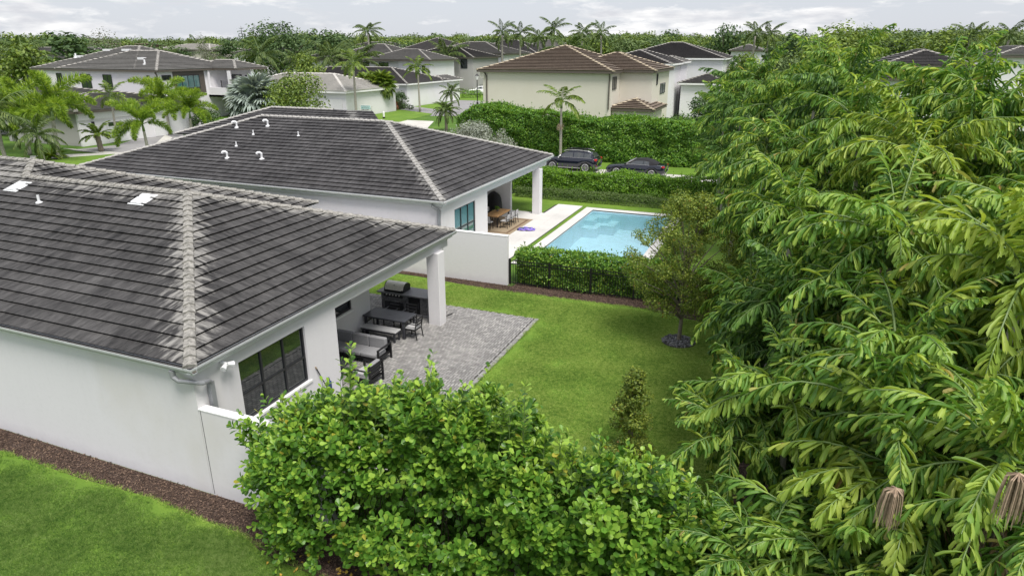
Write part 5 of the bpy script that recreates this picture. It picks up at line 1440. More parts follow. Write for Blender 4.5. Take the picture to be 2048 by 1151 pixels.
for k in range(290):
    a = rg_.uniform(0, 6.28); r_ = .60 * math.sqrt(rg_.uniform(.03, 1)); o = bpy.data.objects.new('stone', st_me[rg_.integers(4)]); COL.objects.link(o); o.parent = rs
    o.location = (r_ * math.cos(a), r_ * math.sin(a) * .95, .02 + .05 * (1 - r_ / .62) + rg_.uniform(0, .02)); o.rotation_euler = (rg_.normal() * .4, rg_.normal() * .4, rg_.uniform(0, 6.28)); o.scale = (rg_.uniform(.6, 1.25),) * 3
link('stone_bed', MB().lathe([(.63, .004), (.62, .03), (.3, .06), (.05, .07)], 24), M['sand'], rs, world=False)
# young conical shrub
cl = []
for k in range(75):
    z = 2.45 * rg_.random() ** 1.25 + .1; w_ = max(.10, .80 * (1 - z / 2.7) ** .9); a = rg_.uniform(0, 6.28); r_ = w_ * rg_.uniform(.3, 1); cl.append((r_ * math.cos(a) + .02 * z, r_ * math.sin(a), z, rg_.uniform(.12, .26)))
lm = [([(0, 0, c[2] * .4), (c[0] * .6, c[1] * .6, c[2] * .8), c[:3]], [.016, .01, .005]) for c in cl[:20]]
tm = tree_mesh(33, cl, 13000, .066, M['olive'], [(0, 0, 0), (.02, 0, 1.2), (0, 0, 2.3)], [.03, .02, .006], lm, M['bark'])
place_tree('young_shrub', tm, (-2.98, 15.7, 0), 0, 1.05, 'sparse young olive brown shrub standing alone on the lawn behind the hedge', 'shrub')

# ------------------------------------------------------------------ palms
def frond_data(seed, Lf, a0, a1, n, leafL, leafW, hang, start=.16, fwd_=.5, side=.8, ljit=.12, ring=False, lr=(.85, 1.12)):
    """leaf placements along an arching rachis that starts at the origin and runs along +X"""
    rg_ = np.random.default_rng(seed); m_ = 14; pts = [np.zeros(3)]; tang = []
    for i in range(m_):
        a = a0 + (a1 - a0) * ((i + .5) / m_) ** 1.15; tg = np.array([math.cos(a), 0, math.sin(a)]); tang.append(tg); pts.append(pts[-1] + tg * Lf / m_)
    pts = np.array(pts); tang = np.array(tang + [tang[-1]])
    rows = []
    cnt_ = n if not ring else n
    for i in range(cnt_):
        s = start + (1 - start) * (i + .5) / cnt_; x = s * m_; k = min(int(x), m_ - 1); fr_ = x - k
        p = pts[k] * (1 - fr_) + pts[k + 1] * fr_; tg = tang[k]; up_ = np.array([-tg[2], 0, tg[0]])
        prof_ = math.sin(math.pi * min(1, (.12 + .86 * (s - start) / (1 - start)))) ** .45 * (1 - .25 * s)
        if not ring:
            for sg in (-1, 1):
                D = np.array([0, sg, 0]) * side + tg * (fwd_ + .6 * s * s) + up_ * .15 + np.array([0, 0, -1.0]) * hang * rg_.uniform(.7, 1.3) + rg_.normal(size=3) * ljit
                Zn = up_ * .9 + np.array([0, sg, 0]) * .5 + np.array([0, 0, .4]) + rg_.normal(size=3) * .25
                rows.append((p, D, Zn, leafL * prof_ * rg_.uniform(*lr), leafW * rg_.uniform(.7, 1.25)))
        else:
            for j in range(5):
                a = rg_.uniform(0, 6.28); D = (np.array([0, 1, 0]) * math.cos(a) + up_ * math.sin(a)) + tg * fwd_ + np.array([0, 0, -hang]) + rg_.normal(size=3) * ljit
                rows.append((p, D, randdir(1, rg_)[0], leafL * prof_ * rg_.uniform(.8, 1.1), leafW))
    # terminal leaflet
    Pq = np.array([r[0] for r in rows]); Xq = norm(np.array([r[1] for r in rows])); Zq = norm(np.array([r[2] for r in rows])); Lq = np.array([r[3] for r in rows]); Wq = np.array([r[4] for r in rows])
    return dict(P=Pq, X=Xq, Z=Zq, L=Lq, W=Wq, pts=pts)
def rachis_mb(pts, r0, r1): 
    return MB().tube([tuple(p) for p in pts[::2]], list(np.linspace(r0, r1, len(pts[::2]))), 5)
def frond_mesh(fd, tpl, mat, stem, r0, r1, seed=0, name='frond'):
    rg_ = np.random.default_rng(seed); v_, f_, r_ = leaves(fd['P'], fd['X'], fd['Z'], fd['L'], fd['W'], tpl, rg_)
    rb = rachis_mb(fd['pts'], r0, r1); q = [f for f in rb.f if len(f) == 4]
    V = np.concatenate([v_, np.array(rb.v)]); F2 = np.array(q) + len(v_)
    me = np_mesh(name, V, [f_, F2], mat, np.concatenate([r_, np.full(len(rb.v), .5)]), linkit=False)
    me.materials.append(stem); mi = np.zeros(len(f_) + len(F2), np.int32); mi[len(f_):] = 1; me.polygons.foreach_set('material_index', mi); return me
def class_fronds(elevs, nvar, tpl, mat, stem, r0, r1, seed, **kw):
    out = []
    for i, (a0, a1) in enumerate(elevs):
        for j in range(nvar):
            fd = frond_data(seed + i * 10 + j, a0=rad(a0), a1=rad(a1), **kw); out.append((fd, frond_mesh(fd, tpl, mat, stem, r0, r1, seed + i * 10 + j), i))
    return out
EL = [(82, 20), (62, -15), (38, -45), (12, -68), (-15, -80)]
nearF = {}
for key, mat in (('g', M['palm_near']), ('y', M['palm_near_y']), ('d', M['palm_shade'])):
    nearF[key] = class_fronds(EL, 2, T_FISH, mat, M['greenstem'], .026, .006, {'g': 100, 'y': 200, 'd': 300}[key], Lf=2.1, n=46, leafL=.45, leafW=.058, hang=.85, ljit=.46, fwd_=.72, lr=(.5, 1.2))
for key, mat in (('g', M['palm_near']), ('y', M['palm_near_y']), ('d', M['palm_shade'])):
    nearF['f' + key] = class_fronds(EL, 2, T_FISH, mat, M['greenstem'], .022, .005, {'g': 150, 'y': 250, 'd': 350}[key], Lf=2.1, n=52, leafL=.40, leafW=.044, hang=.95, ljit=.50, fwd_=.72, lr=(.5, 1.25))
dead_f = [frond_mesh(frond_data(400 + j, Lf=1.9, a0=rad(-35), a1=rad(-88), n=24, leafL=.42, leafW=.05, hang=1.0, ljit=.3), T_LANCE, M['dead'], M['tan'], .025, .006, j) for j in range(2)]
fish_leaf = {k: tpl_mesh('leaflet', T_FISH, .18, m_) for k, m_ in (('g', M['palm_near']), ('y', M['palm_near_y']), ('d', M['palm_shade']))}
rach_me = {}
def near_palm(x, y, h, sc, key, label, seed, split=0, nf=13, dead=0, stalk=0, lean=(0, 0), wind=True):
    rg_ = np.random.default_rng(seed)
    t = thing('broadleaf_palm', (x, y, 0), label, 'palm', None); kf = key if y < 16.5 else 'f' + key
    cx_, cy_ = lean; top = Vector((cx_, cy_, h))
    mb = MB().tube([(0, 0, 0), (cx_ * .3, cy_ * .3, h * .4), (cx_ * .7, cy_ * .7, h * .75), (cx_ * .95, cy_ * .95, h - .5)], [.085, .075, .065, .06], 8)
    link('trunk', mb, M['palmbark'], t, world=False)
    link('crownshaft', MB().tube([(cx_ * .95, cy_ * .95, h - .52), (cx_ * .98, cy_ * .98, h - .25), tuple(top)], [.085, .075, .04], 8), M['greenstem'], t, world=False, smooth=True)
    tops = [(top, nf, sc)]
    for ks in range(3 if h > 2.8 else 1):
        a = rg_.uniform(0, 6.28); r_ = rg_.uniform(.5, 1.15); h2 = h * rg_.uniform(.55, .93); tp = Vector((cx_ + r_ * math.cos(a), cy_ + r_ * math.sin(a), h2))
        o = link('trunk', MB().tube([(r_ * .3 * math.cos(a), r_ * .3 * math.sin(a), 0), (tp.x * .7, tp.y * .7, h2 * .5), (tp.x, tp.y, h2)], [.07, .06, .05], 6), M['greenstem'], t, world=False); tops.append((tp, 15, sc * .92))
    base_a = rg_.uniform(0, 6.28)
    # azimuth facing the camera first for the split fronds
    fr = []
    for k in range(nf):
        e_ = [0, 1, 1, 2, 2, 2, 3, 3, 3, 4, 1, 2, 3, 3, 2, 4][k % 16]; a = base_a + k * 2.399 + rg_.normal() * .2; fr.append((e_, a))
    camdir = math.atan2(-(y), -(x))
    def facing(a): return math.cos(a - camdir)
    rank = sorted(range(nf), key=lambda i: -facing(fr[i][1]) - (.4 if fr[i][0] in (1, 2) else 0))
    for r_i, i in enumerate(rank):
        e_, a = fr[i]; fd, me, _ = nearF[kf][e_ * 2 + rg_.integers(2)]
        s_ = sc * rg_.uniform(.85, 1.12)
        if r_i < split:
            kk = ('r', id(me))
            if kk not in rach_me:
                o = link('frond', rachis_mb(fd['pts'], .026, .006), M['greenstem'], t, world=False); rach_me[kk] = o.data
            else: o = bpy.data.objects.new('frond', rach_me[kk]); COL.objects.link(o); o.parent = t
            o.location = top; o.rotation_euler = (0, 0, a); o.scale = (s_,) * 3
            X = fd['X']; Y = norm(np.cross(fd['Z'], X)); Zn = np.cross(X, Y)
            for q in range(len(X)):
                s2 = fd['L'][q]; ww = fd['W'][q] / .18; c = bpy.data.objects.new('leaflet', fish_leaf[key]); COL.objects.link(c); c.parent = o; p = fd['P'][q]
                c.matrix_local = Matrix(((X[q, 0] * s2, Y[q, 0] * ww, Zn[q, 0] * s2, p[0]), (X[q, 1] * s2, Y[q, 1] * ww, Zn[q, 1] * s2, p[1]), (X[q, 2] * s2, Y[q, 2] * ww, Zn[q, 2] * s2, p[2]), (0, 0, 0, 1)))
        else:
            o = bpy.data.objects.new('frond', me); COL.objects.link(o); o.parent = t; o.location = top; o.rotation_euler = (0, 0, a); o.scale = (s_,) * 3
    for tp, n2, s2_ in tops[1:]:
        a0_ = rg_.uniform(0, 6.28)
        for k in range(n2):
            e_ = [0, 1, 2, 3, 3, 2, 1, 4, 3, 2][k % 10]; fd, me, _ = nearF[kf][e_ * 2 + rg_.integers(2)]; o = bpy.data.objects.new('frond', me); COL.objects.link(o); o.parent = t
            o.location = tp; o.rotation_euler = (0, 0, a0_ + k * 2.399 + rg_.normal() * .3); o.scale = (s2_ * rg_.uniform(.8, 1.1),) * 3
    for k in range(dead):
        o = bpy.data.objects.new('dry_frond', dead_f[k % 2]); COL.objects.link(o); o.parent = t; o.location = top - Vector((0, 0, .5)); o.rotation_euler = (0, 0, camdir + rg_.normal() * 1.1); o.scale = (sc * .9,) * 3; o['label'] = 'dry brown frond hanging below the crown'
    for k in range(stalk):
        a = camdir + rg_.normal() * .8; mb = MB(); c0 = top + Vector((.14 * math.cos(a), .14 * math.sin(a), -.55))
        for j in range(46):
            aa = a + rg_.normal() * .8; r1_ = rg_.uniform(.05, .22); mb.tube([tuple(c0), tuple(c0 + Vector((r1_ * math.cos(aa), r1_ * math.sin(aa), -.12))), tuple(c0 + Vector((r1_ * 1.2 * math.cos(aa), r1_ * 1.2 * math.sin(aa), -.40))), tuple(c0 + Vector((r1_ * 1.25 * math.cos(aa), r1_ * 1.25 * math.sin(aa), -.72 - rg_.uniform(0, .15))))], [.010, .009, .007, .004], 3)
        link('flower_stalk', mb, M['tan'], t, world=False)
    return t
# (x, y, crown height, scale, tone, split fronds, dead, stalks, label)
NP_ = [
 (0.75, 12.6, 3.9, .98, 'g', 5, 0, 0, 'low bright green palm reaching leftmost over the lawn from the mulch strip'),
 (1.15, 9.6, 3.1, .95, 'g', 5, 0, 0, 'low lime green palm at the bottom edge beside the foreground hedge'),
 (2.55, 10.2, 4.3, 1.0, 'y', 5, 1, 1, 'palm with a tan flower stalk and yellowing fronds near the bottom right'),
 (3.6, 9.2, 5.3, .95, 'g', 5, 2, 1, 'palm with thick green stem and tan flower stalk at the lower right edge'),
 (2.0, 11.9, 5.7, 1.05, 'g', 5, 1, 1, 'mid height palm with long drooping fronds in the middle of the right thicket'),
 (3.5, 12.0, 7.1, 1.05, 'y', 4, 0, 0, 'palm with yellow green folded fronds at the right edge of the picture'),
 (0.9, 15.2, 5.0, .95, 'd', 4, 1, 0, 'dark green palm behind the low bright palm beside the lawn'),
 (2.4, 14.6, 7.0, 1.05, 'g', 4, 0, 1, 'tall palm with heavy hanging fronds in the centre of the thicket'),
 (4.2, 14.2, 7.2, 1.0, 'g', 3, 0, 0, 'tall upright palm near the top right with light stiff fronds'),
 (5.4, 12.8, 6.2, 1.0, 'd', 0, 1, 0, 'shaded palm partly cut by the right edge below the tall ones'),
 (0.7, 18.3, 6.5, 1.0, 'g', 3, 0, 0, 'palm with pale arching fronds right of the garden tree'),
 (2.9, 17.6, 8.1, 1.05, 'y', 3, 1, 0, 'tall palm with orange brown tinted fronds near the top of the thicket'),
 (5.2, 17.0, 7.0, 1.05, 'g', 2, 0, 0, 'tall bright palm rising against the black roofs at right'),
 (0.2, 21.6, 7.0, 1.0, 'g', 2, 0, 0, 'palm crown just right of the garden tree top'),
 (2.2, 21.0, 8.3, 1.1, 'g', 2, 0, 0, 'palm with feathery bright top left of the tallest fronds'),
 (4.4, 20.6, 9.0, 1.1, 'g', 0, 0, 0, 'tall light green palm at the upper middle of the thicket'),
 (7.2, 20.0, 7.2, 1.1, 'y', 0, 0, 0, 'yellow green palm at the upper right corner'),
 (-0.4, 25.0, 7.4, 1.0, 'g', 0, 0, 0, 'palm drooping over the picket fence behind the garden tree'),
 (1.6, 25.0, 8.7, 1.1, 'd', 0, 0, 0, 'deep green palm behind the fence end'),
 (4.0, 25.0, 9.0, 1.15, 'g', 0, 0, 0, 'tall palm making the left peak of the skyline'),
 (-0.9, 30.0, 8.3, 1.1, 'g', 0, 0, 0, 'palm at the pool garden corner with soft pale fronds'),
 (2.2, 30.5, 9.4, 1.15, 'g', 0, 0, 0, 'palm behind the pool hedge under the left peak'),
 (-2.2, 35.0, 7.6, 1.05, 'd', 0, 0, 0, 'palm leaning over the right end of the pool'),
 (0.6, 35.5, 9.2, 1.15, 'g', 0, 0, 0, 'palm beyond the pool with rounded bright crown'),
 (-3.6, 40.5, 7.0, 1.1, 'g', 0, 0, 0, 'leftmost far palm reaching towards the street hedge'),
 (-1.6, 42.0, 8.8, 1.15, 'g', 0, 0, 0, 'far palm rising in front of the dark tree by the beige house'),
 (-3.8, 46.0, 8.2, 1.1, 'd', 0, 0, 0, 'farthest palm of the thicket beside the far picket fence'),
 (1.8, 41.0, 9.4, 1.2, 'y', 0, 0, 0, 'far palm with yellowish crown behind the pool'),
 (5.6, 30.0, 8.0, 1.2, 'g', 0, 0, 0, 'far palm below the gap where the black roofs show'),
 (8.8, 28.0, 7.4, 1.2, 'g', 0, 0, 0, 'far palm at right under the black roofs'),
 (6.8, 15.6, 7.0, 1.1, 'd', 0, 0, 0, 'dark palm at the right border behind the folded yellow fronds'),
 (9.5, 21.0, 7.6, 1.2, 'g', 0, 0, 0, 'rightmost far palm mostly hidden at the right border'),
 (0.2, 11.0, 1.9, .8, 'g', 3, 0, 0, 'small young palm on the mulch by the bottom of the picket fence'),
 (2.0, 8.4, 2.6, .9, 'g', 3, 2, 0, 'young palm with pale dry fronds at the very bottom of the thicket'),
 (3.4, 8.0, 3.6, .9, 'd', 2, 2, 0, 'young dark palm under the flower stalks at the bottom right corner'),
 (0.9, 13.9, 2.4, .8, 'd', 2, 0, 0, 'young shaded palm beside the fence pole'),
]
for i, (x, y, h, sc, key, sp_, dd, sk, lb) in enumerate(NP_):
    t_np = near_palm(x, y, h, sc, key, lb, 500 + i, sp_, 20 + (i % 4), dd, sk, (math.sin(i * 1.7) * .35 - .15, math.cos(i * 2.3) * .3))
# dense undergrowth filling the thicket
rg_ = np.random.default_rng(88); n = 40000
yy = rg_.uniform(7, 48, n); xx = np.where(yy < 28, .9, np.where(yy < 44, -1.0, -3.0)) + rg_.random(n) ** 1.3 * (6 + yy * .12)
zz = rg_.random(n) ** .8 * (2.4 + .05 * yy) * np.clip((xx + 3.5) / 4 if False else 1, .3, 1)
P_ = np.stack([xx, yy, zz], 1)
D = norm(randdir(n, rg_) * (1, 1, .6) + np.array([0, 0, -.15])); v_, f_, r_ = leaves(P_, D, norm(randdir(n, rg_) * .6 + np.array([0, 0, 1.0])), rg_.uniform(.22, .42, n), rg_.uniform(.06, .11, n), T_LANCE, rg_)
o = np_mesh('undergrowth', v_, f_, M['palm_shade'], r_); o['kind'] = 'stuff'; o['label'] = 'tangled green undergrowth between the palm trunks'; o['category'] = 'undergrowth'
# thick green stems and hanging flower stalks at the lower right
t_np = [o for o in bpy.data.objects if o.get('label', '').startswith('palm with thick green stem')][0]
rg_ = np.random.default_rng(91)
def mop(c0, L_, n, w_):
    mb = MB()
    for j in range(n):
        aa = rg_.uniform(0, 6.28); r1_ = rg_.uniform(.2, 1.0) * w_; c_, s_ = math.cos(aa), math.sin(aa)
        mb.tube([tuple(c0), tuple(c0 + Vector((r1_ * .8 * c_, r1_ * .8 * s_, -.10 * L_))), tuple(c0 + Vector((r1_ * c_, r1_ * s_, -.5 * L_))), tuple(c0 + Vector((r1_ * 1.05 * c_, r1_ * 1.05 * s_, -L_ * rg_.uniform(.85, 1.1))))], [.009, .008, .007, .004], 3)
    return mb
for (px, py, Y_, L_) in ((1792, 975, 8.5, .55), (2038, 945, 8.0, .62)):
    link('flower_stalk', mop(PY(px, py, Y_), L_, 75, .16), M['tan'], t_np)
for (a, b, c, d, Y_) in ():
    p1, p0 = PY(a, b, Y_), PY(c, d, Y_); link('trunk', MB().tube([(p0.x, p0.y, 0), tuple(p0), tuple((p0 + p1) / 2 + Vector((.02, 0, 0))), tuple(p1)], [.08, .075, .085, .05], 8), M['greenstem'], t_np, smooth=True)
for (px, py, Y_, rz_) in ():
    o = bpy.data.objects.new('dry_frond', dead_f[0]); COL.objects.link(o); o.parent = t_np; o.location = PY(px, py, Y_) - Vector(wloc(t_np)); o.rotation_euler = (0, -.5, rz_); o.scale = (.55,) * 3; o['label'] = 'dry pale frond at the bottom of the thicket'
link('garden_pole', MB().tube([(.35, 14.4, 0), (.30, 14.4, 2.3)], .035, 8), M['charcoal'])
props(bpy.data.objects['garden_pole'], 'slim grey pole standing in the mulch under the low palms', 'pole')

# ------------------------------------------------------------------ lawn blades, wood chips and fallen leaves
def gn_instancer(o, sources):
    ng = bpy.data.node_groups.new('scatter', 'GeometryNodeTree')
    ng.interface.new_socket('Geometry', in_out='INPUT', socket_type='NodeSocketGeometry'); ng.interface.new_socket('Geometry', in_out='OUTPUT', socket_type='NodeSocketGeometry')
    gi_ = ng.nodes.new('NodeGroupInput'); go_ = ng.nodes.new('NodeGroupOutput'); iop = ng.nodes.new('GeometryNodeInstanceOnPoints')
    g2i = ng.nodes.new('GeometryNodeGeometryToInstance')
    for s in reversed(sources):
        oi = ng.nodes.new('GeometryNodeObjectInfo'); oi.inputs['Object'].default_value = s; ng.links.new(oi.outputs['Geometry'], g2i.inputs[0])
    def attr(nm, typ):
        a = ng.nodes.new('GeometryNodeInputNamedAttribute'); a.data_type = typ; a.inputs['Name'].default_value = nm; return a.outputs[0]
    ng.links.new(gi_.outputs[0], iop.inputs['Points']); ng.links.new(g2i.outputs[0], iop.inputs['Instance'])
    iop.inputs['Pick Instance'].default_value = True
    ng.links.new(attr('pick', 'INT'), iop.inputs['Instance Index']); ng.links.new(attr('rot', 'FLOAT_VECTOR'), iop.inputs['Rotation']); ng.links.new(attr('scl', 'FLOAT_VECTOR'), iop.inputs['Scale'])
    ng.links.new(iop.outputs[0], go_.inputs[0])
    md = o.modifiers.new('scatter', 'NODES'); md.node_group = ng
def scatter(name, Pn, rot, scl, pick, sources, label=None, cat=None):
    me = bpy.data.meshes.new(name); me.vertices.add(len(Pn)); me.vertices.foreach_set('co', np.asarray(Pn, np.float32).ravel())
    a = me.attributes.new('rot', 'FLOAT_VECTOR', 'POINT'); a.data.foreach_set('vector', np.asarray(rot, np.float32).ravel())
    a = me.attributes.new('scl', 'FLOAT_VECTOR', 'POINT'); a.data.foreach_set('vector', np.asarray(scl, np.float32).ravel())
    a = me.attributes.new('pick', 'INT', 'POINT'); a.data.foreach_set('value', np.asarray(pick, np.int32))
    o = bpy.data.objects.new(name, me); COL.objects.link(o); gn_instancer(o, sources); o['kind'] = 'stuff'
    if label: o['label'] = label; o['category'] = cat
    return o
rg_ = np.random.default_rng(77)
def blade_patch(n, size, h, mt):
    ra_ = size * np.sqrt(rg_.random(n)) ; an_ = rg_.uniform(0, 6.283, n); P_ = np.stack([ra_ * np.cos(an_), ra_ * np.sin(an_), np.zeros(n)], 1); D = norm(np.stack([rg_.normal(size=n) * .55, rg_.normal(size=n) * .55, np.ones(n)], 1))
    v_, f_, r_ = leaves(P_, D, randdir(n, rg_) * (1, 1, .1), rg_.uniform(.5, 1.2, n) * h, .011, T_BLADE, rg_)
    me = np_mesh('blades', v_, f_, mt, r_, linkit=False); return bpy.data.objects.new('blades', me)
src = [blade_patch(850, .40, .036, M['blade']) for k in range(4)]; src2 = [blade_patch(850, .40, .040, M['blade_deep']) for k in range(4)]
def in_poly(x, y, poly):
    c = np.zeros(len(x), bool); j = len(poly) - 1
    for i in range(len(poly)):
        xi, yi = poly[i]; xj, yj = poly[j]
        c ^= ((yi > y) != (yj > y)) & (x < (xj - xi) * (y - yi) / (yj - yi + 1e-12) + xi); j = i
    return c
def grass_on(x0, x1, y0, y1, keep, name, label, src=src):
    n = int((x1 - x0) * (y1 - y0) * 17); gx = rg_.uniform(x0, x1, n); gy = rg_.uniform(y0, y1, n)
    k = np.ones(n, bool)
    for a in range(0, 8): k &= keep(gx + .22 * math.cos(a * .785), gy + .22 * math.sin(a * .785))
    gx, gy = gx[k], gy[k]; n = len(gx)
    Pn = np.stack([gx, gy, np.zeros(n)], 1); rot = np.stack([np.zeros(n), np.zeros(n), rg_.uniform(0, 6.28, n)], 1)
    return scatter(name, Pn, rot, rg_.uniform(.75, 1.2, (n, 1)) * np.ones((n, 3)), rg_.integers(0, 4, n), src, label, 'grass')
def kp_near(x, y): return ((y < 9.32) & (x < -10)) | ((y < 8.95) & (x < -7)) | (y < 8.6)
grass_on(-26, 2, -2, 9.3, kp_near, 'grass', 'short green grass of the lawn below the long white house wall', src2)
def kp_back(x, y):
    return (x < -.45) & (y > 10.9) & (y < 26.55) & ~((x < -8.45) & (y < 24.2) & (y > 12.0) & (x > -17.4)) & (x > -17.5) & ~((x < -12.2) & (y < 24.2))
grass_on(-18, 0, 10.9, 26.8, kp_back, 'grass', 'short bright grass of the back garden lawn beside the paver patio')
# ragged fringe tufts along the lawn edges
def fringe(lines, name, label):
    Ps = []
    for (a, b) in lines:
        n = int(math.dist(a, b) * 26); u = rg_.random(n)[:, None]; Ps.append(np.array(a) * (1 - u) + np.array(b) * u + rg_.normal(size=(n, 2)) * .035)
    P2 = np.concatenate(Ps); n = len(P2) * 14; P2 = np.repeat(P2, 14, 0) + rg_.normal(size=(n, 2)) * .03; P_ = np.concatenate([P2, np.zeros((n, 1))], 1)
    D = norm(np.stack([rg_.normal(size=n) * .7, rg_.normal(size=n) * .7, np.ones(n)], 1))
    v_, f_, r_ = leaves(P_, D, randdir(n, rg_), rg_.uniform(.05, .10, n), .011, T_BLADE, rg_)
    o = np_mesh(name, v_, f_, M['blade'], r_); o['kind'] = 'stuff'; o['label'] = label; o['category'] = 'grass'
fringe([((PR, 12.5), (PR, PFY)), ((-13.5, PFY), (PR, PFY)), ((-30, 9.4), (-19, 9.4)), ((-19, 9.4), (-13.5, 9.5)), ((-13.5, 9.5), (-10.5, 9.3)), ((-10.5, 9.3), (-8, 8.9)), ((-8, 8.9), (-3, 8.85)), ((-26, 26.9), (-12, 26.6)), ((-12, 26.6), (-5.2, 26.85)), ((-5.2, 26.85), (-.3, 26.35)), ((-.3, 26.3), (-.3, 12))],
       'grass_fringe', 'longer grass tufts fringing the pavers and mulch beds')
# bark chips
def chips(x0, x1, yf0, yf1, n, name, label):
    x = rg_.uniform(x0, x1, n); u = rg_.random(n); y = yf0(x) * (1 - u) + yf1(x) * u
    P_ = np.stack([x, y, rg_.uniform(.01, .035, n)], 1); D = norm(np.stack([rg_.normal(size=n), rg_.normal(size=n), rg_.normal(size=n) * .25], 1))
    v_, f_, r_ = leaves(P_, D, norm(np.stack([rg_.normal(size=n) * .3, rg_.normal(size=n) * .3, np.ones(n)], 1)), rg_.uniform(.03, .11, n), rg_.uniform(.012, .035, n), T_QUAD, rg_)
    o = np_mesh(name, v_, f_, M['chip'], r_); o['kind'] = 'stuff'; o['label'] = label; o['category'] = 'mulch'
chips(-24, -6, lambda x: np.interp(x, [-45, -19, -16, -13.5, -12, -10.5, -9.6, -8, -6], [9.4, 9.5, 9.45, 9.55, 9.42, 9.38, 9.05, 8.95, 9.0]), lambda x: np.full_like(x, 10.17), 9000, 'bark_chips', 'brown bark chips of the bed below the long white wall')
chips(-18, .4, lambda x: np.interp(x, [-26, -16, -12, -9, -5.2, -2.4, .5], [26.98, 27.02, 26.65, 26.8, 26.95, 26.35, 26.4]), lambda x: np.where(x < -11.4, 27.38, 28.0), 9000, 'bark_chips', 'brown bark chips below the fence at the end of the lawn')
chips(-.3, .9, lambda x: np.full_like(x, 11.0), lambda x: np.full_like(x, 26.3), 7000, 'bark_chips', 'brown bark chips along the fence under the palms')
yl = plain('fallen_yellow_leaf', (0.50, 0.34, 0.05), .6, var=.35, nscale=3)
lt = thing('fallen_leaves', (-7.5, 8.9, 0), 'scattered yellow and orange leaves on the grass at the foot of the hedge', 'leaves')
lm_ = tpl_mesh('leaf', T_OBOV, .62, yl)
n = 46; P_ = np.stack([rg_.uniform(-9.3, -5.4, n), 9.15 - rg_.random(n) ** 2 * .9 + .15, rg_.uniform(.03, .06, n)], 1)
leaf_objs(lt, P_, randdir(n, rg_) * (1, 1, .15), norm(np.stack([rg_.normal(size=n) * .25, rg_.normal(size=n) * .25, np.ones(n)], 1)), rg_.uniform(.07, .13, n), lm_)
# ------------------------------------------------------------------ street and mid-distance planting
palmM = {}
def palm_proto(key, fr_list, nfr, h, trunk, shaft=None, seed=0, lean=(0, 0)):
    palmM[key] = dict(fr=fr_list, n=nfr, h=h, trunk=trunk, shaft=shaft, seed=seed)
def mk_trunk(h, r0, r1, mat, rough=.0):
    mb = MB(); k = 8; mb.tube([(.0, 0, h * i / k) for i in range(k + 1)], [r0 + (r1 - r0) * i / k + (rough if i % 2 else 0) for i in range(k + 1)], 8)
    me = bpy.data.meshes.new('trunk'); me.from_pydata(mb.v, [], mb.f); me.materials.append(mat); me.shade_smooth(); return me
def mk_shaft(h, L_, r, mat):
    mb = MB().tube([(0, 0, h - .05), (0, 0, h + L_ * .4), (0, 0, h + L_)], [r * 1.15, r, r * .5], 8); me = bpy.data.meshes.new('crownshaft'); me.from_pydata(mb.v, [], mb.f); me.materials.append(mat); me.shade_smooth(); return me
ELs = [(75, 5), (50, -25), (25, -50), (0, -70)]
F_ado = class_fronds(ELs, 2, T_LANCE, M['palmA'], M['greenstem'], .03, .008, 700, Lf=2.3, n=24, leafL=.62, leafW=.075, hang=.30, ljit=.12)
F_coc = class_fronds([(70, 0), (42, -40), (12, -65), (-18, -85)], 2, T_LANCE, M['palmB'], M['greenstem'], .05, .01, 720, Lf=4.3, n=32, leafL=1.0, leafW=.085, hang=.7, ljit=.10)
F_fox = class_fronds([(80, -10), (50, -50), (22, -75)], 2, T_QUAD, M['foxtail'], M['greenstem'], .05, .01, 740, Lf=3.2, n=120, leafL=.62, leafW=.045, hang=.12, ljit=.15, ring=True, fwd_=.6)
F_cyc = class_fronds([(70, 10), (45, -20), (18, -50)], 2, T_LANCE, M['palmA'], M['greenstem'], .02, .006, 760, Lf=1.2, n=22, leafL=.32, leafW=.06, hang=.1, ljit=.08)
palm_proto('ado', F_ado, 11, 4.6, mk_trunk(4.6, .14, .09, M['palmbark']), mk_shaft(4.6, .8, .10, M['greenstem']))
palm_proto('coc', F_coc, 20, 5.5, mk_trunk(5.5, .20, .14, M['palmbark'], .01))
palm_proto('fox', F_fox, 12, 2.4, mk_trunk(2.4, .15, .10, M['palmbark']), mk_shaft(2.4, .6, .10, M['greenstem']))
palm_proto('roy', F_coc, 15, 12.5, mk_trunk(12.5, .30, .2, M['palmbark']), mk_shaft(12.5, 1.2, .18, M['greenstem']))
palm_proto('cyc', F_cyc, 18, 1.0, mk_trunk(1.0, .16, .13, M['bark'], .02))
F_date = class_fronds([(70, -5), (45, -40), (15, -75), (-15, -88)], 2, T_LANCE, M['palmB'], M['greenstem'], .02, .006, 780, Lf=1.7, n=34, leafL=.34, leafW=.035, hang=.35, ljit=.10)
palm_proto('date', F_date, 34, 1.9, mk_trunk(1.9, .15, .12, M['bark'], .02))
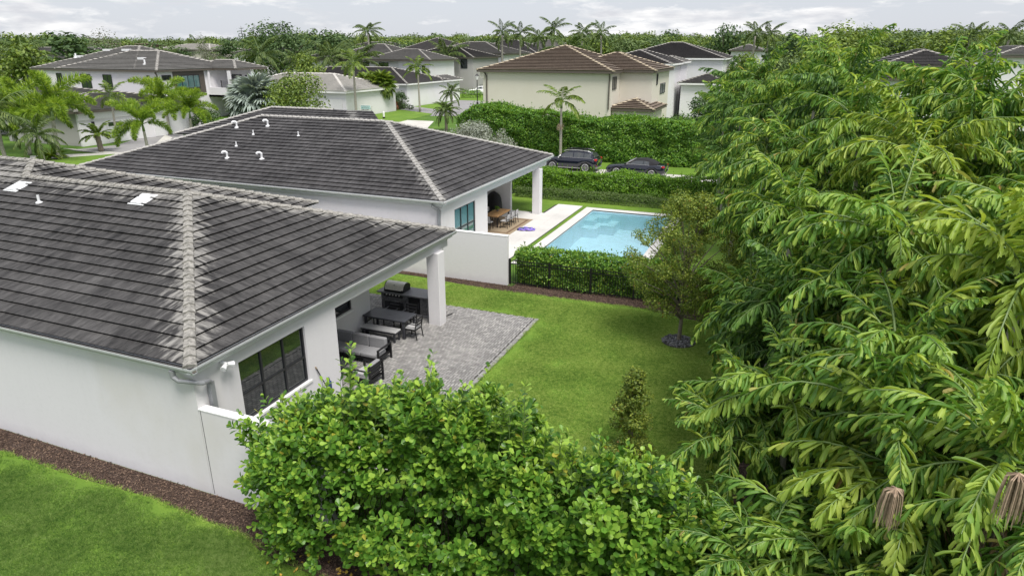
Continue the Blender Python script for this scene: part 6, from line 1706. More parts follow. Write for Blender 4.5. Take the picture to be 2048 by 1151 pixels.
def palm(kind, loc, sc, label, seed, cat='palm', group=None, upright=None, joined=False):
    pr = palmM[kind]; rg_ = np.random.default_rng(seed); t = thing(dict(ado='christmas_palm', coc='coconut_palm', fox='foxtail_palm', roy='royal_palm', cyc='small_palm', date='date_palm')[kind], loc, label, cat, group)
    o = bpy.data.objects.new('trunk', pr['trunk']); COL.objects.link(o); o.parent = t
    hh = pr['h']
    if pr['shaft'] is not None: o = bpy.data.objects.new('crownshaft', pr['shaft']); COL.objects.link(o); o.parent = t; hh += .55
    ne = max(f[2] for f in pr['fr']) + 1; a0 = rg_.uniform(0, 6.28)
    for k in range(pr['n']):
        e_ = min(ne - 1, int(ne * (k + .5) / pr['n'])); fd, me, _ = pr['fr'][e_ * 2 + rg_.integers(2)]
        o = bpy.data.objects.new('frond', me); COL.objects.link(o); o.parent = t; o.location = (0, 0, hh); s_ = rg_.uniform(.85, 1.1)
        o.rotation_euler = (0, rg_.normal() * .12, a0 + k * 2.399 + rg_.normal() * .15); o.scale = (s_,) * 3
    t.scale = (sc,) * 3; t.rotation_euler = (rg_.normal() * .03, rg_.normal() * .03, 0)
    return t
def palm_px(kind, bx, by, ty, label, seed, z=0.0, **kw):
    """stand the palm on the ground seen at (bx, by), crown centre at image row ty"""
    p = P(bx, by, 0); q = PY(bx, ty, p.y); h0 = palmM[kind]['h']; return palm(kind, (p.x, p.y, 0), max(.3, q.z / h0), label, seed, **kw)
# the street palm behind the cars, with flower stalk
sp_ = palm_px('ado', 1132, 305, 222, 'slender palm with a cream flower tuft in front of the tall street hedge', 801)
sp_.location = (-20.6, 62.6, 0); sp_.scale = (1.12,) * 3
sk_ = MB(); rg_ = np.random.default_rng(5)
for k in range(60):
    a = rg_.uniform(0, 6.28); b = rg_.uniform(-.6, .9); r_ = rg_.uniform(.25, .5); sk_.tube([(0, 0, 3.05), (r_ * .6 * math.cos(a) * math.cos(b), r_ * .6 * math.sin(a) * math.cos(b), 3.05 + r_ * .6 * math.sin(b)), (r_ * math.cos(a) * math.cos(b), r_ * math.sin(a) * math.cos(b), 3.0 + r_ * math.sin(b) - .08)], [.02, .015, .012], 3)
link('flower_stalk', sk_, M['rug'], sp_, world=False)
palm_px('ado', 713, 238, 140, 'tall thin palm in front of the far white two storey house', 802)
palm_px('ado', 840, 224, 148, 'palm on the small corner lawn left of the stone clad garage', 803)
palm_px('coc', 905, 226, 165, 'bushy palm between the grey house and the street lamp', 804).scale = (.62,) * 3
palm_px('date', 893, 262, 222, 'low dark feathery palm at the kerb behind the second roof ridge', 805)
palm_px('ado', 236, 292, 205, 'slim palm with yellow green crown in front of the far left garage', 806).scale = (1.05,) * 3
palm_px('cyc', 203, 303, 276, 'small dark palm beside the white garage door', 807).scale = (1.7,) * 3
palm_px('fox', 118, 318, 240, 'foxtail palm with upright bushy plume at the far left', 808)
palm_px('fox', 60, 310, 240, 'foxtail palm nearest the left edge above the pale ridge', 809)
palm_px('fox', 300, 318, 262, 'foxtail palm with fronds hanging over the second roof corner', 810)
palm_px('fox', 385, 285, 236, 'broad foxtail palm in front of the dark balcony window', 811)
palm_px('fox', 340, 270, 215, 'foxtail palm behind the one at the roof corner', 822)
palm_px('fox', 5, 300, 238, 'foxtail palm cut by the left edge above the drooping palm', 824)
palm_px('coc', 95, 345, 285, 'low drooping palm with orange brown fronds beside the agave', 825).scale = (.6,) * 3
palm_px('coc', 20, 345, 250, 'large drooping palm with brown lower fronds at the left edge', 812).scale = (.9,) * 3
palm_px('coc', 72, 215, 118, 'dark coconut palm left of the two storey white house', 813)
palm_px('coc', 15, 200, 125, 'dark coconut palm cut by the left edge', 814)
palm_px('coc', 530, 190, 112, 'big coconut palm between the two white houses', 815)
palm_px('coc', 603, 185, 125, 'lower coconut palm right of the big one', 816)
palm_px('coc', 405, 160, 102, 'coconut palm crown just above the left roof', 817)
palm_px('coc', 1082, 170, 128, 'palm crown showing behind the brown roof edge', 818).scale = (.6,) * 3
# fan leaved palms
def fan_mesh(seed, R, mat, nseg=26, droop=.25, petiole=1.0, spread=2.6):
    rg_ = np.random.default_rng(seed); n = nseg; a = np.linspace(-spread, spread, n)
    P_ = np.tile([petiole, 0, 0.0], (n, 1)); X_ = np.stack([np.cos(a), np.sin(a), -droop + rg_.normal(size=n) * .06], 1)
    v_, f_, r_ = leaves(P_, X_, np.tile([0, 0, 1.0], (n, 1)) + rg_.normal(size=(n, 3)) * .2, R * rg_.uniform(.85, 1.05, n) * (.75 + .25 * np.cos(a * .5)), R * .17, T_LANCE, rg_)
    rb = MB().tube([(0, 0, 0), (petiole * .5, 0, .05), (petiole, 0, 0)], [.04, .03, .02], 4); q = [f for f in rb.f if len(f) == 4]
    V = np.concatenate([v_, np.array(rb.v)]); return np_mesh('fan_leaf', V, [f_, np.array(q) + len(v_)], mat, np.concatenate([r_, np.full(len(rb.v), .4)]), linkit=False)
def fan_palm(loc, sc, h, label, mat, seed, R=.95, nl=46, droop=.25, trunk_r=.2, skirt=True, pet=1.0, name='fan_palm'):
    rg_ = np.random.default_rng(seed); t = thing(name, loc, label, 'palm'); link('trunk', MB().tube([(0, 0, 0), (0, 0, h * .5), (0, 0, h)], [trunk_r * 1.3, trunk_r, trunk_r], 8), M['bark'], t, world=False)
    ms = [fan_mesh(seed * 3 + k, R, mat, droop=droop, petiole=pet) for k in range(3)]
    for k in range(nl):
        el = 1.45 - (2.5 if skirt else 1.7) * (k / nl) ** .8
        o = bpy.data.objects.new('fan_leaf', ms[k % 3]); COL.objects.link(o); o.parent = t; o.location = (0, 0, h); o.rotation_euler = Euler((rg_.normal() * .3, -el, k * 2.399 + rg_.normal() * .2), 'XYZ')
    t.scale = (sc,) * 3; return t
def fan_px(bx, by, ty, label, mat, seed, **kw):
    p = P(bx, by, 0); h = max(.5, PY(bx, ty, p.y).z); sc = kw.pop('sc', 1.0); return fan_palm((p.x, p.y, 0), sc, h / sc, label, mat, seed, **kw)
fan_px(518, 240, 205, 'blue grey fan palm beside the pale roofed house', M['bismarck'], 31, sc=2.6, nl=40, skirt=False)
fan_px(737, 222, 172, 'left crown of the pair of full green fan palms', M['palmA'], 32, sc=1.5)
fan_px(767, 224, 170, 'right crown of the pair of full green fan palms', M['palmA'], 33, sc=1.5)
fan_px(985, 178, 142, 'blue grey fan palm behind the brown roofed house edge', M['bismarck'], 34, sc=1.5, nl=30, skirt=False)
# agave
ag = thing('agave', P(105, 318, 0), 'spiky pale green agave beside the far left path', 'agave'); rg_ = np.random.default_rng(12); n = 60
D = norm(np.stack([rg_.normal(size=n), rg_.normal(size=n), rg_.uniform(.1, 1.4, n)], 1)); v_, f_, r_ = leaves(np.zeros((n, 3)) + (0, 0, .2), D, np.tile([0, 0, 1.0], (n, 1)) + randdir(n, rg_) * .2, 1.5, .16, T_LANCE, rg_)
np_mesh('leaves', v_, f_, M['palmA'], r_, ag)

# generic shrubs and trees
def blob_cl(seed, n, rx, ry, z0, z1, r0, r1, dome=True):
    rg_ = np.random.default_rng(seed); out = []
    for k in range(n):
        u = rg_.random() ** .6; a = rg_.uniform(0, 6.28); zf = rg_.random(); rr_ = math.sqrt(max(.05, 1 - (zf ** 2 if dome else 0))) * u
        out.append((rx * rr_ * math.cos(a), ry * rr_ * math.sin(a), z0 + (z1 - z0) * zf, rg_.uniform(r0, r1)))
    return out
def shrub(loc, rx, ry, h, label, mat, seed, leaf=.12, n=3500, cat='shrub', name='shrub', nc=26, trunk=True):
    cl = blob_cl(seed, nc, rx * .8, ry * .8, h * .15, h * .85, h * .13, h * .24)
    lm = [([(c[0] * .1, c[1] * .1, 0), (c[0] * .6, c[1] * .6, c[2] * .6), c[:3]], [.05, .035, .012]) for c in cl[:14]]
    tm = tree_mesh(seed, cl, n, leaf, mat, [(0, 0, 0), (0, 0, h * .5)], [.06, .04], lm)
    return place_tree(name, tm, loc, 0, 1.0, label, cat)
shrub((-28.5, 60.6, 0), 5.2, 2.6, 4.0, 'sprawling silvery grey shrub at the left end of the tall street hedge', M['silver'], 41, .17, 11000, nc=60, name='silver_shrub')
p = P(605, 262, 0); shrub((p.x, p.y, 0), 6.6, 5.0, 8.0, 'bright yellow green bushy tree behind the second roof ridge', M['treeC'], 42, .34, 7000, nc=46, name='bushy_tree', cat='tree')
p = P(492, 240, 0); shrub((p.x, p.y, 0), 2.0, 2.0, 2.7, 'rounded clipped silver bush in front of the blue grey fan palm', M['silver'], 43, .2, 3500, name='clipped_bush')
p = P(410, 262, 0); shrub((p.x, p.y, 0), 4.5, 3, 3.2, 'dark rounded bush under the balcony', M['treeA'], 44, .25, 2500)
p = P(30, 268, 0); shrub((p.x, p.y, 0), 4.5, 4, 6.5, 'dark reddish green bush tree at the far left edge', M['treeA'], 45, .3, 4500, cat='tree')
p = P(732, 226, 0); shrub((p.x, p.y, 0), 2.6, 2, 3.4, 'dark maroon leaved bush under the fan palms', M['maroon'], 46, .22, 2200)
p = P(800, 218, 0); shrub((p.x, p.y, 0), 3.2, 2.4, 3.0, 'dark green rounded bush at the end of the red flower bed', M['treeA'], 47, .25, 2500)
p = P(695, 226, 0); shrub((p.x, p.y, 0), 1.6, 1.6, 4.4, 'small clipped tree by the pale garage', M['grey_tree'], 48, .22, 2000, cat='tree', name='small_tree')
p = P(826, 208, 0); shrub((p.x, p.y, 0), 1.8, 1.4, 2.6, 'small blue green bush between the two square hedges', M['bismarck'], 49, .22, 1200)
def hedge_px(a, b, w_, h, label, mat, seed, leaf=.22, dens=60):
    p, q = P(*a, 0), P(*b, 0); return clipped_hedge(label, (p.x, p.y), (q.x, q.y), w_, h, leaf, dens, mat, seed, core=False)
hedge_px((740, 226), (788, 220), 1.6, 1.4, 'low bed of red flowering shrubs in front of the fan palms', M['redflower'], 61)
hedge_px((805, 204), (822, 202), 2.0, 4.2, 'left of the two square clipped hedges by the white house', M['hedge'], 62)
hedge_px((826, 207), (853, 204), 2.0, 4.0, 'right of the two square clipped hedges by the white house', M['hedge'], 63)
hedge_px((690, 232), (740, 229), 1.2, 1.2, 'low dark clipped hedge left of the red flower bed', M['treeA'], 64)
hedge_px((925, 196), (960, 195), 1.4, 1.3, 'low clipped hedge by the far driveway', M['hedge'], 65)

# ------------------------------------------------------------------ houses in the distance
def far_roof_mat(name, d, l, pale=None):
    return roof_mat(name, tuple((a * .6 + b * .4) for a, b in zip(d, l)), l, pale or l, lines=(), tile=(.5, .4), hi=1.15)
M['roof_grey'] = far_roof_mat('grey_roof_tile', (0.135, 0.130, 0.126), (0.225, 0.218, 0.210))
M['roof_brown'] = far_roof_mat('brown_roof_tile', (0.085, 0.066, 0.053), (0.165, 0.130, 0.104))
M['roof_dark'] = far_roof_mat('charcoal_roof_tile', (0.05, 0.048, 0.05), (0.115, 0.108, 0.108))
M['roof_pale'] = far_roof_mat('pale_cream_roof_tile', (0.36, 0.35, 0.33), (0.52, 0.505, 0.48))
M['cap_tan'] = plain('tan_ridge_tile', (0.40, 0.34, 0.25), .85, var=.3, nscale=3)
M['cap_grey'] = plain('grey_ridge_tile', (0.33, 0.315, 0.295), .85, var=.25, nscale=3)
M['cap_pale'] = plain('cream_ridge_tile', (0.6, 0.58, 0.55), .85, var=.15, nscale=3)
M['trim_dark'] = plain('dark_brown_gutter', (0.10, 0.085, 0.07), .5)
def hip(parent, x0, x1, y0, y1, ze, s, m, mc, ex=.55, gut=None):
    """hip roof in stepped courses; ridge along the longer side"""
    w_, d_ = x1 - x0, y1 - y0; h_ = min(w_, d_) / 2
    if w_ >= d_: a, b = (x0 + h_, y0 + h_), (x1 - h_, y0 + h_)
    else: a, b = (x0 + h_, y0 + h_), (x0 + h_, y1 - h_)
    zt = ze + s * h_; A = (a[0], a[1], zt); B = (b[0], b[1], zt)
    c = [(x0, y0, ze), (x1, y0, ze), (x1, y1, ze), (x0, y1, ze)]
    if w_ >= d_: pls = [([c[0], c[1], B, A], (1, 0, 0)), ([c[1], c[2], B], (0, 1, 0)), ([c[3], c[2], B, A], (1, 0, 0)), ([c[0], c[3], A], (0, 1, 0))]
    else: pls = [([c[0], c[1], A], (1, 0, 0)), ([c[1], c[2], B, A], (0, 1, 0)), ([c[3], c[2], B], (1, 0, 0)), ([c[0], c[3], B, A], (0, 1, 0))]
    mb = MB()
    for pl, ed in pls:
        q = []
        for v in pl:
            if not q or (Vector(v) - Vector(q[-1])).length > .01: q.append(v)
        if len(q) < 3: continue
        ts, _ = roof_plane(q, ed, ex=ex, tw=None, lift=.15, jit=.01)
        for t_ in ts: mb.add(t_['v'], t_['f'])
    r_ = link('roof', mb, m, parent)
    cb = MB()
    ends = [(c[0], A), (c[1], B if w_ >= d_ else A), (c[2], B), (c[3], A if w_ >= d_ else B), (A, B)]
    for e0, e1 in ends:
        if (Vector(e1) - Vector(e0)).length > .8: ridge_caps((e0[0], e0[1], e0[2] + .06), (e1[0], e1[1], e1[2] + .06), None, mc, step=.9, w=.22, obj=False, joined=cb)
    link('ridge_cap', cb, mc, r_)
    link('fascia', MB().box(x0 + .02, x1 - .02, y0 - .01, y0 + .12, ze - .26, ze - .01).box(x1 - .12, x1 + .01, y0 + .13, y1 - .02, ze - .26, ze - .01).box(x0 - .01, x0 + .12, y0 + .13, y1 - .02, ze - .26, ze - .01), gut or M['trim_dark'], r_)
    return r_
def block(parent, x0, x1, y0, y1, z0, z1, m): return link('wall', MB().box(x0, x1, y0, y1, z0, z1), m, parent)
def swin(parent, Yp, px0, py0, px1, py1, cols=2, rows=2, glass=None):
    """window on a wall facing the camera side (plane y = Yp)"""
    a = PY(px0, py0, Yp); b = PY(px1, py1, Yp); glass = glass or M['glass']
    window(parent, 'y', Yp, a.x, b.x, b.z, a.z, cols, rows, -1, M['frame'], glass, fr=.09, recess=-.02)
def ewin(parent, Xp, px0, py0, px1, py1, cols=2, rows=1, glass=None):
    a = PX(px0, py0, Xp); b = PX(px1, py1, Xp); y0, y1 = sorted((a.y, b.y)); z0, z1 = sorted((a.z, b.z))
    if y1 - y0 < .3: y1 = y0 + .8
    window(parent, 'x', Xp, y0, y1, z0, z1, cols, rows, 1, M['frame'], glass or M['glass'], fr=.09, recess=-.02)
def pipe(parent, pts, m=None): link('downspout', MB().tube(pts, .09, 6), m or M['trim_dark'], parent)

# beige house with brown roof
Yh = 84.0
cL, cR = PY(953, 143, Yh), PY(1228, 143.5, Yh); ze = cR.z
h3 = thing('house', (cL.x, Yh, 0), 'beige two storey house with brown tiled hip roof behind the tall hedge', 'house')
x0, x1 = cL.x, cR.x; dep = x1 - x0 + .2
hip(h3, x0, x1, Yh, Yh + dep, ze, .33, M['roof_brown'], M['cap_tan'])
block(h3, x0 + .7, x1 - .45, Yh + .5, Yh + dep - .5, 0, ze - .27, M['stucco_beige'])
x2 = PY(1306, 141, Yh + 5).x; xs_ = x1 - .3
hip(h3, x1 - 9, x2 + .5, Yh + 4.6, Yh + 17.4, ze + .02, .33, M['roof_brown'], M['cap_tan'])
block(h3, x1 - .44, x2, Yh + 5.1, Yh + 17, 0, ze - .27, M['stucco_beige'])
lw = PY(1207, 220, Yh + 1.2); lr = PY(1309, 220, Yh + 1.2)
hip(h3, x1 - 1.2, lr.x, Yh + 1.0, Yh + 9.6, lr.z, .33, M['roof_brown'], M['cap_tan'])
block(h3, x1 - .4, lr.x - .5, Yh + 1.4, Yh + 9, 0, lr.z - .27, M['stucco_beige'])
ewin(h3, x1 - .44, 1224, 180, 1233, 153)
ewin(h3, x2, 1319, 188, 1330, 165)
ewin(h3, x2, 1312, 170, 1316, 147, 1)
pipe(h3, [(x0 + .9, Yh + .35, ze - .3), (x0 + 1.25, Yh + .4, ze - .7), (x0 + 1.3, Yh + .4, .1)])
pipe(h3, [(x1 - .6, Yh + .2, ze - .3), (x1 - .62, Yh + .4, ze - .8), (x1 - .62, Yh + .4, 3.2)])
link('corner_trim', MB().box(x0 + .35, x0 + 1.0, Yh + .3, Yh + .49, ze - 1.0, ze - .27), M['stucco_beige'], h3)

# white two storey house at left
Yw = 74.2
a, b = PY(57, 136, Yw), PY(312.5, 141, Yw); ze = b.z
h4 = thing('house', (a.x, Yw, 0), 'white two storey house with grey hip roof and corner balcony at upper left', 'house')
x0, x1 = a.x, b.x
hip(h4, x0 + 6, x1, Yw, Yw + 15.6, ze, .33, M['roof_grey'], M['cap_grey'])
hip(h4, x0, x1 - 4.6, Yw + .25, Yw + 20.2, ze - .01, .33, M['roof_grey'], M['cap_grey'])
block(h4, x0 + .6, x1 - .5, Yw + .5, Yw + 15, 0, ze - .27, M['stucco_clean'])
bq = PX(425, 137, x1); yb = bq.y
xb = PY(480, 132, yb + 1).x
hip(h4, x1 - 6, xb, yb, yb + 7, ze + .03, .33, M['roof_grey'], M['cap_grey'])
for (px0, py0, px1, py1) in ((112, 146, 129, 176), (160, 148, 186, 177), (205, 149, 228, 179)): swin(h4, Yw + .5, px0, py0, px1, py1)
swin(h4, Yw + .5, 293, 151, 302, 170, 1, 2)
swin(h4, Yw + .5, 54, 150, 74, 162, 2, 1)
ewin(h4, x1 - .5, 324, 161, 341, 150, 2)
link('dark_panel', MB().box(x1 - .5, x1 - .38, PX(350, 150, x1).y, PX(412, 150, x1).y, 3.9, ze - .3), M['trim_dark'], h4)
ewin(h4, x1 - .36, 354, 178, 397, 149, 4, 1, M['glass_teal'])
# balcony
yb0 = PX(417, 150, x1).y; 
link('balcony_wall', MB().box(x1 - .5, xb - .5, yb0, yb0 + .35, 3.2, 4.6).box(xb - .9, xb - .5, yb0, yb0 + .35, 4.6, ze - .3).box(x1 - .5, xb - .5, yb0 + 4.5, yb0 + 4.8, 0, ze - .3).box(x1 - .5, xb - .5, yb0, yb0 + 4.4, 3.2, 3.5).box(x1 - .5, x1 - .1, yb0, yb0 + .35, 4.6, ze - .3), M['stucco_clean'], h4)
rl = MB()
for k in range(8): rl.box(x1 + 2.2, xb - .95, yb0 + .12, yb0 + .16, 4.65 + k * .13, 4.68 + k * .13)
rl.box(x1 + 2.2, x1 + 2.28, yb0 + .1, yb0 + .18, 4.6, 5.7); link('railing', rl, M['black'], h4)
link('sliding_door', MB().box(x1 + .4, x1 + 2.4, yb0 + 4.4, yb0 + 4.48, 3.5, 6.4), M['glass'], h4)
link('wall_lamp', MB().box(x1 + 3.2, x1 + 3.45, yb0 + 4.3, yb0 + 4.48, 5.7, 6.3), M['black'], h4)
link('lower_wall', MB().box(x1 - .5, xb - .6, yb0 + 4.5 - .1, yb0 + 4.49, 0, 3.2), M['stucco_grey'], h4)
pipe(h4, [(x1 - .7, Yw + .3, ze - .3), (x1 - .55, Yw + .4, ze - .7), (x1 - .55, Yw + .4, .1)])
pipe(h4, [(x0 + .9, Yw + .3, ze - .3), (x0 + 1.25, Yw + .4, ze - .7), (x0 + 1.3, Yw + .4, .1)])
for (px, py) in ((152, 116), (290, 129)): vent_pipe(on_plane(px, py, Yw, ze, .33), .7, .12, h4)
for (px, py) in ((215, 101), (253, 101), (158, 114), (285, 118)):
    c = on_plane(px, py, Yw, ze, .33); link('roof_vent', MB().box(c.x - .5, c.x + .5, c.y - .5, c.y + .5, c.z - .1, c.z + .22), M['white_metal'], h4)

# low garage house at far left
h5 = thing('house', P(170, 296, 0), 'low grey and white garage wing with tiled roof among the foxtail palms', 'house')
base = P(165, 293, 0); Yg = base.y; xg = base.x
front = P(335, 262, 0); ge = PY(120, 225, Yg).z
zg = PX(155, 222, xg).z
hip(h5, xg - 13, xg + .9, Yg - .6, Yg + 17, zg, .20, M['roof_grey'], M['cap_grey'])
block(h5, xg - 12.4, xg - .01, Yg, Yg + 16.4, 0, zg - .27, M['stucco_grey'])
link('front_wall', MB().box(xg, xg + .3, Yg - .1, Yg + 16.4, 0, zg - .27), M['stucco_clean'], h5)
link('cornice', MB().box(xg + .301, xg + .5, Yg - .2, Yg + 16.4, zg - 1.0, zg - .28), M['cap'], h5)
gd = PX(190, 280, xg + .3); 
link('garage_door', MB().box(xg + .301, xg + .36, Yg + 3.2, Yg + 8.6, .05, 2.5), M['door'], h5)
link('garage_door', MB().box(xg + .301, xg + .36, Yg + 9.6, Yg + 15.0, .05, 2.5), M['door'], h5)
link('transom_window', MB().box(xg + .361, xg + .39, Yg + 3.4, Yg + 5.0, 1.9, 2.35), M['glass'], h5)
link('wall_lamp', MB().box(xg + .31, xg + .5, Yg + 1.4, Yg + 1.65, 1.9, 2.6), M['black'], h5)
block(h5, xg - 30, xg - 12.5, Yg + 4, Yg + 20, 0, zg - .3, M['stucco_grey'])
hip(h5, xg - 31, xg - 9, Yg + 3.4, Yg + 20.5, zg - .02, .19, M['roof_grey'], M['cap_grey'])

def simple_house(name_px, eave, Yp, label, roof, cap, wall, depth, ext=None, wins=(), ewins=(), over=.5, gut=None, slope=.33, door=None, zfloor=0):
    """eave = (left px, right px, row); the camera side eave lies at y = Yp"""
    a = PY(eave[0], eave[2], Yp); b = PY(eave[1], eave[2] if len(eave) < 4 else eave[3], Yp); ze = b.z
    t = thing('house', (a.x, Yp, 0), label, 'house'); hip(t, a.x, b.x, Yp, Yp + depth, ze, slope, roof, cap, ex=.5, gut=gut)
    block(t, a.x + over, b.x - over, Yp + over, Yp + depth - over, zfloor, ze - .27, wall)
    for w_ in wins: swin(t, Yp + over, *w_)
    for w_ in ewins: ewin(t, b.x - over, *w_)
    return t, a.x, b.x, ze
# far white two storey house in the middle
h6, xa, xb6, z6 = simple_house('', (633, 800, 118, 120), 134.0, 'white two storey house with grey roof and stone clad garage in the middle distance', M['roof_grey'], M['cap_grey'], M['stucco_clean'], 20,
    wins=((674, 123, 689, 138), (720, 124, 739, 138), (758, 125, 778, 144), (822, 125, 830, 138)))
X6 = xb6 - .5; t_ = PX(862, 165, X6 + 3)
hip(h6, xb6 - 9, xb6 + 8, 133.2, 146, z6 + .05, .33, M['roof_grey'], M['cap_grey'], ex=.5)
block(h6, xb6 - .5, xb6 + 7.3, 134.0, 145.5, 0, z6 - .2, M['stucco_clean'])
for k in range(3): link('window', MB().box(xb6 + 2.2 + k * 1.6, xb6 + 3.0 + k * 1.6, 133.93, 133.99, z6 - 3.3, z6 - 1.2), M['glass'], h6)
link('cornice', MB().box(xb6 - .4, xb6 + 7.5, 133.7, 133.99, z6 - 4.2, z6 - 3.9), M['cap'], h6)
gx0, gx1 = PY(858, 170, 104).x, PY(812 + 68, 170, 104).x
gx0, gx1 = PY(848, 170, 126).x, PY(884, 170, 126).x
zt6 = PY(870, 161, 126).z
hip(h6, gx0 - .4, gx1 + .6, 125.4, 134.5, zt6, .33, M['roof_grey'], M['cap_grey'], ex=.5, gut=M['cap'])
block(h6, gx0, gx1, 126, 133.9, 0, zt6 - .27, M['cap'])
link('garage_door', MB().box(gx0 + .9, gx1 - .5, 125.9, 125.98, .05, zt6 - 1.4), M['door_grey'], h6)
link('stone_cladding', MB().box(gx0 - .02, gx0 + .85, 125.92, 125.99, 0, zt6 - 1.2), M['stucco_grey'], h6)
# low dark roof and pale roof in front of it
h7, xa7, xb7, z7 = simple_house('', (540, 815, 168, 168), 111.5, 'low white house with dark tiled roof in front of the middle two storey house', M['roof_dark'], M['cap_grey'], M['stucco_clean'], 17, gut=M['cap'], slope=.30)
link('garage_door', MB().box(xb7 - 2.6, xb7 - .9, 111.88, 111.98, .05, z7 - 1.2), M['door_grey'], h7)
link('dark_entry_panel', MB().box(xb7 - 12, xb7 - 7.5, 111.86, 111.98, .05, z7 - .9), M['frame'], h7)  # flat dark panel on the wall; the shade of a recess is its colour
h8, xa8, xb8, z8 = simple_house('', (440, 692, 190, 184), 90.0, 'low house with cream coloured tiled roof beside the balcony house', M['roof_pale'], M['cap_pale'], M['stucco_clean'], 15.5, gut=M['cap'], slope=.30)
link('garage_door', MB().box(xb8 - 3.6, xb8 - 1.2, 90.38, 90.48, .05, 2.9), M['door'], h8)
# grey house behind the fan palm
h9, *_ = simple_house('', (800, 948, 117, 115), 150.0, 'grey two storey house with charcoal roof left of the brown roofed house', M['roof_dark'], M['cap_grey'], M['stucco_grey'], 16, wins=((868, 120, 877, 134), (921, 118, 935, 137)), slope=.30)
simple_house('', (840, 1010, 108, 108), 170.0, 'house with weathered grey roof behind the grey two storey house', M['roof_grey'], M['cap_grey'], M['stucco_clean'], 20, slope=.30)
simple_house('', (920, 1075, 107, 107), 205.0, 'long charcoal roofed house far behind the grey houses', M['roof_dark'], M['cap_grey'], M['stucco_clean'], 22, slope=.36)
simple_house('', (1010, 1150, 106, 106), 215.0, 'row house with striped grey roof far behind the brown roof', M['roof_grey'], M['cap_grey'], M['stucco_clean'], 20, slope=.4)
simple_house('', (785, 905, 104, 104), 190.0, 'dark roofed house peeping behind the middle white house', M['roof_dark'], M['cap_grey'], M['stucco_clean'], 22, slope=.40)
# white houses to the right of the beige one
simple_house('', (1225, 1452, 117, 117), 130.0, 'white two storey house with charcoal roof right of the beige house', M['roof_dark'], M['cap_grey'], M['stucco_clean'], 18, slope=.30, gut=M['cap'])
simple_house('', (1180, 1345, 128, 128), 106.0, 'white two storey house with dark slate roof right behind the beige house', M['roof_dark'], M['cap_grey'], M['stucco_clean'], 16, slope=.30, wins=((1320, 138, 1326, 152, 1, 1),), gut=M['cap'])
simple_house('', (1300, 1368, 124, 124), 116.0, 'small grey roofed white annex between the white houses', M['roof_grey'], M['cap_grey'], M['stucco_clean'], 8, slope=.30, gut=M['cap'])
simple_house('', (1355, 1462, 168, 168), 112.0, 'low charcoal roofed wing above the dark bushes', M['roof_dark'], M['cap_grey'], M['stucco_clean'], 12, slope=.33, gut=M['cap'])
simple_house('', (1458, 1530, 101, 101), 190.0, 'pale roofed house peeping over the left palms of the thicket', M['roof_grey'], M['cap_grey'], M['stucco_clean'], 14, slope=.33)
simple_house('', (1760, 1960, 132, 132), 92.0, 'two storey house with black roof seen above the palm thicket', M['roof_dark'], M['cap_grey'], M['stucco_clean'], 18, slope=.33)
simple_house('', (1720, 1890, 158, 158), 82.0, 'lower black roof seen through the gap of the palm thicket', M['roof_dark'], M['cap_grey'], M['stucco_clean'], 12, slope=.33)
simple_house('', (1990, 2120, 112, 112), 110.0, 'grey roofed house at the upper right edge', M['roof_grey'], M['cap_grey'], M['stucco_clean'], 16, slope=.33)
# left background roofs
simple_house('', (-40, 180, 118, 118), 125.0, 'white house with plain grey roof behind the left coconut palms', M['roof_grey'], M['cap_grey'], M['stucco_clean'], 18, slope=.3)
simple_house('', (95, 300, 101, 101), 165.0, 'red brown roofed house far behind the left roof ridge', M['roof_brown'], M['cap_tan'], M['stucco_clean'], 18, slope=.22)
simple_house('', (300, 420, 100, 100), 170.0, 'beige roofed house far behind the left roof right end', M['roof_pale'], M['cap_pale'], M['stucco_beige'], 16, slope=.22)
simple_house('', (462, 582, 106, 106), 165.0, 'white two storey house far behind the big coconut palm', M['roof_grey'], M['cap_grey'], M['stucco_clean'], 12, wins=((567, 107, 571, 112, 1, 1), (573, 107, 578, 113, 1, 1)), slope=.25)
simple_house('', (578, 655, 122, 122), 150.0, 'low dark roofed house left of the middle white house', M['roof_dark'], M['cap_grey'], M['stucco_clean'], 16, slope=.3)

simple_house('', (655, 800, 103, 103), 205.0, 'low grey ridge of a house far behind the middle white house', M['roof_grey'], M['cap_grey'], M['stucco_clean'], 20, slope=.3)
simple_house('', (-60, 100, 106, 106), 185.0, 'grey roofed house far behind at the left edge', M['roof_grey'], M['cap_grey'], M['stucco_clean'], 18, slope=.3)
# ------------------------------------------------------------------ street furniture
lp = P(955, 212, 0); ls = 1.38
la = thing('street_lamp', (lp.x, lp.y, 0), 'black street lamp post with frosted lantern left of the beige house', 'street lamp')
link('post', MB().lathe([(.14, 0), (.14, .5), (.07, .6), (.05, 3.4), (.09, 3.45)], 10), M['black'], la, world=False)
link('lantern_glass', MB().lathe([(.12, 3.46), (.24, 3.95), (.22, 3.97)], 8), M['lampglass'], la, world=False)
link('lantern_roof', MB().lathe([(.28, 3.975), (.14, 4.15), (.03, 4.2), (.03, 4.35)], 8), M['black'], la, world=False)
la.scale = (ls,) * 3
sg = P(733, 240, 0)
sn = thing('yard_sign', (sg.x, sg.y, 0), 'pale teal and white lawn sign with dark illegible lettering at the kerb', 'sign')
link('sign_board', MB().box(-.9, .9, 0, .04, .9, 2.2), M['whiteboard'], sn, world=False)
link('sign_panel', MB().box(-.85, .88, -.02, -.004, 1.62, 2.15), M['teal'], sn, world=False)
b_ = MB(); rg_ = np.random.default_rng(3)
for r_ in range(4):
    x = -.75
    while x < .6:
        w_ = rg_.uniform(.05, .22); b_.box(x, x + w_, -.03, -.022, 2.02 - r_ * .27, 2.08 - r_ * .27 + .02); x += w_ + .08
link('lettering', b_, M['charcoal'], sn, world=False)['kind'] = 'stuff'
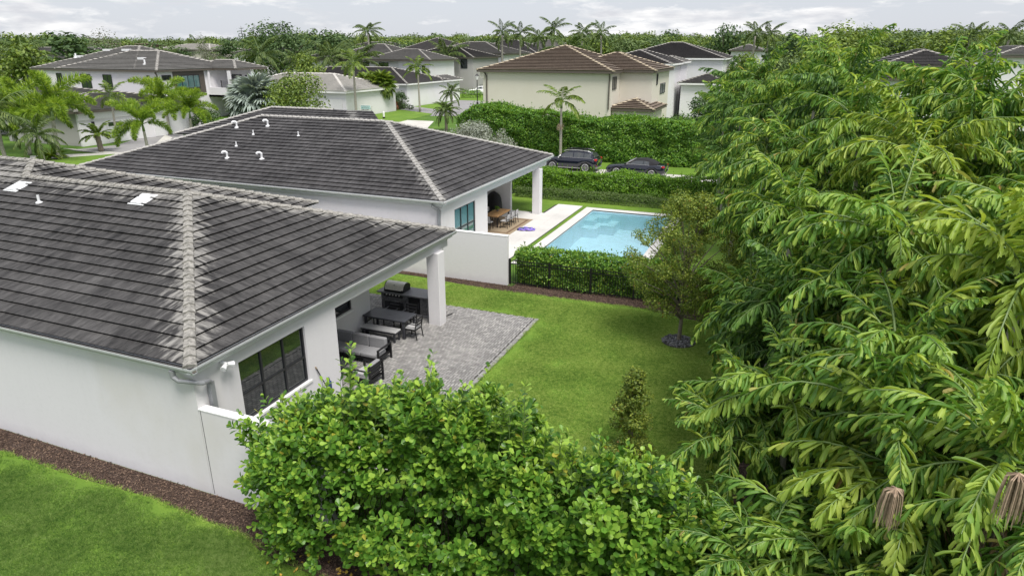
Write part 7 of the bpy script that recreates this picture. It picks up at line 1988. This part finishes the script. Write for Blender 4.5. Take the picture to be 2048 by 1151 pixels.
for sx in (-.7, .7): link('stake', MB().box(sx - .02, sx + .02, .041, .08, 0, 2.1), M['white_metal'], sn, world=False)
rs_ = thing('red_sign', (sg.x + .2, sg.y - 1.4, 0), 'small red half round sign in front of the pale lawn sign', 'sign')
v = [(.5 * math.cos(a), 0, .5 + .5 * math.sin(a)) for a in np.linspace(0, math.pi, 12)]; n_ = len(v)
link('sign_disc', MB().add(v + [(x, .05, z) for x, _, z in v], [tuple(range(n_)), tuple(range(n_, 2 * n_))[::-1]] + [(i, (i + 1) % n_, n_ + (i + 1) % n_, n_ + i) for i in range(n_)]), M['red'], rs_, world=False)
link('stake', MB().box(-.03, .03, .052, .09, 0, .8), M['white_metal'], rs_, world=False)
hy = P(768, 237, 0); ht = thing('bollard', (hy.x, hy.y, 0), 'short pale marker post with dark base on the bright lawn', 'bollard')
link('post', MB().lathe([(.16, .25), (.16, .95), (.08, 1.05)], 8), M['cap'], ht, world=False); link('base', MB().lathe([(.20, 0), (.20, .24)], 8), M['black'], ht, world=False)

# ------------------------------------------------------------------ trees beyond
def crown_variant(seed, mat, n=2300, leaf=.55, R=4.6, hgt=5.4, nc=26):
    cl = blob_cl(seed, nc, R * .8, R * .8, 3.2, 3.2 + hgt, R * .24, R * .42)
    lm = [([(0, 0, 2.6), (c[0] * .5, c[1] * .5, (c[2] + 2.6) / 2), c[:3]], [.16, .1, .04]) for c in cl[:9]]
    return tree_mesh(seed, cl, n, leaf, mat, [(0, 0, 0), (.1, 0, 1.6), (0, 0, 3.4), (0, 0, 5)], [.34, .27, .22, .12], lm, M['bark'])
V_ = [crown_variant(900, M['treeA']), crown_variant(901, M['treeB']), crown_variant(902, M['treeB']), crown_variant(903, M['treeC']), crown_variant(904, M['treeA'], nc=34), crown_variant(905, M['treeC'])]
def merged(ms):
    ob = []
    for cm_, tm_ in ms: ob.append(bpy.data.objects.new('crown', cm_))
    return ob
SRC = merged(V_)
# one palm head as a single mesh for the far mass
def palm_head(seed):
    Vs = []; Fq = []; Rr = []; off_ = 0; rg_ = np.random.default_rng(seed); parts = []
    for k in range(18):
        e_ = k % 4; fd = frond_data(seed + k, Lf=3.6, a0=rad([70, 42, 12, -18][e_]), a1=rad([0, -40, -65, -85][e_]), n=16, leafL=.9, leafW=.14, hang=.6, ljit=.1)
        v_, f_, r_ = leaves(fd['P'], fd['X'], fd['Z'], fd['L'], fd['W'], T_QUAD, rg_); a = k * 2.4; c, s_ = math.cos(a), math.sin(a); R3 = np.array([[c, -s_, 0], [s_, c, 0], [0, 0, 1]])
        parts.append((v_ @ R3.T + (0, 0, 8.0), f_, r_))
    v_, f_, r_ = join_parts(parts); tb_ = MB().tube([(0, 0, 0), (0, 0, 8)], [.2, .15], 6); q = np.array([f for f in tb_.f if len(f) == 4])
    return np_mesh('palm_head', np.concatenate([v_, np.array(tb_.v)]), f_ + [q + len(v_)], M['palmB'], np.concatenate([r_, np.full(len(tb_.v), .5)]), linkit=False)
SRC.append(bpy.data.objects.new('palm_head', palm_head(950)))
sky_x = [-200, 0, 90, 200, 262, 300, 380, 490, 560, 610, 700, 760, 840, 920, 1000, 1100, 1200, 1290, 1400, 1500, 1560, 1640, 1700, 1780, 1860, 1920, 2000, 2100, 2300]
sky_y = [74, 74, 71, 74, 77, 78, 76, 74, 70, 66, 68, 70, 70, 69, 70, 70, 67, 66, 70, 68, 66, 74, 62, 60, 62, 56, 62, 62, 62]
rg_ = np.random.default_rng(55); Pn = []; rot = []; scl = []; pick = []
for (dmin, dmax, n, fr_, lift) in ((330, 420, 260, 1.0, 0), (265, 330, 240, .93, 3), (235, 265, 130, .80, 9)):
    for k in range(n):
        px = -200 + 2500 * (k + rg_.random()) / n; d = rg_.uniform(dmin, dmax); g_ = ray(px, 95); dirn = Vector((g_.x, g_.y, 0)).normalized(); q = dirn * d
        cosr = dirn.dot(Vector((fwd.x, fwd.y, 0)).normalized()); dep_ = d * cosr
        top = CAMH + (95 - (np.interp(px, sky_x, sky_y) + lift + rg_.normal() * 2.2)) * dep_ / 1428 ; top *= rg_.uniform(.93, 1.03)
        isp = rg_.random() < .16; base_h = 11.2 if isp else 9.8
        s_ = max(.5, top / base_h); Pn.append((q.x, q.y, 0)); rot.append((0, 0, rg_.uniform(0, 6.28))); scl.append((s_ * rg_.uniform(1.0, 1.5), s_ * rg_.uniform(1.0, 1.5), s_) if not isp else (s_, s_, s_))
        pick.append(6 if isp else rg_.integers(0, 6))
scatter('distant_wood', Pn, rot, scl, pick, SRC, 'continuous belt of mixed trees and palms along the horizon', 'wood')
# nearer trees between the houses, each on its own
def tree_px(var, px, bd, ty, label, seed, wr_=1.0, cat='tree', name='broadleaf_tree', mats=None):
    g_ = ray(px, 95); dirn = Vector((g_.x, g_.y, 0)).normalized(); q = dirn * bd; dep_ = bd * dirn.dot(Vector((fwd.x, fwd.y, 0)).normalized())
    top = CAMH + (95 - ty) * dep_ / 1428; s_ = top / 9.8; return place_tree(name, V_[var], (q.x, q.y, 0), seed * 1.3, (s_ * wr_, s_ * wr_, s_), label, cat)
V_.append(crown_variant(906, M['treeA'], n=5200, leaf=.42, R=6.6, hgt=5.6, nc=60))
V_.append(crown_variant(907, M['grey_tree'], n=1500, leaf=.3, R=4.4, nc=20)); V_.append(crown_variant(908, M['treeB'], n=3500, leaf=.4, nc=34)); V_.append(crown_variant(909, M['treeC'], n=4200, leaf=.4, R=6.0, nc=44))
tree_px(6, 552, 205, 52, 'very large dark domed tree on the skyline left of centre', 1, 1.15)
tree_px(4, 650, 215, 55, 'dark round topped tree right of the large domed tree', 2, 1.3)
tree_px(7, 212, 225, 54, 'wispy greyish tree above the left tree belt', 3, .9)
tree_px(7, 408, 220, 66, 'thin pale greyish tree right of the left roof', 4, .7)
tree_px(7, 935, 200, 76, 'rounded grey green tree in front of the belt near centre', 5, .9)
tree_px(4, 1452, 200, 45, 'dark tall tree breaking the skyline right of the far white house', 6, .8)
tree_px(9, 1712, 150, 46, 'bright green spreading tree above the thicket', 7, 1.25)
tree_px(9, 1905, 165, 54, 'bright feathery spreading tree at the upper right', 8, 1.3)
tree_px(0, 130, 190, 64, 'dark tree group member at the left skyline', 9, 1.7)
tree_px(3, 45, 150, 82, 'yellow green rounded tree above the left coconut palms', 10, 1.0)
tree_px(0, 1590, 170, 60, 'dark green tree just left of the bright spreading tree', 11, 1.1)
tree_px(8, 1250, 180, 70, 'bushy tree rising behind the beige house ridge', 12, 1.2)
tree_px(3, 610, 140, 100, 'bright leafy tree between the coconut palm and the white house', 13, .9)
tree_px(8, 440, 130, 108, 'leafy tree behind the balcony house', 14, .9)
tree_px(3, 1490, 140, 100, 'green tree behind the far right end of the white house', 15, .9)
tree_px(8, 1570, 110, 100, 'tree behind the thicket left of the bright spreading tree', 16, 1.0)
tree_px(3, 1650, 120, 86, 'light green tree behind the thicket top', 17, 1.2)
p = P(1385, 238, 2.0); shrub((-8.5, 78.5, 0), 5.5, 4.5, 6.0, 'dark leafy tree beside the beige house behind the street hedge', M['treeA'], 51, .3, 6000, nc=40, cat='tree', name='dark_tree')
# skyline palms
def sky_palm(px, ty, bd, label, seed, kind='roy'):
    g_ = ray(px, 95); dirn = Vector((g_.x, g_.y, 0)).normalized(); q = dirn * bd; dep_ = bd * dirn.dot(Vector((fwd.x, fwd.y, 0)).normalized()); top = CAMH + (95 - ty) * dep_ / 1428; pr = palmM[kind]
    return palm(kind, (q.x, q.y, 0), top / (pr['h'] + 2.8), label, seed)
for i, (px, ty, bd, lb) in enumerate(((738, 46, 190, 'lone tall palm on the skyline left of the middle house'), (1004, 48, 180, 'first tall palm from the left of the skyline palm row'), (1040, 51, 180, 'second tall palm of the skyline palm row'), (1077, 58, 185, 'third palm of the skyline row, shorter and fuller'),
    (1112, 42, 180, 'tallest palm of the skyline row above the brown roof'), (1163, 50, 190, 'palm right of the tallest skyline palm'), (1205, 50, 195, 'small palm head at the right end of the skyline row'), (1506, 48, 175, 'left palm of the pair right of the dark skyline tree'), (1532, 52, 175, 'right palm of the pair right of the dark skyline tree'), (1930, 52, 160, 'palm at the upper right skyline'), (2010, 50, 150, 'palm at the top right corner'))):
    sky_palm(px, ty, bd, lb, 850 + i)
for i, (px, ty, bd, lb) in enumerate(((1135, 66, 165, 'short bushy palm below the skyline row left one'), (890, 78, 170, 'palm head in front of the belt above the grey house'), (660, 78, 165, 'yellowish palm head above the middle house left end'), (720, 82, 150, 'palm head directly above the middle white house roof'), (315, 100, 140, 'palm head peeping above the left roof'))):
    sky_palm(px, ty, bd, lb, 870 + i, 'coc')
# Norfolk pine
g_ = ray(487, 95); dirn = Vector((g_.x, g_.y, 0)).normalized(); q = dirn * 230; np_ = thing('norfolk_pine', (q.x, q.y, 0), 'narrow conical pine spire on the skyline', 'tree')
link('trunk', MB().tube([(0, 0, 0), (0, 0, 16.5)], [.3, .05], 6), M['bark'], np_, world=False)
Pq = []; Xq = []
for k in range(14):
    z = 6 + k * .75; R = 2.1 * (1 - k / 15)
    for j in range(60): a = rg_.uniform(0, 6.28); r_ = R * rg_.random(); Pq.append((r_ * math.cos(a), r_ * math.sin(a), z + r_ * .15)); Xq.append((math.cos(a), math.sin(a), .2))
v_, f_, r_ = leaves(np.array(Pq), np.array(Xq), randdir(len(Pq), rg_) * .5 + (0, 0, 1), .6, .3, T_QUAD, rg_); np_mesh('foliage', v_, f_, M['treeA'], r_, np_)
